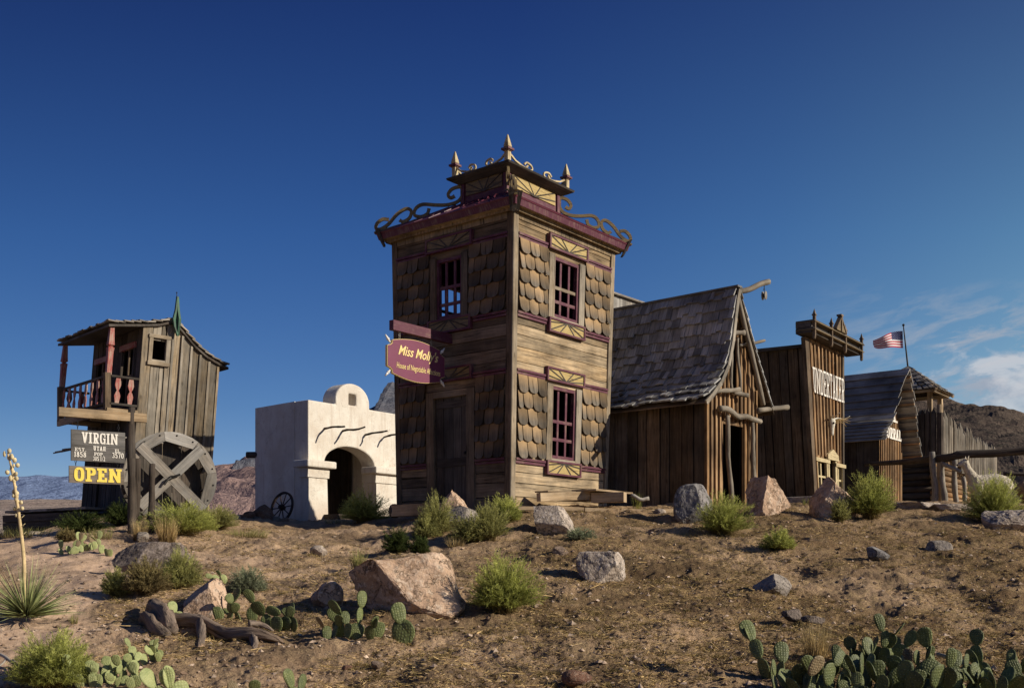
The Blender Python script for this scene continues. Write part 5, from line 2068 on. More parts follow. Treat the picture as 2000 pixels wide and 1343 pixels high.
mb.build('shade_lining', M['dark_inside'], cabin)
mb = MB()
b_ = .045
KR.rect(mb, KW[0] - b_, KW[0], KW[2] - .012, KW[3] + .012, -.02, .05); KR.rect(mb, KW[1], KW[1] + b_, KW[2] - .012, KW[3] + .012, -.02, .05)
KR.rect(mb, KW[0] - b_ * .98, KW[1] + b_ * .98, KW[2] - .012, KW[2] - .001, -.02, .045, 'h')
wn = mb.build('window', M['trim'], cabin)
mb = MB(); KR.rect(mb, KW[0] - b_ * 1.2, KW[1] + b_ * 1.2, KW[2] - .035, KW[2] - .012, -.02, .07, 'h'); mb.build('sill', M['trim'], wn)
mb = MB(); KR.rect(mb, KW[0] - b_ * 1.2, KW[1] + b_ * 1.2, KW[3] + .012, KW[3] + .032, -.02, .06, 'h'); mb.build('window_head', M['trim'], wn)
for Wn in (KW1, KW2):
    mb = MB()
    KL.rect(mb, Wn[0] - .03, Wn[0], Wn[2], Wn[3], -.02, .03); KL.rect(mb, Wn[1], Wn[1] + .03, Wn[2], Wn[3], -.02, .03)
    KL.rect(mb, Wn[0] - .03, Wn[1] + .03, Wn[2] - .02, Wn[2] - .001, -.02, .028, 'h')
    wn = mb.build('window', M['plank_dark'], cabin)
    mb = MB(); KL.rect(mb, Wn[0] - .04, Wn[1] + .04, Wn[3], Wn[3] + .035, -.02, .05, 'h'); mb.build('window_head', M['red_paint'], wn)
    mb = MB(); m_ = (Wn[0] + Wn[1]) / 2; KL.rect(mb, m_ - .01, m_ + .01, Wn[2], Wn[3], -.03, .0); mb.build('glazing_bar', M['plank_side'], wn)
    mb = MB(); m_ = (Wn[2] + Wn[3]) / 2; KL.rect(mb, Wn[0], Wn[1], m_ - .008, m_ + .008, -.028, .003, 'h'); mb.build('glazing_bar', M['plank_side'], wn)
mb = MB(); KL.planks(mb, KD[0], KD[1], 0, KD[3], .14, 'v', .03, -.05, .01); mb.build('door', M['plank_dark'], cabin)
# roof over the room and the porch
nlk = KL.n.copy(); nlk.z = 0; nlk.normalize()          # out over the balcony
fo = KR.n.copy(); fo.z = 0; fo.normalize()
prof = [lean(kf + c1 * (a * kw) + UP * z) + fo * .10 for a, z in kprof]
mbr = MB()
bk_ = -fo * (kd + .25)
courseL = [prof[3], prof[2], prof[1], prof[0]]
PO = .78                       # porch depth
courseL.append(lean(kf + UP * 4.06 + nlk * PO) + fo * .10)
courseL.pop(3)
course_roof(mbr, courseL, bk_, 9, .15, .03, .04, .03)
course_roof(mbr, [prof[3], prof[4], prof[5], prof[6], prof[7], prof[8]], bk_, 8, .15, .03, .04, .03)
rf = mbr.build('roof', M['shake_tan'], cabin)
mb = MB()
for pr in (courseL, prof[3:]):
    for i in range(len(pr) - 1):
        a, b = pr[i] - UP * .015 - fo * .03, pr[i + 1] - UP * .015 - fo * .03
        mb.hexa([a, b, b + bk_ * .97, a + bk_ * .97], [p - UP * .05 for p in (a, b, b + bk_ * .97, a + bk_ * .97)], bk_)
mb.build('roof_deck', M['plank_dark'], rf)
# green spike
pb = lean(kf + c1 * (.37 * kw) + UP * 4.30) + fo * .12
mb = MB()
out = [(0, -.30), (.09, -.10), (.115, .06), (.05, .26), (.0, .56), (-.05, .26), (-.115, .06), (-.09, -.10)]
mb.prism([pb + c1 * x * .8 + UP * z for x, z in out], fo * .06, UP)
mb.prism([pb + fo * .03 + fo * x * .9 + UP * z for x, z in out], c1 * .05, UP)
sp_ = mb.build('roof_spike', M['green_paint'], cabin)
mb = MB(); mb.tube([pb + fo * .03 + UP * .5, pb + fo * .03 + UP * .64], .008, 6); mb.ball(pb + fo * .03 + UP * .64, .016); mb.build('spike_tip', M['iron'], sp_)
# balcony
BZ = 2.28
bp = lambda x, o, z: lean(kf + c2 * x + nlk * o + UP * z)
mb = MB()
mb.prism([bp(.0, 0, BZ), bp(.0, PO * .86, BZ), bp(kd, PO * .86, BZ), bp(kd, 0, BZ)], UP * -.06, c2)
mb.build('balcony_floor', M['plank_dark'], cabin)
mb = MB()
mb.beam(bp(-.03, 0, BZ - .04), bp(-.03, PO * .86, BZ - .04), .05, .13)
mb.beam(bp(.0, PO * .86, BZ - .05), bp(kd, PO * .86, BZ - .05), .05, .15)
mb.beam(bp(.9, 0, BZ - .10), bp(.9, PO * .8, BZ - .10), .09, .1); mb.beam(bp(1.9, 0, BZ - .10), bp(1.9, PO * .8, BZ - .10), .09, .1)
mb.build('balcony_joist', M['log_cut'], cabin)


def turned(mb, a, b, w_, notch=(.62,)):
    """square sawn post with diamond notches"""
    a, b = Vector(a), Vector(b)
    zs = [0]
    ws = [w_ * .9]
    for nt_ in notch:
        zs += [nt_ - .12, nt_ - .03, nt_, nt_ + .03, nt_ + .12]
        ws += [w_, w_ * 1.15, w_ * .55, w_ * 1.15, w_]
    zs.append(1); ws.append(w_ * .75)
    rings = []
    for z, ww in zip(zs, ws):
        c = a.lerp(b, z)
        rings.append([c + (c1 * sx_ + c2 * sy_) * ww / 2 for sx_, sy_ in ((-1, -1), (1, -1), (1, 1), (-1, 1))])
    vs = [p for r_ in rings for p in r_]
    fs = [(3, 2, 1, 0), tuple(range(len(vs) - 4, len(vs)))]
    for i in range(len(rings) - 1):
        for k in range(4):
            k2 = (k + 1) % 4
            fs.append((i * 4 + k, i * 4 + k2, i * 4 + 4 + k2, i * 4 + 4 + k))
    mb.add(vs, fs, b - a)


po = PO * .86
for x in (.03, kd * .97):
    mb = MB(); turned(mb, bp(x, po, BZ + .72), bp(x, po, 4.0), .11, (.60,)); mb.build('porch_post', M['red_paint'], cabin)
    mb = MB(); mb.box((bp(x, po, BZ - .0) + bp(x, po, BZ + .74)) / 2, c1 * .12, c2 * .12, UP * .78); mb.build('newel_post', M['plank_side'], cabin)
mb = MB()
for z in (BZ + .12, BZ + .70):
    mb.beam(bp(.05, po, z), bp(kd - .05, po, z), .06, .045)
    mb.beam(bp(.0, .02, z), bp(.0, po - .05, z), .06, .045)
    mb.beam(bp(kd, .02, z), bp(kd, po - .05, z), .06, .045)
mb.build('balcony_rail', M['plank_dark'], cabin)


def baluster(a, ex, w_=.13, h=.56, th=.02):
    mb = MB()
    o2 = [(.5, 0), (.62, .14), (.8, .30), (.5, .42), (.22, .5), (.5, .58), (.8, .70), (.66, .86), (.5, 1)]
    pts = [(x * w_ / 2 / .8, z * h) for x, z in o2]
    pts += [(-x, z) for x, z in pts[::-1]]
    nn_ = ex.cross(UP)
    mb.prism([lean(a + ex * x + UP * z) - nn_ * th / 2 for x, z in pts], nn_ * th, UP)
    mb.build('baluster', M['red_paint'], cabin)


for i in range(8):
    baluster(kf + c2 * (.22 + i * .31) + nlk * po + UP * (BZ + .13), c2)
for i in range(2):
    baluster(kf + nlk * (.18 + i * .28) + UP * (BZ + .13), nlk)
    baluster(kf + c2 * kd + nlk * (.18 + i * .28) + UP * (BZ + .13), nlk)
# lower lean-to roof
mb = MB()
course_roof(mb, [bp(.15, 0, 1.74), bp(.15, .62, 1.52)], (bp(2.9, 0, 1.74) - bp(.15, 0, 1.74)), 3, .2, .03, .04, .03)
mb.build('awning', M['shake_tan'], cabin)

# ================================================================ mill wheel in front of the cabin
wx = Vector((.86, .51, 0)).normalized(); wn_ = Vector((wx.y, -wx.x, 0))
wc = at(331, 21.7, EYE + 1.75)
RW = .935
wheel = thing('mill_wheel', wc - UP * RW, 'big grey wooden mill wheel with crossed spokes leaning against the crooked cabin', 'wheel')
wp = lambda r_, a, o: wc + wx * r_ * math.cos(a) + UP * r_ * math.sin(a) + wn_ * o


def rim(o, name, mat_):
    mb = MB()
    n = 8
    for k in range(n):
        a0, a1 = 2 * math.pi * k / n + .15, 2 * math.pi * (k + 1) / n + .15
        m_ = 5
        outp = [wp(RW, a0 + (a1 - a0 - .008) * i / m_, o) for i in range(m_ + 1)]
        inp = [wp(RW * .80 * math.cos(math.pi / n) / math.cos(a0 + (a1 - a0) * f - (a0 + a1) / 2), a0 + (a1 - a0 - .008) * f, o) for f in (1, 0)]
        mb.prism(outp + inp, wn_ * -.05, wx * math.cos((a0 + a1) / 2 + 1.57) + UP * math.sin((a0 + a1) / 2 + 1.57))
    return mb.build(name, mat_, wheel)


rim(.12, 'rim', M['plank_gray']); rim(-.24, 'rim', M['plank_gray'])
for o in (.145, -.32):
    for i, a in enumerate((2.36, .785)):
        mb = MB()
        d_ = wx * math.cos(a) + UP * math.sin(a); s_ = -wx * math.sin(a) + UP * math.cos(a)
        if i == 0:
            mb.box(wc + wn_ * o, d_ * RW * 1.86, s_ * .21, wn_ * .05)
        else:
            for sg_ in (-1, 1): mb.box(wc + d_ * sg_ * (RW * .93 + .105) / 2 + wn_ * (o - .004), d_ * (RW * .93 - .105), s_ * .20, wn_ * .05)
        mb.build('spoke', M['plank_gray'], wheel)
mb = MB()
for k in range(9):
    x = (k - 4) * RW * .205
    hh = math.sqrt(max(.02, (RW * .93) ** 2 - x * x))
    mb.box(wc + wx * x - wn_ * .20, wx * RW * .195, UP * 2 * hh, wn_ * .02, g=UP)
mb.build('shade_disc', M['plank_dark'], wheel)  # dark disc added in place of the shadow inside the wheel
for k in range(12):
    a = 2 * math.pi * k / 12 + .3
    d_ = wx * math.cos(a) + UP * math.sin(a)
    mb = MB(); t_ = -wx * math.sin(a + .5) + UP * math.cos(a + .5)
    mb.box(wc + d_ * RW * .84 - wn_ * .075, wn_ * .28, (d_ * .8 + t_ * .5).normalized() * .22, (d_.cross(wn_)) * .025)
    mb.build('paddle', M['plank_gray'], wheel)
mb = MB()
for k in range(16):
    a = 2 * math.pi * k / 16 + .25
    mb.ball(wp(RW * .93, a, .125), .018)
mb.build('bolt', M['iron'], wheel)
mb = MB(); mb.tube([wc - wn_ * .5, wc + wn_ * .22], .04, 10)
mb.tube([wc + wn_ * .20, wc + wn_ * .24 - wx * .10 - UP * .06, wc + wn_ * .24 - wx * .16 - UP * .16], .026, 8); mb.tube([wc + wn_ * .22, wc + wn_ * .24 + wx * .16 + UP * .06], .024, 8)
mb.build('crank', M['iron'], wheel)

XF = None
# ================================================================ town sign: post, beam, two boards
sd = Vector((-.82, -.57, 0)).normalized()
pp = at(255.5, 15.6, 0); pp.z = gz1(pp.x, pp.y) - .15
sx2 = -sd; sn2 = sx2.cross(UP).normalized()
zpx = lambda py, Y=15.6: EYE + (HZ - py) * Y / F
spost = thing('sign_post', pp, 'dark post with a cross beam carrying the town sign boards', 'post')
mb = gnarl(pp, Vector((pp.x + .02, pp.y, zpx(795))), .068, .055, .012, 8, 9); mb.build('post', M['plank_dark'], spost, smooth=True)  # post takes the darkest plank tone
mb = MB()
bz = zpx(817)
b0_ = pp + sd * 1.00; b1_ = pp - sd * .22
mb.beam(Vector((b0_.x, b0_.y, bz + .02)), Vector((b1_.x, b1_.y, bz + .02)), .09, .125)
mb.build('cross_beam', M['log_cut'], spost)


def board(name, px0, px1, y0, y1, mat_, label, cat='sign'):
    """hanging board; returns the frame function (x,y in metres from the lower left, off)"""
    def solve(px):
        t = (px - 1000) / F
        return (pp.x - t * pp.y) / (t * sd.y - sd.x)
    s0, s1 = solve(px0), solve(px1)
    o = pp + sd * s0
    zb, zt_ = zpx(y1, o.y), zpx(y0, o.y)
    o = Vector((o.x, o.y, zb)) + sn2 * .02
    Wd, Hd = s0 - s1, zt_ - zb
    g = lambda x, y, off=0: o + sx2 * x + UP * y + sn2 * (off + .018)
    t = thing(name, o, label, cat, None)
    mb = MB(); 
    n = 2
    for k in range(n):
        mb.box(g(Wd / 2, Hd * (k + .5) / n, -.018), sx2 * Wd, UP * (Hd / n - .002), sn2 * .036)
    mb.build('board', mat_, t)
    mb = MB()
    for x in (.12, .88):
        for k in range(3):
            c = g(Wd * x, Hd + .028 + k * .035, -.018)
            ax = sx2 if k % 2 else sn2
            mb.tube([c + UP * .022 * math.sin(i * .7854) + ax * .012 * math.cos(i * .7854) for i in range(9)], .004, 5)
    mb.build('hook_chain', M['iron'], t)
    return t, g, Wd, Hd


t, g, Wd, Hd = board('hanging_sign', 138, 243, 838, 899, M['sign_gray'], 'grey hanging town sign board lettered VIRGIN UTAH with founding date and elevation')
lt = lambda nm, tx, a, b, c, e, w_=.2, s_=.13, mt='white_letter': lettering(nm, M[mt], t, tx, g, Wd * a, Wd * b, Hd * c, Hd * e, w_, s_, .1, .006, None, .001)
lt('lettering', 'VIRGIN', .19, .86, .58, .93, .21, .12)
lt('lettering', 'UTAH', .40, .63, .355, .50)
lt('lettering', 'EST.', .06, .27, .31, .42)
lt('lettering', '1858', .05, .27, .12, .29)
lt('lettering', 'POP.', .415, .60, .19, .30)
lt('lettering', '305 1/2', .39, .62, .03, .165)
lt('lettering', 'EL.', .80, .92, .33, .44)
lt('lettering', '3570', .75, .97, .15, .32)
t, g, Wd, Hd = board('open_sign', 134, 241, 909, 942, M['sign_brown'], 'brown hanging board reading OPEN in big yellow letters below the town sign')
lettering('lettering', M['yellow_letter'], t, 'OPEN', g, Wd * .08, Wd * .95, Hd * .10, Hd * .92, .23, .16, .06, .007, None, .001)
# two old posts beside the wheel
for i, (px, y0, y1, Y, r, lb) in enumerate(((263, 895, 1006, 16.3, .06, 'dark old fence stub beside the sign post'), (293, 905, 1008, 16.0, .05, 'leaning dark stake in front of the mill wheel'))):
    b = at(px, Y, 0); b.z = gz1(b.x, b.y) - .15
    tp = at(px + 5, Y, EYE + (HZ - y0) * Y / F)
    o = gnarl(b, tp, r * 1.1, r, .01, 6, 8).build('old_post', M['log_dark'], None, lb, 'post', smooth=True)
# sunken timber trough, far left
ta, tb = G(16, 1040, 18.6), G(172, 1020, 18.0)
ta.z, tb.z = EYE + .50, EYE + .58
trough = thing('timber_trough', ta, 'dark rotten timber trough lying in the shade left of the crooked cabin', 'trough')
dv = (tb - ta); dn_ = dv.normalized(); fs_ = Vector((dn_.y, -dn_.x, 0)).normalized()
mb = MB()
for k in range(3): mb.beam(ta + UP * (.02 + k * .13) + fs_ * .02 * k - dn_ * R.uniform(0, .1), tb + UP * (.02 + k * .11) + fs_ * .02 * k, .09, .125)
mb.build('front_timber', M['log_dark'], trough)
mb = MB()
for k in range(7):
    c = ta + dv * (.06 + k * .14) + UP * (.40 - .04 * k / 7) - fs_ * .25
    mb.box(c, dn_ * R.uniform(.2, .36), fs_ * .62, UP * .04)
mb.build('cover_plank', M['plank_gray'], trough)
mb = MB()
for k in range(3): mb.beam(ta + UP * (.02 + k * .13) - fs_ * .55, tb + UP * (.02 + k * .11) - fs_ * .55, .09, .12)
mb.build('rear_timber', M['log_dark'], trough)

# ================================================================ wagon wheel
wv = G(545, 1012, 21.6)
wv = at(545, 23.6, EYE + .90)
ww_x = Vector((.80, -.60, 0)).normalized()
ww_u = (UP + Vector((.15, .15, 0))).normalized()
RR = .36
wcn = wv + ww_u * RR
wag = thing('wagon_wheel', wv, 'dark spoked wagon wheel leaning against the white chapel wall', 'wheel')
wn2 = ww_x.cross(ww_u).normalized()
q = lambda r_, a, o=0: wcn + ww_x * r_ * math.cos(a) + ww_u * r_ * math.sin(a) + wn2 * o
mb = MB()
N_ = 28
for k in range(N_):
    a0, a1 = 2 * math.pi * k / N_, 2 * math.pi * (k + 1) / N_
    mb.hexa([q(RR, a0, .02), q(RR, a1, .02), q(RR - .045, a1, .02), q(RR - .045, a0, .02)], [q(RR, a0, -.02), q(RR, a1, -.02), q(RR - .045, a1, -.02), q(RR - .045, a0, -.02)], ww_x)
mb.build('rim', M['rust'], wag)
for k in range(10):
    a = 2 * math.pi * k / 10 + .1
    mb = MB(); mb.tube([q(.05, a), q(RR - .03, a)], [.014, .011], 7); mb.build('spoke', M['rust'], wag)
mb = MB(); mb.tube([wcn - wn2 * .06, wcn + wn2 * .06], .055, 12); mb.tube([wcn - wn2 * .09, wcn + wn2 * .09], .03, 10); mb.build('hub', M['rust'], wag)

# ================================================================ timbers around the tower
def solid(name, mb, mat_, label, cat, group=None, smooth=False):
    return mb.build(name, mat_, None, label, cat, group, smooth=smooth)


lg = at(770, 18.9, EYE + .84)
step = thing('log_step', lg, 'split log step with round dark end below the tower house door', 'step')
l0, l1_ = at(772, 18.75, EYE + .93), at(900, 17.85, EYE + .93)
ld = (l1_ - l0).normalized(); lsd = Vector((ld.y, -ld.x, 0))
mb = MB()
mb.beam(l0, l1_, .22, .20); mb.build('timber', M['log_cut'], step)
mb = MB(); mb.tube([l0 - ld * .05, l0 + ld * .02], .125, 12, 0, .06); mb.build('end_grain', M['log_dark'], step)
# wooden skid of beams and boards by the right wall
pal = thing('timber_skid', at(1110, 18.0, EYE + 1.05), 'low skid of sawn timbers and boards lying beside the tower house right wall', 'timber pile')
mb = MB()
z1 = EYE + 1.13
mb.beam(at(1052, 17.75, z1 - .02), at(1158, 18.35, z1 + .05), .12, .14); mb.build('timber', M['log_cut'], pal)
mb = MB(); mb.beam(at(1158, 18.30, z1), at(1221, 18.1, z1), .20, .17); mb.build('timber', M['log_cut'], pal)
mb = MB(); mb.beam(at(1090, 18.5, z1 + .02), at(1215, 19.0, z1 + .03), .12, .12); mb.build('timber', M['log_cut'], pal)
mb = MB()
a, b = at(1140, 18.15, z1 + .125), at(1212, 18.55, z1 + .09)
mb.box((a + b) / 2, (b - a), Vector((-.4, .3, 0)), UP * .03, g=b - a); mb.build('top_board', M['log_cut'], pal)
mb = MB(); mb.box(at(1105, 18.3, z1 + .10), at(1155, 18.4, 0) - at(1060, 18.1, 0), Vector((-.22, .2, .0)), UP * .025); mb.build('top_board', M['log_cut'], pal)
# boardwalk edging
bwk = thing('boardwalk_edge', at(1150, 17.6, EYE + .9), 'line of low weathered boards edging the dirt in front of the tower house right wall', 'edging')
xs = [(1010, 17.55, .92), (1070, 17.6, .915), (1140, 17.7, .90), (1210, 17.8, .885), (1262, 17.9, .875), (1318, 18.2, .90)]
for i in range(len(xs) - 1):
    (pa, Ya, za), (pb_, Yb, zb) = xs[i], xs[i + 1]
    mb = MB(); mb.beam(at(pa, Ya, EYE + za + R.uniform(-.01, .02)), at(pb_ - 2, Yb, EYE + zb + R.uniform(-.01, .02)), .20, .06); mb.build('board', M['log_cut'], bwk)
mb = gnarl(at(1232, 18.3, EYE + 1.16), at(1268, 18.3, EYE + 1.12), .03, .035, .03, 6); solid('bent_branch', mb, M['log'], 'small bent bleached branch lying against the shed side wall', 'branch', smooth=True)
sl0 = at(1556, 23.2, EYE + 1.36)
mb = MB(); mb.box(at(1575, 23.0, EYE + 1.33), e1 * 1.5, e2 * .9, UP * .16); o = solid('stone_slab', mb, M['paleblock'], 'flat pale stone doorstep slab in front of the undertaker shop', 'slab')
bv = o.modifiers.new('bevel', 'BEVEL'); bv.width = .03; bv.segments = 2

# ================================================================ corral fence on the right
fence = thing('rail_fence', at(1828, 25, EYE + 1.3), 'rustic corral fence of crooked posts and one thick dark top rail', 'fence')
Yf = 24.6
pts = [at(1690, 27.5, EYE + (HZ - 906) * 27.5 / F), at(1760, 26.0, EYE + (HZ - 902) * 26.0 / F), at(1815, 25.2, EYE + (HZ - 896) * 25.2 / F), at(1850, 24.8, EYE + (HZ - 894) * 24.8 / F), at(1880, 24.6, EYE + (HZ - 887) * 24.6 / F), at(1940, 24.4, EYE + (HZ - 885) * 24.4 / F), at(2000, 24.2, EYE + (HZ - 880) * 24.2 / F), at(2120, 23.8, EYE + (HZ - 872) * 23.8 / F)]
mb = MB(); pp_ = spline([tuple(p) for p in pts], 4); mb.tube(pp_, [.05 + .045 * min(1, i / 10) * R.uniform(.9, 1.1) for i in range(len(pp_))], 9, 0, .1); mb.build('top_rail', M['log_dark'], fence, smooth=True)
for (px, y0, y1, Y, r) in ((1825, 882, 990, 25.0, .07), (1844, 893, 990, 24.9, .06), (1868, 893, 995, 25.6, .06), (1884, 930, 995, 24.8, .05)):
    gnarl(at(px, Y, EYE + (HZ - y1) * Y / F - .1), at(px - 3, Y, EYE + (HZ - y0) * Y / F), r * 1.1, r, .025, 9, 8, None, .25).build('post', M['log'], fence, smooth=True)
mb = gnarl(at(1842, 24.8, EYE + (HZ - 905) * 24.8 / F), at(1876, 24.6, EYE + (HZ - 921) * 24.6 / F), .05, .045, .01, 6); mb.build('short_rail', M['log'], fence, smooth=True)
mb = gnarl(at(1960, 26.6, EYE + (HZ - 926) * 26.6 / F), at(2100, 26.2, EYE + (HZ - 921) * 26.2 / F), .05, .05, .02, 8); mb.build('low_rail', M['log_dark'], fence, smooth=True)
# ================================================================ rocks
def rock(px, py, w, h, seed, mat, label, planes=(), Y=None, depth=.85, name='boulder', group=None, sub=5, amp=.055, sink=.16, cat='boulder', rot=0.0, fine=1.0):
    """boulder whose outline spans w x h photo pixels with its foot at (px,py)"""
    g = G(px, py, Y)
    k = g.y / F
    W, H = w * k, h * k
    rr = random.Random(seed)
    bm = bmesh.new()
    bmesh.ops.create_icosphere(bm, subdivisions=sub, radius=1)
    pl = [(Vector(p[:3]).normalized(), p[3]) for p in planes]
    for _ in range(9):
        v = Vector((rr.gauss(0, 1), rr.gauss(0, 1), rr.gauss(0, .7))).normalized()
        pl.append((v, rr.uniform(.66, .9)))
    so_ = Vector((seed * 3.17 % 97, seed * 1.31 % 53, seed * 7.7 % 31))
    for v in bm.verts:
        p = v.co.copy()
        e = .78
        p = Vector([math.copysign(abs(c) ** e, c) for c in p])
        for n, d_ in pl:
            x = p.dot(n) - d_
            if x > 0: p -= n * x * .97
        v.co = p
    bm.normal_update()
    cs = [(v, v.normal.copy()) for v in bm.verts]
    for v, n in cs:
        p = v.co
        a = mnoise.fractal(p * 1.6 + so_, 1.0, 2.0, 4) * amp
        b = (mnoise.ridged_multi_fractal(p * 2.6 + so_, .9, 2.1, 5, 1.0, 2.0) - 1.2) * amp * .45
        c = mnoise.fractal(p * 11 + so_, .8, 2.0, 3) * amp * .30 * fine
        v.co = p + n * (a + b + c)
    if rot: bmesh.ops.rotate(bm, verts=bm.verts, cent=(0, 0, 0), matrix=Matrix.Rotation(rot, 3, 'Y'))
    co = np.array([v.co[:] for v in bm.verts])
    lo, hi = co.min(0), co.max(0)
    sx_, sz_ = W / (hi[0] - lo[0]), H * (1 + sink) / (hi[2] - lo[2])
    sy_ = sx_ * depth
    for v in bm.verts:
        v.co = Vector(((v.co.x - (lo[0] + hi[0]) / 2) * sx_, (v.co.y - lo[1]) * sy_, (v.co.z - lo[2]) * sz_ - H * sink))
    me = bpy.data.meshes.new(name)
    bm.to_mesh(me); bm.free()
    me.uv_layers.new(name='UVMap')
    me.materials.append(mat)
    o = bpy.data.objects.new(name, me)
    o.location = g
    col.objects.link(o)
    return props(o, label, cat, group)


M_ = M
SHEAR = {}
peak = lambda lx, rx, d1_=.55, d2_=.5: [(-1, -.2, lx, d1_), (1, -.2, rx, d2_)]
rock(882, 1000, 72, 70, 3, M_['peach'], 'pointed peach boulder standing on a grey slab before the tower house door', peak(.75, .9, .45, .50), Y=17.0, amp=.06)
rock(898, 1033, 78, 54, 8, M_['grayrock'], 'slanted grey slab leaning under the pointed peach boulder', [(-.5, -.6, .9, .35), (.7, -.5, .7, .55)], Y=16.1, amp=.03)
rock(1083, 1043, 82, 58, 12, M_['paleblock'], 'pale speckled block beside grass just below the boardwalk edge', [(-.2, -.9, .5, .45), (.9, -.4, .5, .5), (0, .1, 1, .62)], amp=.03)
rock(1177, 1135, 100, 60, 15, M_['paleblock'], 'blocky pale rock alone in the middle of the dirt slope', [(-.25, -.95, .2, .42), (.95, -.35, .1, .6), (0, 0, 1, .55)], amp=.05)
rock(786, 1208, 242, 130, 21, M_['peach'], 'biggest boulder, cracked peach sandstone with a shaded overhanging left face', [(-.74, -.62, -.24, .36), (.42, -.78, .46, .40), (.9, -.2, .35, .66), (-.22, .1, 1, .58)], amp=.055, depth=.75, sink=.20)
rock(634, 1188, 66, 54, 25, M_['peach'], 'small rough pinkish rock left of the biggest boulder', (), amp=.07, sub=4)
rock(1359, 1018, 82, 76, 28, M_['bluerock'], 'rounded blue grey boulder in front of the shed gable corner', [(.8, -.5, .3, .55)], amp=.04)
rock(1511, 1008, 86, 82, 31, M_['peach'], 'tall orange boulder right of the shed door', [(-.9, -.4, .35, .52), (.45, -.8, .15, .50), (.85, 0, .55, .6)], amp=.06)
rock(1642, 1010, 98, 84, 36, M_['peach'], 'peaked tan boulder in front of the undertaker shop door', [(-.8, -.3, .6, .50), (.8, -.25, .75, .48), (.1, -.9, .3, .55)], amp=.06)
rock(1520, 1170, 76, 50, 41, M_['grayrock'], 'low lichen grey rock half buried in the dry right slope', [(-.7, -.4, .6, .45), (.6, -.5, .6, .5)], amp=.05, sub=4)
rock(1840, 1080, 54, 26, 44, M_['grayrock'], 'small rounded grey rock on the far right slope', (), amp=.05, sub=4)
rock(1722, 1092, 46, 26, 47, M_['bluerock'], 'small dark wedge rock between two grass litter patches on the right slope', [(.6, -.3, .7, .4)], amp=.05, sub=4)
rock(278, 1122, 148, 66, 51, M_['darkrock'], 'long dark grey slab rock edging the left path', [(-.55, -.6, .8, .38), (.3, -.8, .7, .45), (0, 0, 1, .5)], amp=.05, depth=.6)
rock(386, 1203, 98, 74, 55, M_['peach'], 'triangular pinkish rock behind the driftwood log', [(-.72, -.35, .75, .36), (.95, -.3, .32, .45), (-.1, -.95, .3, .45)], amp=.03)
rock(1806, 996, 96, 17, 60, M_['paleblock'], 'flat pale ledge rock on the crest left of the fence posts', [(0, 0, 1, .4)], Y=18.6, amp=.05)
rock(1870, 1002, 84, 18, 63, M_['paleblock'], 'flat pale ledge rock on the crest right of the fence posts', [(0, 0, 1, .4)], Y=18.2, amp=.06)
rock(1985, 1037, 96, 44, 66, M_['paleblock'], 'broad layered pale slab at the right edge beside the green bush', [(-.5, -.5, .8, .4), (0, 0, 1, .5)], amp=.06)
rock(620, 1084, 34, 20, 70, M_['paleblock'], 'small pale flat rock left of the dry grass clump', (), sub=4)
rock(1096, 1086, 34, 20, 73, M_['pebble'], 'small brown rock up the slope above the blocky pale rock', (), sub=4)
rock(1290, 1006, 26, 14, 76, M_['paleblock'], 'small pale stone at the end of the boardwalk edge', (), sub=3)
rock(1128, 1338, 62, 28, 79, M_['redrock'], 'reddish brown stone at the bottom middle edge', (), sub=4)
rock(735, 1304, 26, 13, 82, M_['pebble'], 'small pinkish stone below the biggest boulder', (), sub=3)
rock(1246, 1296, 18, 12, 85, M_['pebble'], 'small pale stone alone on the lower middle dirt', (), sub=3)
rock(1550, 1212, 40, 22, 88, M_['darkrock'], 'dark flat stone just above the tan grass clump', (), sub=4)
rock(1592, 1219, 46, 17, 89, M_['darkrock'], 'dark low stone between the tan grass clump and the grey rock', (), sub=4)
rock(275, 1056, 26, 18, 91, M_['grayrock'], 'small grey rock above the long dark slab rock', (), sub=3)
rock(60, 1046, 30, 10, 94, M_['paleblock'], 'small pale rock in grass at the upper left path end', (), sub=3)
rock(676, 1312, 22, 12, 95, M_['redrock'], 'small reddish stone in the shade under the biggest boulder', (), sub=3)
# rubble by the chapel
red = rock(508, 1014, 46, 38, 101, M_['redrock'], 'rusty red petrified log chunk leaning on the rubble by the chapel', [(.5, -.3, .8, .35), (-.7, -.2, .6, .6)], Y=20.9, name='petrified_log', cat='log', rot=.3)
for i, (px, py, w_, h_, mt) in enumerate(((450, 1012, 20, 14, 'redrock'), (466, 1014, 22, 15, 'grayrock'), (483, 1014, 20, 14, 'pebble'), (458, 1002, 20, 14, 'paleblock'), (472, 1001, 24, 15, 'redrock'), (486, 1001, 20, 14, 'grayrock'), (446, 1001, 18, 12, 'darkrock'),
                                      (464, 990, 20, 13, 'darkrock'), (478, 990, 18, 12, 'pebble'), (500, 1019, 18, 12, 'darkrock'), (518, 1018, 16, 10, 'redrock'), (538, 1016, 18, 14, 'grayrock'), (556, 1020, 15, 12, 'pebble'), (484, 980, 26, 22, 'redrock'))):
    rock(px, py, w_, h_, 110 + i, M_[mt], 'fist sized rubble stone heaped beside the white chapel', (), Y=20.6 + .2 * (i % 3), name='rubble_stone', cat='stone', group='rubble heap beside the chapel', sub=3)
# drop the stones of the upper rows onto the heap
for o in [o for o in col.objects if o.name.startswith('rubble_stone') or o.name.startswith('petrified_log')]:
    pass


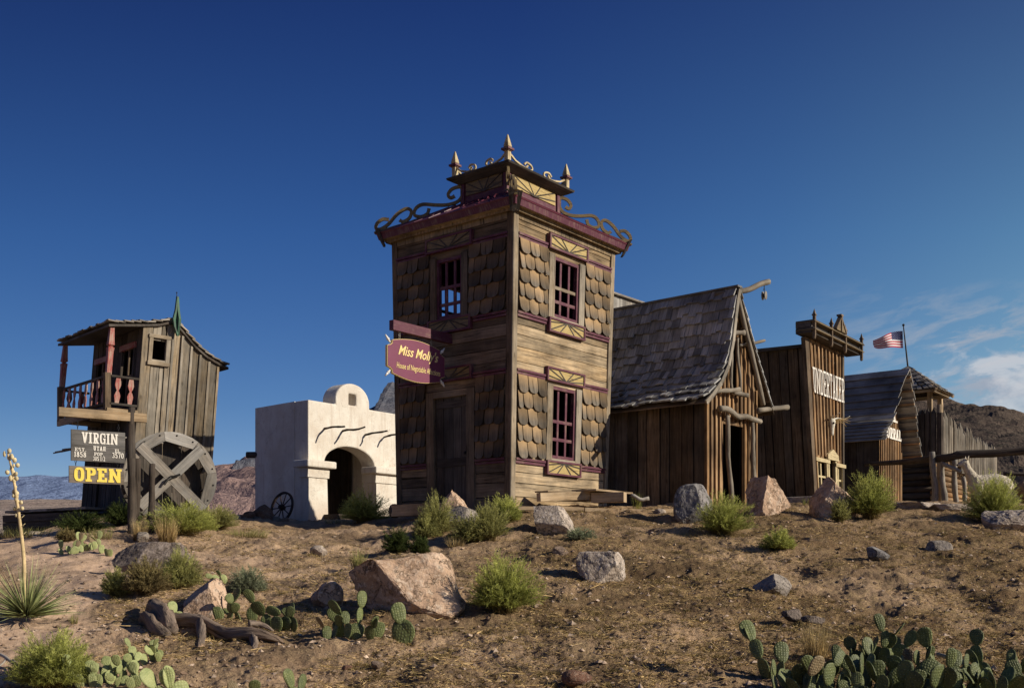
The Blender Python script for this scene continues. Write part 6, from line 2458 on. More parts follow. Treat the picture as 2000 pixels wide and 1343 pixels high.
# ================================================================ plants
def tri_mesh(name, tris, uvs, mats, parent=None, loc=None, mi=None, **pr):
    """tris: (n,3,3) world coordinates; uvs: (n,3,2)"""
    n = len(tris)
    org = ORG[parent] if parent is not None else Vector(loc)
    co = tris.reshape(-1, 3) - np.array(org[:])
    me = bpy.data.meshes.new(name)
    me.vertices.add(n * 3); me.vertices.foreach_set('co', co.ravel().astype(np.float32))
    me.loops.add(n * 3); me.loops.foreach_set('vertex_index', np.arange(n * 3, dtype=np.int32))
    me.polygons.add(n); me.polygons.foreach_set('loop_start', np.arange(0, n * 3, 3, dtype=np.int32))
    uv = me.uv_layers.new(name='UVMap'); uv.data.foreach_set('uv', uvs.reshape(-1).astype(np.float32))
    for m in (mats if isinstance(mats, (list, tuple)) else [mats]): me.materials.append(m)
    me.update(calc_edges=True)
    o = bpy.data.objects.new(name, me)
    col.objects.link(o)
    ORG[o] = org
    if parent is not None: o.parent = parent
    else: o.location = org
    return props(o, **pr)


def unit(v): return v / np.maximum(np.linalg.norm(v, axis=-1, keepdims=True), 1e-9)


def slivers(p, d, ln, wd, rng):
    """thin leaf triangles at p along d"""
    d = unit(d)
    s = unit(np.cross(d, unit(rng.normal(size=d.shape))))
    return np.stack([p - s * wd[:, None] / 2, p + s * wd[:, None] / 2, p + d * ln[:, None]], 1)


def strip(pts, wd, rng):
    """pts (n,m,3) -> tapered ribbons as triangles"""
    n, m, _ = pts.shape
    d = unit(pts[:, -1] - pts[:, 0])
    s = unit(np.cross(d, unit(rng.normal(size=d.shape))))
    out, hh = [], []
    for i in range(m - 1):
        w0 = (wd * (1 - i / (m - 1)))[:, None] / 2; w1 = (wd * (1 - (i + 1) / (m - 1)))[:, None] / 2
        a, b = pts[:, i] - s * w0, pts[:, i] + s * w0
        c, e = pts[:, i + 1] + s * w1, pts[:, i + 1] - s * w1
        t0, t1 = i / (m - 1), (i + 1) / (m - 1)
        out.append(np.stack([a, b, c], 1)); hh.append(np.tile([t0, t0, t1], (n, 1)))
        if i < m - 2:
            out.append(np.stack([a, c, e], 1)); hh.append(np.tile([t0, t1, t1], (n, 1)))
    return np.concatenate(out), np.concatenate(hh)


def bush(px, py, w, h, seed, label, mat='bush', dens=1.0, Y=None, name='rabbitbrush', group=None, cat='bush', fill=.78, leaf=1.0, lean=0):
    g = G(px, py, Y)
    g.z = float(gzm(g.x, g.y)[0]) - .01
    k = g.y / F
    W, H = w * k, h * k
    rng = np.random.default_rng(seed)
    ns = int(430 * dens)
    az = rng.uniform(0, 2 * np.pi, ns)
    th = np.arccos(1 - rng.uniform(0, 1, ns) * .93)
    rad = (fill + (1.04 - fill) * rng.uniform(0, 1, ns) ** .5) * (1 + .13 * np.sin(az * 3 + seed) + .10 * np.sin(az * 5 + th * 4 + seed * 2))
    tip = np.stack([np.sin(th) * np.cos(az) * W / 2 * rad, np.sin(th) * np.sin(az) * W / 2 * rad, (np.cos(th) * .92 + .10) * H * rad], 1)
    base = np.stack([rng.normal(0, .07 * W, ns), rng.normal(0, .07 * W, ns), np.zeros(ns)], 1)
    mid = base * .5 + tip * .5 + np.stack([np.zeros(ns), np.zeros(ns), .10 * H * np.ones(ns)], 1) - np.stack([tip[:, 0], tip[:, 1], np.zeros(ns)], 1) * .1
    tip[:, 0] += lean * tip[:, 2]
    curve = lambda t: base * (1 - t) ** 2 + mid * 2 * t * (1 - t) + tip * t * t
    org = np.array(g[:])
    root = thing(name, g, label, cat, group)
    st = np.stack([curve(t) for t in (0, .35, .7, 1)], 1) + org
    tr, hh = strip(st, np.full(ns, .0065), rng)
    uv = np.stack([hh * .75, np.zeros_like(hh)], -1)
    nd = int(16 * dens) + 4
    dd = unit(rng.normal(size=(nd, 3)) * np.array([1, 1, .5]) + np.array([0, 0, .75]))
    dl = rng.uniform(.75, 1.18, nd)[:, None] * np.array([W / 2, W / 2, H])
    dp = np.stack([dd * dl * t + rng.normal(0, .012, (nd, 3)) * (t > 0) for t in (0, .35, .7, 1)], 1) + org
    tr2, hh2 = strip(dp, np.full(nd, .009), rng)
    tr = np.concatenate([tr, tr2]); uv = np.concatenate([uv, np.stack([np.clip(hh2 * .12, 0, 1), np.zeros_like(hh2)], -1)])
    tri_mesh('stem', tr, uv, M[mat], root)
    T_, U_ = [], []
    nl = 46
    for j in range(nl):
        t = rng.uniform(.30, 1.0, ns)[:, None]
        p = base * (1 - t) ** 2 + mid * 2 * t * (1 - t) + tip * t * t
        d = 2 * (1 - t) * (mid - base) + 2 * t * (tip - mid)
        d = unit(d) + rng.normal(0, .75, d.shape) + np.array([0, 0, .3])
        ln = rng.uniform(.022, .052, ns) * leaf * (.6 + .4 * H / .4)
        wd = rng.uniform(.0035, .0065, ns) * leaf * (.7 + .3 * g.y / 14)
        T_.append(slivers(p + org, d, ln, wd, rng))
        hgt = np.clip(.12 + .88 * (t[:, 0] ** 1.2) * np.clip(p[:, 2] / H + .25, 0, 1), 0, 1)
        U_.append(np.repeat(hgt[:, None], 3, 1))
    T_, U_ = np.concatenate(T_), np.concatenate(U_)
    tri_mesh('foliage', T_, np.stack([U_, np.zeros_like(U_)], -1), M[mat], root)
    return root


def grass(px, py, w, h, seed, label, mat='dry', n=260, Y=None, name='grass_clump', group=None, cat='grass clump', spread=.5, bw=.006):
    g = G(px, py, Y)
    g.z = float(gzm(g.x, g.y)[0]) - .01
    k = g.y / F
    W, H = w * k, h * k
    rng = np.random.default_rng(seed)
    az = rng.uniform(0, 2 * np.pi, n); rr = np.sqrt(rng.uniform(0, 1, n)) * W * .5 * spread
    b = np.stack([np.cos(az) * rr, np.sin(az) * rr, np.zeros(n)], 1)
    az2 = az + rng.normal(0, .6, n)
    out = rng.uniform(0, 1, n) ** 1.3 * W * .5 * (1 - spread * .5)
    hh = H * rng.uniform(.5, 1.05, n)
    tip = b + np.stack([np.cos(az2) * out, np.sin(az2) * out, hh], 1)
    mid = b * .6 + tip * .4 + np.stack([0 * hh, 0 * hh, hh * .18], 1)
    ts = np.array([0, .33, .66, 1])
    pts = np.stack([b * (1 - t) ** 2 + mid * 2 * t * (1 - t) + tip * t * t for t in ts], 1) + np.array(g[:])
    tr, u = strip(pts, rng.uniform(.6, 1.3, n) * bw, rng)
    return tri_mesh(name, tr, np.stack([u, np.zeros_like(u)], -1), M[mat], None, g, label=label, cat=cat, group=group)


bush(712, 1022, 112, 62, 1, 'green rounded rabbitbrush in front of the chapel arch', 'bush')
bush(984, 1192, 146, 108, 2, 'large lime green dome shaped rabbitbrush in the middle of the slope', 'bush', 1.4)
bush(1414, 1040, 116, 78, 3, 'green rabbitbrush before the shed doorway', 'bush')
bush(1700, 1012, 96, 86, 4, 'upright green rabbitbrush against the peaked tan boulder', 'bush', 1.2)
bush(1941, 1020, 118, 92, 5, 'bright yellow green rabbitbrush in front of the white alpaca', 'bush', 1.3)
bush(1521, 1078, 74, 42, 6, 'small green rabbitbrush below the tall orange boulder', 'bush', .7)
bush(852, 1046, 84, 76, 7, 'wispy green brush left of the pointed peach boulder', 'bush_dull', .8)
bush(956, 1058, 86, 72, 8, 'wispy olive brush right of the grey slab', 'bush_dull', .9)
bush(985, 1016, 70, 50, 9, 'green brush at the lit corner of the tower house', 'bush', .8)
bush(914, 1060, 76, 56, 61, 'leafy green brush in front of the slanted grey slab', 'bush_dull', .9)
bush(990, 1024, 64, 46, 62, 'small green brush right of the tower house lit corner', 'bush', .7)
bush(832, 1052, 60, 46, 63, 'short olive brush at the end of the log step', 'bush_dull', .7)
bush(776, 1078, 62, 48, 10, 'dark green brush in shade below the log step', 'bush_shade', .7)
bush(820, 1076, 40, 34, 60, 'low dark brush in shade under the wispy green brush', 'bush_shade', .5)
bush(355, 1018, 160, 62, 11, 'wide green brush at the foot of the mill wheel', 'bush', 1.6, Y=16.2)
bush(426, 1016, 80, 44, 12, 'pale green brush between the mill wheel and the rubble heap', 'bush_dull', .9, Y=17.4)
bush(352, 1156, 86, 76, 13, 'bushy olive brush beside the long dark slab rock', 'bush_dull')
bush(286, 1172, 86, 66, 14, 'dried brown brush on the path edge', 'drybush', 1.0)
bush(228, 1168, 58, 52, 15, 'small green brush at the left path edge', 'bush_dull', .7)
bush(484, 1154, 82, 50, 16, 'muted grey green brush above the triangular rock', 'bush_gray', .7)
bush(106, 1340, 165, 105, 17, 'large loose green brush at the bottom left corner', 'bush', 1.6)
bush(86, 1004, 66, 30, 18, 'dark brush on the skyline behind the timber trough', 'bush_shade', .8, Y=19.6)
bush(236, 1026, 70, 46, 19, 'dark brush at the foot of the sign post', 'bush_shade', .9)
bush(160, 1036, 110, 38, 20, 'dark brush in shade in front of the timber trough', 'bush_shade', .9)
bush(1132, 1058, 64, 26, 21, 'low grey sage right of the pale speckled block', 'bush_gray', .5)
bush(1640, 1010, 40, 46, 22, 'dull wisp of brush leaning over the peaked tan boulder', 'bush_dull', .5, Y=16.6)
bush(130, 1060, 40, 26, 23, 'dry brown brush beside the left path cactus', 'drybush', .5)
grass(272, 1050, 46, 46, 31, 'tan dry grass clump nearest the sign post', 'dry', 260)
grass(326, 1054, 62, 58, 32, 'tall tan dry grass clump before the green brush at the mill wheel', 'dry', 340)
grass(700, 1114, 46, 48, 33, 'sparse yellow green grass clump above the biggest boulder', 'bush_dull', 200)
grass(1592, 1296, 80, 84, 34, 'tan dry grass tuft growing behind the front prickly pears', 'dry', 300, bw=.005)
grass(480, 1046, 90, 22, 35, 'short pale grass patch before the rubble heap', 'bush_dull', 380, spread=.9)
grass(40, 1052, 120, 26, 36, 'short green grass strip below the timber trough', 'bush_dull', 420, spread=.95)
grass(190, 1050, 60, 26, 37, 'short green grass right of the timber trough', 'bush_dull', 260, spread=.9)
grass(660, 1024, 60, 14, 38, 'thin short grass at the chapel step', 'bush_dull', 160, spread=.9)
grass(1245, 996, 30, 40, 39, 'upright green blade tuft by the bent bleached branch', 'bush', 60)
grass(145, 1212, 26, 24, 40, 'wispy little grass on the open path', 'bush_dull', 60)
grass(890, 1066, 60, 26, 41, 'dry brown grass under the grey slab', 'dry', 160)
grass(1450, 1008, 70, 20, 42, 'short green grass at the shed doorstep', 'bush', 160, Y=18.6, spread=.9)
grass(1575, 990, 24, 20, 43, 'small green grass tuft beside the doorstep slab', 'bush', 50, Y=20.5)

# ---- prickly pears
PADM = {}


def pad_mesh(mat, var):
    key = (mat, var)
    if key in PADM: return PADM[key]
    rng = random.Random(50 + var)
    nu, nv = 22, 14
    vs, fs, uv = [], [], []
    asym = rng.uniform(-.08, .08)
    wmx = rng.uniform(.29, .42)
    for i in range(nv + 1):
        t = i / nv
        th = math.pi * t
        z = .5 - .5 * math.cos(th)
        wv = wmx * (math.sin(th) ** .85) * (.80 + .36 * z)
        tk = .066 * math.sin(th) ** .7 * (1.2 - .35 * z) + .004
        for k in range(nu):
            a = 2 * math.pi * k / nu
            ca, sa = math.cos(a), math.sin(a)
            bump = .006 * math.sin(z * 40 + a * 9 + var)
            vs.append((wv * math.copysign(abs(ca) ** .9, ca) + asym * math.sin(z * 3), tk * math.copysign(abs(sa) ** .8, sa) + .05 * math.sin(z * 2.5 + var) * z + bump * .6, z))
    for i in range(nv):
        for k in range(nu):
            k2 = (k + 1) % nu
            fs.append((i * nu + k, i * nu + k2, (i + 1) * nu + k2, (i + 1) * nu + k))
    me = bpy.data.meshes.new('pad')
    me.from_pydata(vs, [], fs)
    l = me.uv_layers.new(name='UVMap')
    for p in me.polygons:
        p.use_smooth = True
        for li in p.loop_indices:
            c = me.vertices[me.loops[li].vertex_index].co
            l.data[li].uv = (c.x + .5 + var, c.z + (.37 if c.y > 0 else 0))
    me.materials.append(M[mat])
    PADM[key] = me
    return me


def cactus(px, py, n, size, wpx, seed, label, mat='pad', Y=None, face=None, group=None, dpx=.5, upr=.22, fvar=.55):
    g = G(px, py, Y)
    rng = random.Random(seed)
    root = thing('prickly_pear', g, label, 'cactus', group)
    k = g.y / F
    half = wpx * k / 2
    pads = []
    nb = max(1, round(n * .5))
    for i in range(n):
        s = size * rng.uniform(.75, 1.15)
        yaw = rng.uniform(-1.3, 1.3) if face is None else face + rng.gauss(0, fvar)
        if i < nb:
            x = g.x + half * ((2 * (i + .5) / nb - 1) * .8 + rng.uniform(-.15, .15))
            y = g.y + half * dpx * rng.uniform(-1, 1) + .05
            b = Vector((x, y, float(gzm(x, y)[0]) - s * .10))
            up = Vector((rng.gauss(0, upr), rng.gauss(0, upr), 1)).normalized()
            lvl = 0
        else:
            b0, up0, s0, X0, lv = rng.choice([q for q in pads if q[4] < 2])
            an = rng.uniform(-.95, .95)
            b = b0 + up0 * s0 * (.5 + .46 * math.cos(an)) + X0 * s0 * .40 * math.sin(an)
            up = (up0 * math.cos(an) + X0 * math.sin(an) + Vector((rng.gauss(0, .2), rng.gauss(0, .2), .25))).normalized()
            s *= .9
            lvl = lv + 1
        nrm = Vector((math.sin(yaw), -math.cos(yaw), 0))
        nrm = (nrm - up * nrm.dot(up)).normalized()
        X = up.cross(nrm).normalized() * -1
        X = nrm.cross(up).normalized() * -1
        pads.append((b, up, s, X, lvl))
        o = bpy.data.objects.new('pad', pad_mesh('pad_dead' if rng.random() < .03 else mat, rng.randrange(4)))
        col.objects.link(o)
        o.parent = root
        Mx = Matrix((X, -nrm, up)).transposed().to_4x4()
        if Mx.determinant() < 0: Mx = Matrix((-X, -nrm, up)).transposed().to_4x4()
        Mx = Mx @ Matrix.Diagonal((s, s, s, 1))
        Mx.translation = b - g
        o.matrix_local = Mx
    return root


cactus(152, 1082, 16, .135, 84, 1, 'yellow green prickly pear at the top of the left path', 'pad_pale', face=.5)
cactus(208, 1090, 6, .11, 44, 2, 'small pale prickly pear on the corner of the long dark slab rock', 'pad_pale', face=.5)
cactus(298, 1118, 6, .12, 60, 3, 'pale prickly pear in front of the long dark slab rock', 'pad_pale', face=.4)
cactus(430, 1142, 6, .11, 44, 4, 'small prickly pear behind the triangular rock tip', 'pad_pale', face=.2)
cactus(342, 1222, 5, .15, 34, 5, 'pale prickly pear rising behind the driftwood log root', 'pad_pale', face=.4)
cactus(466, 1204, 12, .16, 90, 6, 'green prickly pear row right of the triangular rock', 'pad', face=-.1)
cactus(548, 1216, 12, .16, 90, 7, 'blue green prickly pear between the driftwood log and the biggest boulder', 'pad', face=-.2)
cactus(668, 1250, 13, .16, 92, 8, 'prickly pear in the shade of the biggest boulder', 'pad', face=.1)
cactus(728, 1258, 4, .15, 40, 9, 'small prickly pear in front of the biggest boulder', 'pad', face=.2)
cactus(786, 1258, 3, .24, 26, 10, 'tall narrow prickly pear pad right below the biggest boulder', 'pad', face=.5)
cactus(214, 1338, 46, .105, 130, 11, 'dense pale prickly pear clump at the bottom left', 'pad_pale', face=.5)
cactus(292, 1304, 12, .105, 60, 12, 'yellowing prickly pear right of the dense bottom left clump', 'pad_pale', face=.5)
cactus(330, 1385, 6, .17, 60, 13, 'prickly pear cut by the bottom edge left of the middle', 'pad_pale', face=.6)
cactus(484, 1378, 4, .14, 50, 14, 'small prickly pear at the bottom edge with two round pads', 'pad', face=.6)
cactus(566, 1376, 4, .16, 40, 15, 'prickly pear at the bottom edge with one dark edge on pad', 'pad', face=.9)
cactus(284, 1030, 6, .10, 60, 16, 'shaded little prickly pear beside the sign post', 'pad_dark', face=.2)
FR = [(1512, 1325, 8, .17, 60, 20, 'front prickly pear with a single tall bumpy pad at its left end', 'pad'), (1560, 1372, 13, .17, 120, 21, 'front prickly pear spreading at the bottom edge below the tan grass tuft', 'pad'),
      (1640, 1352, 15, .165, 110, 22, 'front prickly pear right of the tan grass tuft', 'pad'), (1722, 1312, 24, .155, 120, 23, 'tallest front prickly pear of the bottom right patch', 'pad'),
      (1740, 1372, 16, .165, 140, 24, 'front prickly pear at the lower right foot of the tallest one', 'pad_dark'), (1806, 1330, 12, .155, 80, 25, 'front prickly pear with thin edge on pads left of the bleached stick', 'pad'),
      (1870, 1376, 15, .165, 130, 26, 'front prickly pear below the bleached stick', 'pad'), (1900, 1340, 9, .15, 70, 28, 'thin padded front prickly pear behind the bleached stick', 'pad_dark'), (1600, 1386, 13, .16, 90, 30, 'front prickly pear cut by the bottom edge left of the tallest one', 'pad_dark'), (1688, 1380, 13, .16, 90, 31, 'front prickly pear cut by the bottom edge just under the tallest one', 'pad'), (1820, 1392, 14, .165, 100, 32, 'front prickly pear cut by the bottom edge left of the bleached stick', 'pad_dark'), (1925, 1394, 13, .165, 90, 33, 'front prickly pear cut by the bottom edge right of the bleached stick', 'pad'),
      (1965, 1368, 16, .17, 120, 27, 'front prickly pear at the bottom right corner', 'pad')]
for px, py, n, s, wpx, sd_, lb, mt in FR:
    cactus(px, py, n, s, wpx, sd_, lb, mt, face=-.55, fvar=.85, group='prickly pears along the bottom right edge', dpx=.7, upr=.15)
mb = MB()
a, b = GM(1830, 1312), GM(1925, 1340)
mb.tube([a + UP * .13, (a + b) / 2 + UP * .12, b + UP * .04], [.014, .02, .022], 7, 0, .1)
mb.build('bleached_stick', M['log'], None, 'bleached straight stick lying across the front prickly pears', 'stick', smooth=True)

# ---- yucca with a dry flower stalk
yg = G(52, 1212)
yg.z = float(gzm(yg.x, yg.y)[0])
yuc = thing('yucca', yg, 'spiky yucca with tall dry flower stalk at the left edge', 'yucca')
rng = np.random.default_rng(5)
ny = 330
az = rng.uniform(0, 2 * np.pi, ny); th = np.arccos(1 - rng.uniform(0, 1, ny) * .98)
ln = rng.uniform(.40, .56, ny)
dr_ = np.stack([np.sin(th) * np.cos(az), np.sin(th) * np.sin(az), np.cos(th) + .05], 1)
bs = np.array(yg[:]) + np.array([0, 0, .06]) + dr_ * .05
pts = np.stack([bs + dr_ * (ln * t)[:, None] - np.array([0, 0, 1]) * (.06 * t * t * np.sin(th) ** 2)[:, None] for t in (0, .3, .65, 1)], 1)
tr, u = strip(pts, np.full(ny, .015), rng)
tri_mesh('blade', tr, np.stack([.15 + u * .85, np.zeros_like(u)], -1), M['yucca'], yuc)
mb = MB()
sp_ = [yg + UP * .1 + Vector((-.02, 0, 0)), P(47, 1100, yg.y), P(40, 1030, yg.y), P(32, 970, yg.y), P(24, 920, yg.y), P(15, 884, yg.y)]
sp_ = [Vector(q) for q in spline([tuple(q) for q in sp_], 4)]
mb.tube(sp_, [.021 - .0006 * i for i in range(len(sp_))], 8, 0, .06)
stk = mb.build('flower_stalk', M['stalk'], yuc, smooth=True)
rr_ = random.Random(4)
for i in range(34):
    mb = MB()
    t = .50 + .5 * (i / 34)
    q = sp_[min(len(sp_) - 1, int(t * (len(sp_) - 1)))]
    q = q + Vector((rr_.gauss(0, .025), rr_.gauss(0, .02), rr_.uniform(-.05, .05)))
    mb.ball(q, .016 * rr_.uniform(.7, 1.3), None, .025 * rr_.uniform(.7, 1.2), 7, 5)
    mb.build('seed_pod', M['podm'], stk, smooth=True)
for i in range(8):
    mb = MB()
    q = sp_[int(len(sp_) * (.30 + .03 * i))]
    mb.tube([q, q + Vector((rr_.choice((-1, 1)) * .05, -.01, .04))], [.006, .002], 5)
    mb.build('stalk_bract', M['podm'], stk, smooth=True)

# ---- driftwood log
def gnarled(pts, rad, seed, seg=26, twist=2.4):
    """twisted grain trunk: ridged cross section turning along its length"""
    rr_ = random.Random(seed)
    pts = [Vector(p) for p in spline([tuple(p) for p in pts], 7)]
    n = len(pts)
    rads = np.interp(np.linspace(0, 1, n), np.linspace(0, 1, len(rad)), rad)
    ph = [rr_.uniform(0, 6.28) for _ in range(4)]
    mbt = MB()
    mbt.tube(pts, list(rads), seg)
    for i in range(n):
        c = pts[i]
        for k in range(seg):
            a = 2 * math.pi * k / seg + twist * i / n
            m_ = 1 + .16 * math.sin(3 * a + ph[0]) + .10 * math.sin(7 * a + ph[1] + i * .2) + .06 * math.sin(11 * a + ph[2] - i * .3) + .14 * mnoise.noise(Vector((i * .35, k * .5, seed)))
            v = mbt.v[i * seg + k]
            mbt.v[i * seg + k] = c + (v - c) * m_
    return mbt


dl0 = GM(292, 1232)
drw = thing('driftwood_log', dl0, 'twisted brown driftwood log lying below the triangular rock', 'log')
hp = lambda px, py, h_: GM(px, py) + UP * h_
gnarled([hp(300, 1228, .06), hp(340, 1224, .065), hp(390, 1230, .07), hp(440, 1238, .07), hp(490, 1248, .06), hp(530, 1252, .045), hp(552, 1250, .03)], [.06, .068, .058, .055, .05, .035, .015], 1).build('trunk', M['drift'], drw, smooth=True)
for sd2, (pts_, rad_) in enumerate((([(296, 1206, .16), (306, 1214, .17), (324, 1228, .10), (340, 1240, .03)], [.05, .085, .08, .04]),
                                    ([(284, 1214, .02), (292, 1222, .08), (306, 1236, .06), (330, 1244, .0)], [.05, .075, .06, .03]),
                                    ([(330, 1218, .12), (318, 1206, .17), (300, 1196, .14), (292, 1190, .08)], [.05, .05, .04, .015]),
                                    ([(392, 1230, .08), (394, 1246, .03), (388, 1258, -.03)], [.05, .035, .02]),
                                    ([(492, 1246, .07), (498, 1258, .02), (496, 1270, -.03)], [.045, .03, .015]),
                                    ([(486, 1240, .12), (510, 1238, .11), (532, 1240, .07)], [.03, .025, .01]))):
    gnarled([hp(*q) for q in pts_], rad_, 10 + sd2, 16).build('branch_stub', M['drift'], drw, smooth=True)
mb = gnarl(GM(-10, 1286) + UP * .03, GM(40, 1312) + UP * .06, .014, .012, .012, 7)
db = thing('dead_branch', GM(20, 1310), 'bare grey dead branch lying at the bottom left corner', 'branch')
mb.build('main_stem', M['log'], db, smooth=True)
for a, b in (((40, 1312), (92, 1345)), ((40, 1312), (80, 1300)), ((10, 1298), (-10, 1320)), ((24, 1304), (60, 1336))):
    gnarl(GM(*a) + UP * .055, GM(*b) + UP * .05, .010, .004, .01, 6).build('twig', M['log'], db, smooth=True)

# ================================================================ ground litter
rng = np.random.default_rng(77)


def scatter(n, ymin=6.2, ymax=19.5, p=1.7, keep=None):
    u = rng.uniform(0, 1, n)
    Yv = (ymin ** (1 - p) + u * (ymax ** (1 - p) - ymin ** (1 - p))) ** (1 / (1 - p))
    a = rng.uniform(-.56, .56, n)
    x = a * Yv
    if keep is not None:
        m = keep(x, Yv)
        x, Yv = x[m], Yv[m]
    return np.stack([x, Yv, gzm(x, Yv)], 1)


def keep_litter(x, y):
    pa = path_amount(x, y)
    c = fbm(x * 1.1, y * 1.1, 4, 31) + .35 * fbm(x * 5, y * 5, 3, 33)
    right = smooth01(-3.0, 1.0, x)
    return (c > .02 - .12 * right + .5 * pa) & (rng.uniform(0, 1, x.shape) > .9 * pa)


def lay(p, ln, wd, rise, mat, name, curved=True):
    n = len(p)
    az = rng.uniform(0, 2 * np.pi, n)
    d = np.stack([np.cos(az), np.sin(az), rng.uniform(-.05, rise, n)], 1)
    d = unit(d)
    L = ln[:, None]
    bend = np.stack([-np.sin(az), np.cos(az), rng.uniform(0, .4, n)], 1) * (rng.normal(0, .22, n) * ln)[:, None]
    lift = np.array([0, 0, .006])
    pts = np.stack([p + lift, p + d * L * .5 + bend + lift, p + d * L + lift * 1.2], 1)
    tr, u = strip(pts, wd, rng)
    col_ = np.tile(rng.uniform(0, 1, n)[:, None], (3, 3)) if False else np.clip(u * .3 + rng.uniform(0, .7, len(u))[:, None], 0, 1)
    return tri_mesh(name, tr, np.stack([col_, np.zeros_like(u)], -1), M[mat], None, (0, 10, 0), kind='stuff')


p = scatter(95000, keep=keep_litter)
lay(p, rng.uniform(.03, .11, len(p)), rng.uniform(.0035, .0075, len(p)), .40, 'straw', 'straw_litter')
p = scatter(26000, keep=keep_litter)
lay(p, rng.uniform(.015, .05, len(p)), rng.uniform(.004, .011, len(p)), .3, 'drybush', 'dead_leaf_litter')
p = scatter(420, 6.5, 15, keep=lambda x, y: (path_amount(x, y) < .3))
lay(p, rng.uniform(.14, .40, len(p)), rng.uniform(.007, .012, len(p)), .18, 'straw', 'loose_straw')


def tufts():
    """low scraggly dry ground cover"""
    c = scatter(3600, 6.5, 18.5, 1.6, keep_litter)
    T_, U_ = [], []
    for q in c:
        n = rng.integers(14, 42)
        az = rng.uniform(0, 2 * np.pi, n)
        s = rng.uniform(.022, .06)
        b = q + np.stack([np.cos(az), np.sin(az), 0 * az], 1) * rng.uniform(0, 1.6, n)[:, None] * s
        d = np.stack([np.cos(az) * .9, np.sin(az) * .9, rng.uniform(.25, 1.1, n)], 1) + rng.normal(0, .4, (n, 3))
        T_.append(slivers(b, d, rng.uniform(.6, 1.5, n) * s, rng.uniform(.003, .007, n), rng))
        U_.append(np.tile(np.clip(rng.uniform(0, 1, n) * .8, 0, 1)[:, None], (1, 3)))
    T_, U_ = np.concatenate(T_), np.concatenate(U_)
    tri_mesh('dry_ground_cover', T_, np.stack([U_, 0 * U_], -1), M['straw_dull'], None, (0, 10, 0), kind='stuff')


tufts()


def gravel(n, smin, smax, name):
    c = scatter(n, 6.2, 19, 1.75)
    s = rng.uniform(0, 1, len(c)) ** 3 * (smax - smin) + smin
    base = np.array([(1, 0, 0), (0, 1, 0), (-1, 0, 0), (0, -1, 0), (0, 0, .75), (0, 0, -.6), (.6, .6, .35), (-.6, .5, .4)])
    fc = np.array([(0, 6, 4), (6, 1, 4), (1, 7, 4), (7, 2, 4), (2, 3, 4), (3, 0, 4), (0, 1, 6), (1, 2, 7)])
    T_ = []
    az = rng.uniform(0, 6.28, len(c))
    v = base[None] * (1 + rng.normal(0, .22, (len(c), 8, 1))) * s[:, None, None]
    ca, sa = np.cos(az)[:, None], np.sin(az)[:, None]
    vx = v[:, :, 0] * ca - v[:, :, 1] * sa; vy = v[:, :, 0] * sa + v[:, :, 1] * ca
    v = np.stack([vx, vy, v[:, :, 2]], -1) + c[:, None]
    tr = v[:, fc].reshape(-1, 3, 3)
    cu = np.repeat(np.repeat(rng.uniform(0, 1, len(c)), 8)[:, None], 3, 1)
    tri_mesh(name, tr, np.stack([cu, 0 * cu], -1), M['gravel'], None, (0, 10, 0), kind='stuff')


gravel(15000, .005, .034, 'gravel')

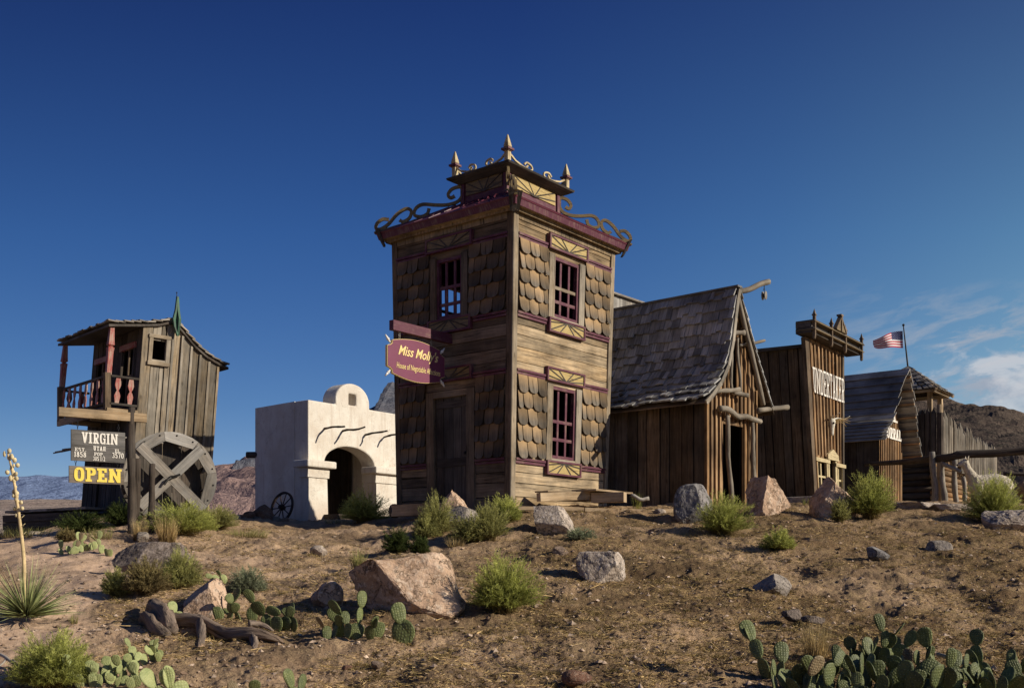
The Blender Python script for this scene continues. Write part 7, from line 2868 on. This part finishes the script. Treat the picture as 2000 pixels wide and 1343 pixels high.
# ================================================================ alpacas
def alpaca(name, x, y, z, face, mat, label, s=1.0, head_up=True):
    root = thing(name, (x, y, z), label, 'alpaca')
    fx = -1 if face == 'left' else 1

    def q(a, b, c): return Vector((x + fx * -a * s, y + b * s, z + c * s))
    mb = MB()

    def cap(pts, rad):
        pts = [q(*p) for p in pts]
        pts = [Vector(p) for p in spline([tuple(p) for p in pts], 3)] if len(pts) > 2 else pts
        n = len(pts)
        rr = np.interp(np.linspace(0, 1, n), np.linspace(0, 1, len(rad)), rad) * s
        mb.tube(pts, list(rr), 14)
        mb.ball(pts[0], rr[0], seg=14, rings=8); mb.ball(pts[-1], rr[-1], seg=14, rings=8)
    cap([(-.34, 0, .80), (-.1, 0, .80), (.15, 0, .82), (.36, 0, .77)], [.19, .205, .215, .20])
    cap([(-.38, 0, .70), (-.30, 0, .74)], [.155, .18])
    cap([(-.36, 0, .86), (-.46, 0, 1.0), (-.55, 0, 1.15), (-.60, 0, 1.27)], [.165, .125, .10, .09])
    cap([(-.59, 0, 1.29), (-.68, 0, 1.275)], [.092, .078])
    cap([(-.68, 0, 1.265), (-.765, 0, 1.24)], [.065, .045])
    cap([(-.58, 0, 1.345), (-.61, 0, 1.35)], [.06, .055])
    cap([(.52, 0, .80), (.58, 0, .68)], [.07, .05])
    for b in (-.11, .11):
        cap([(-.32, b, .66), (-.33, b, .42), (-.33, b, .22), (-.335, b, .03)], [.11, .075, .045, .04])
        cap([(.36, b, .68), (.30, b, .45), (.42, b, .28), (.39, b, .03)], [.15, .09, .05, .04])
    o = mb.build('body', M[mat], root, smooth=True)
    rm = o.modifiers.new('remesh', 'REMESH'); rm.mode = 'VOXEL'; rm.voxel_size = .018 * s; rm.use_smooth_shade = True
    sm = o.modifiers.new('smooth', 'SMOOTH'); sm.factor = .7; sm.iterations = 9
    tx = bpy.data.textures.new('wool_clumps', 'CLOUDS'); tx.noise_scale = .055 * s; tx.noise_depth = 2
    dm = o.modifiers.new('wool', 'DISPLACE'); dm.texture = tx; dm.strength = .030 * s; dm.mid_level = .5; dm.texture_coords = 'LOCAL'
    for b in (-1, 1):
        mb = MB(); mb.ball(q(-.655, b * .066, 1.295), .017 * s); mb.build('eye', M['black'], root, smooth=True)
        mb = MB(); e0, e1_ = q(-.575, b * .06, 1.36), q(-.545, b * .095, 1.47)
        mb.tube([e0, e0.lerp(e1_, .5), e1_], [.022 * s, .030 * s, .005 * s], 8, 0, 0, True, .6); mb.build('ear', M[mat], root, smooth=True)
    mb = MB(); mb.ball(q(-.795, 0, 1.245), .026 * s, .03 * s, .022 * s); mb.build('nose', M['black'], root, smooth=True)
    return root


ax_ = at(1932, 23.8, 0)
alpaca('alpaca', ax_.x, 23.8, EYE + 1.09, 'left', 'wool', 'white woolly alpaca standing side on behind the bright green bush', .90)
ax_ = at(2030, 26.0, 0)
alpaca('alpaca', ax_.x, 26.0, EYE + 1.10, 'right', 'wool_tan', 'tan alpaca half out of the picture at the right edge behind the white one', .98)
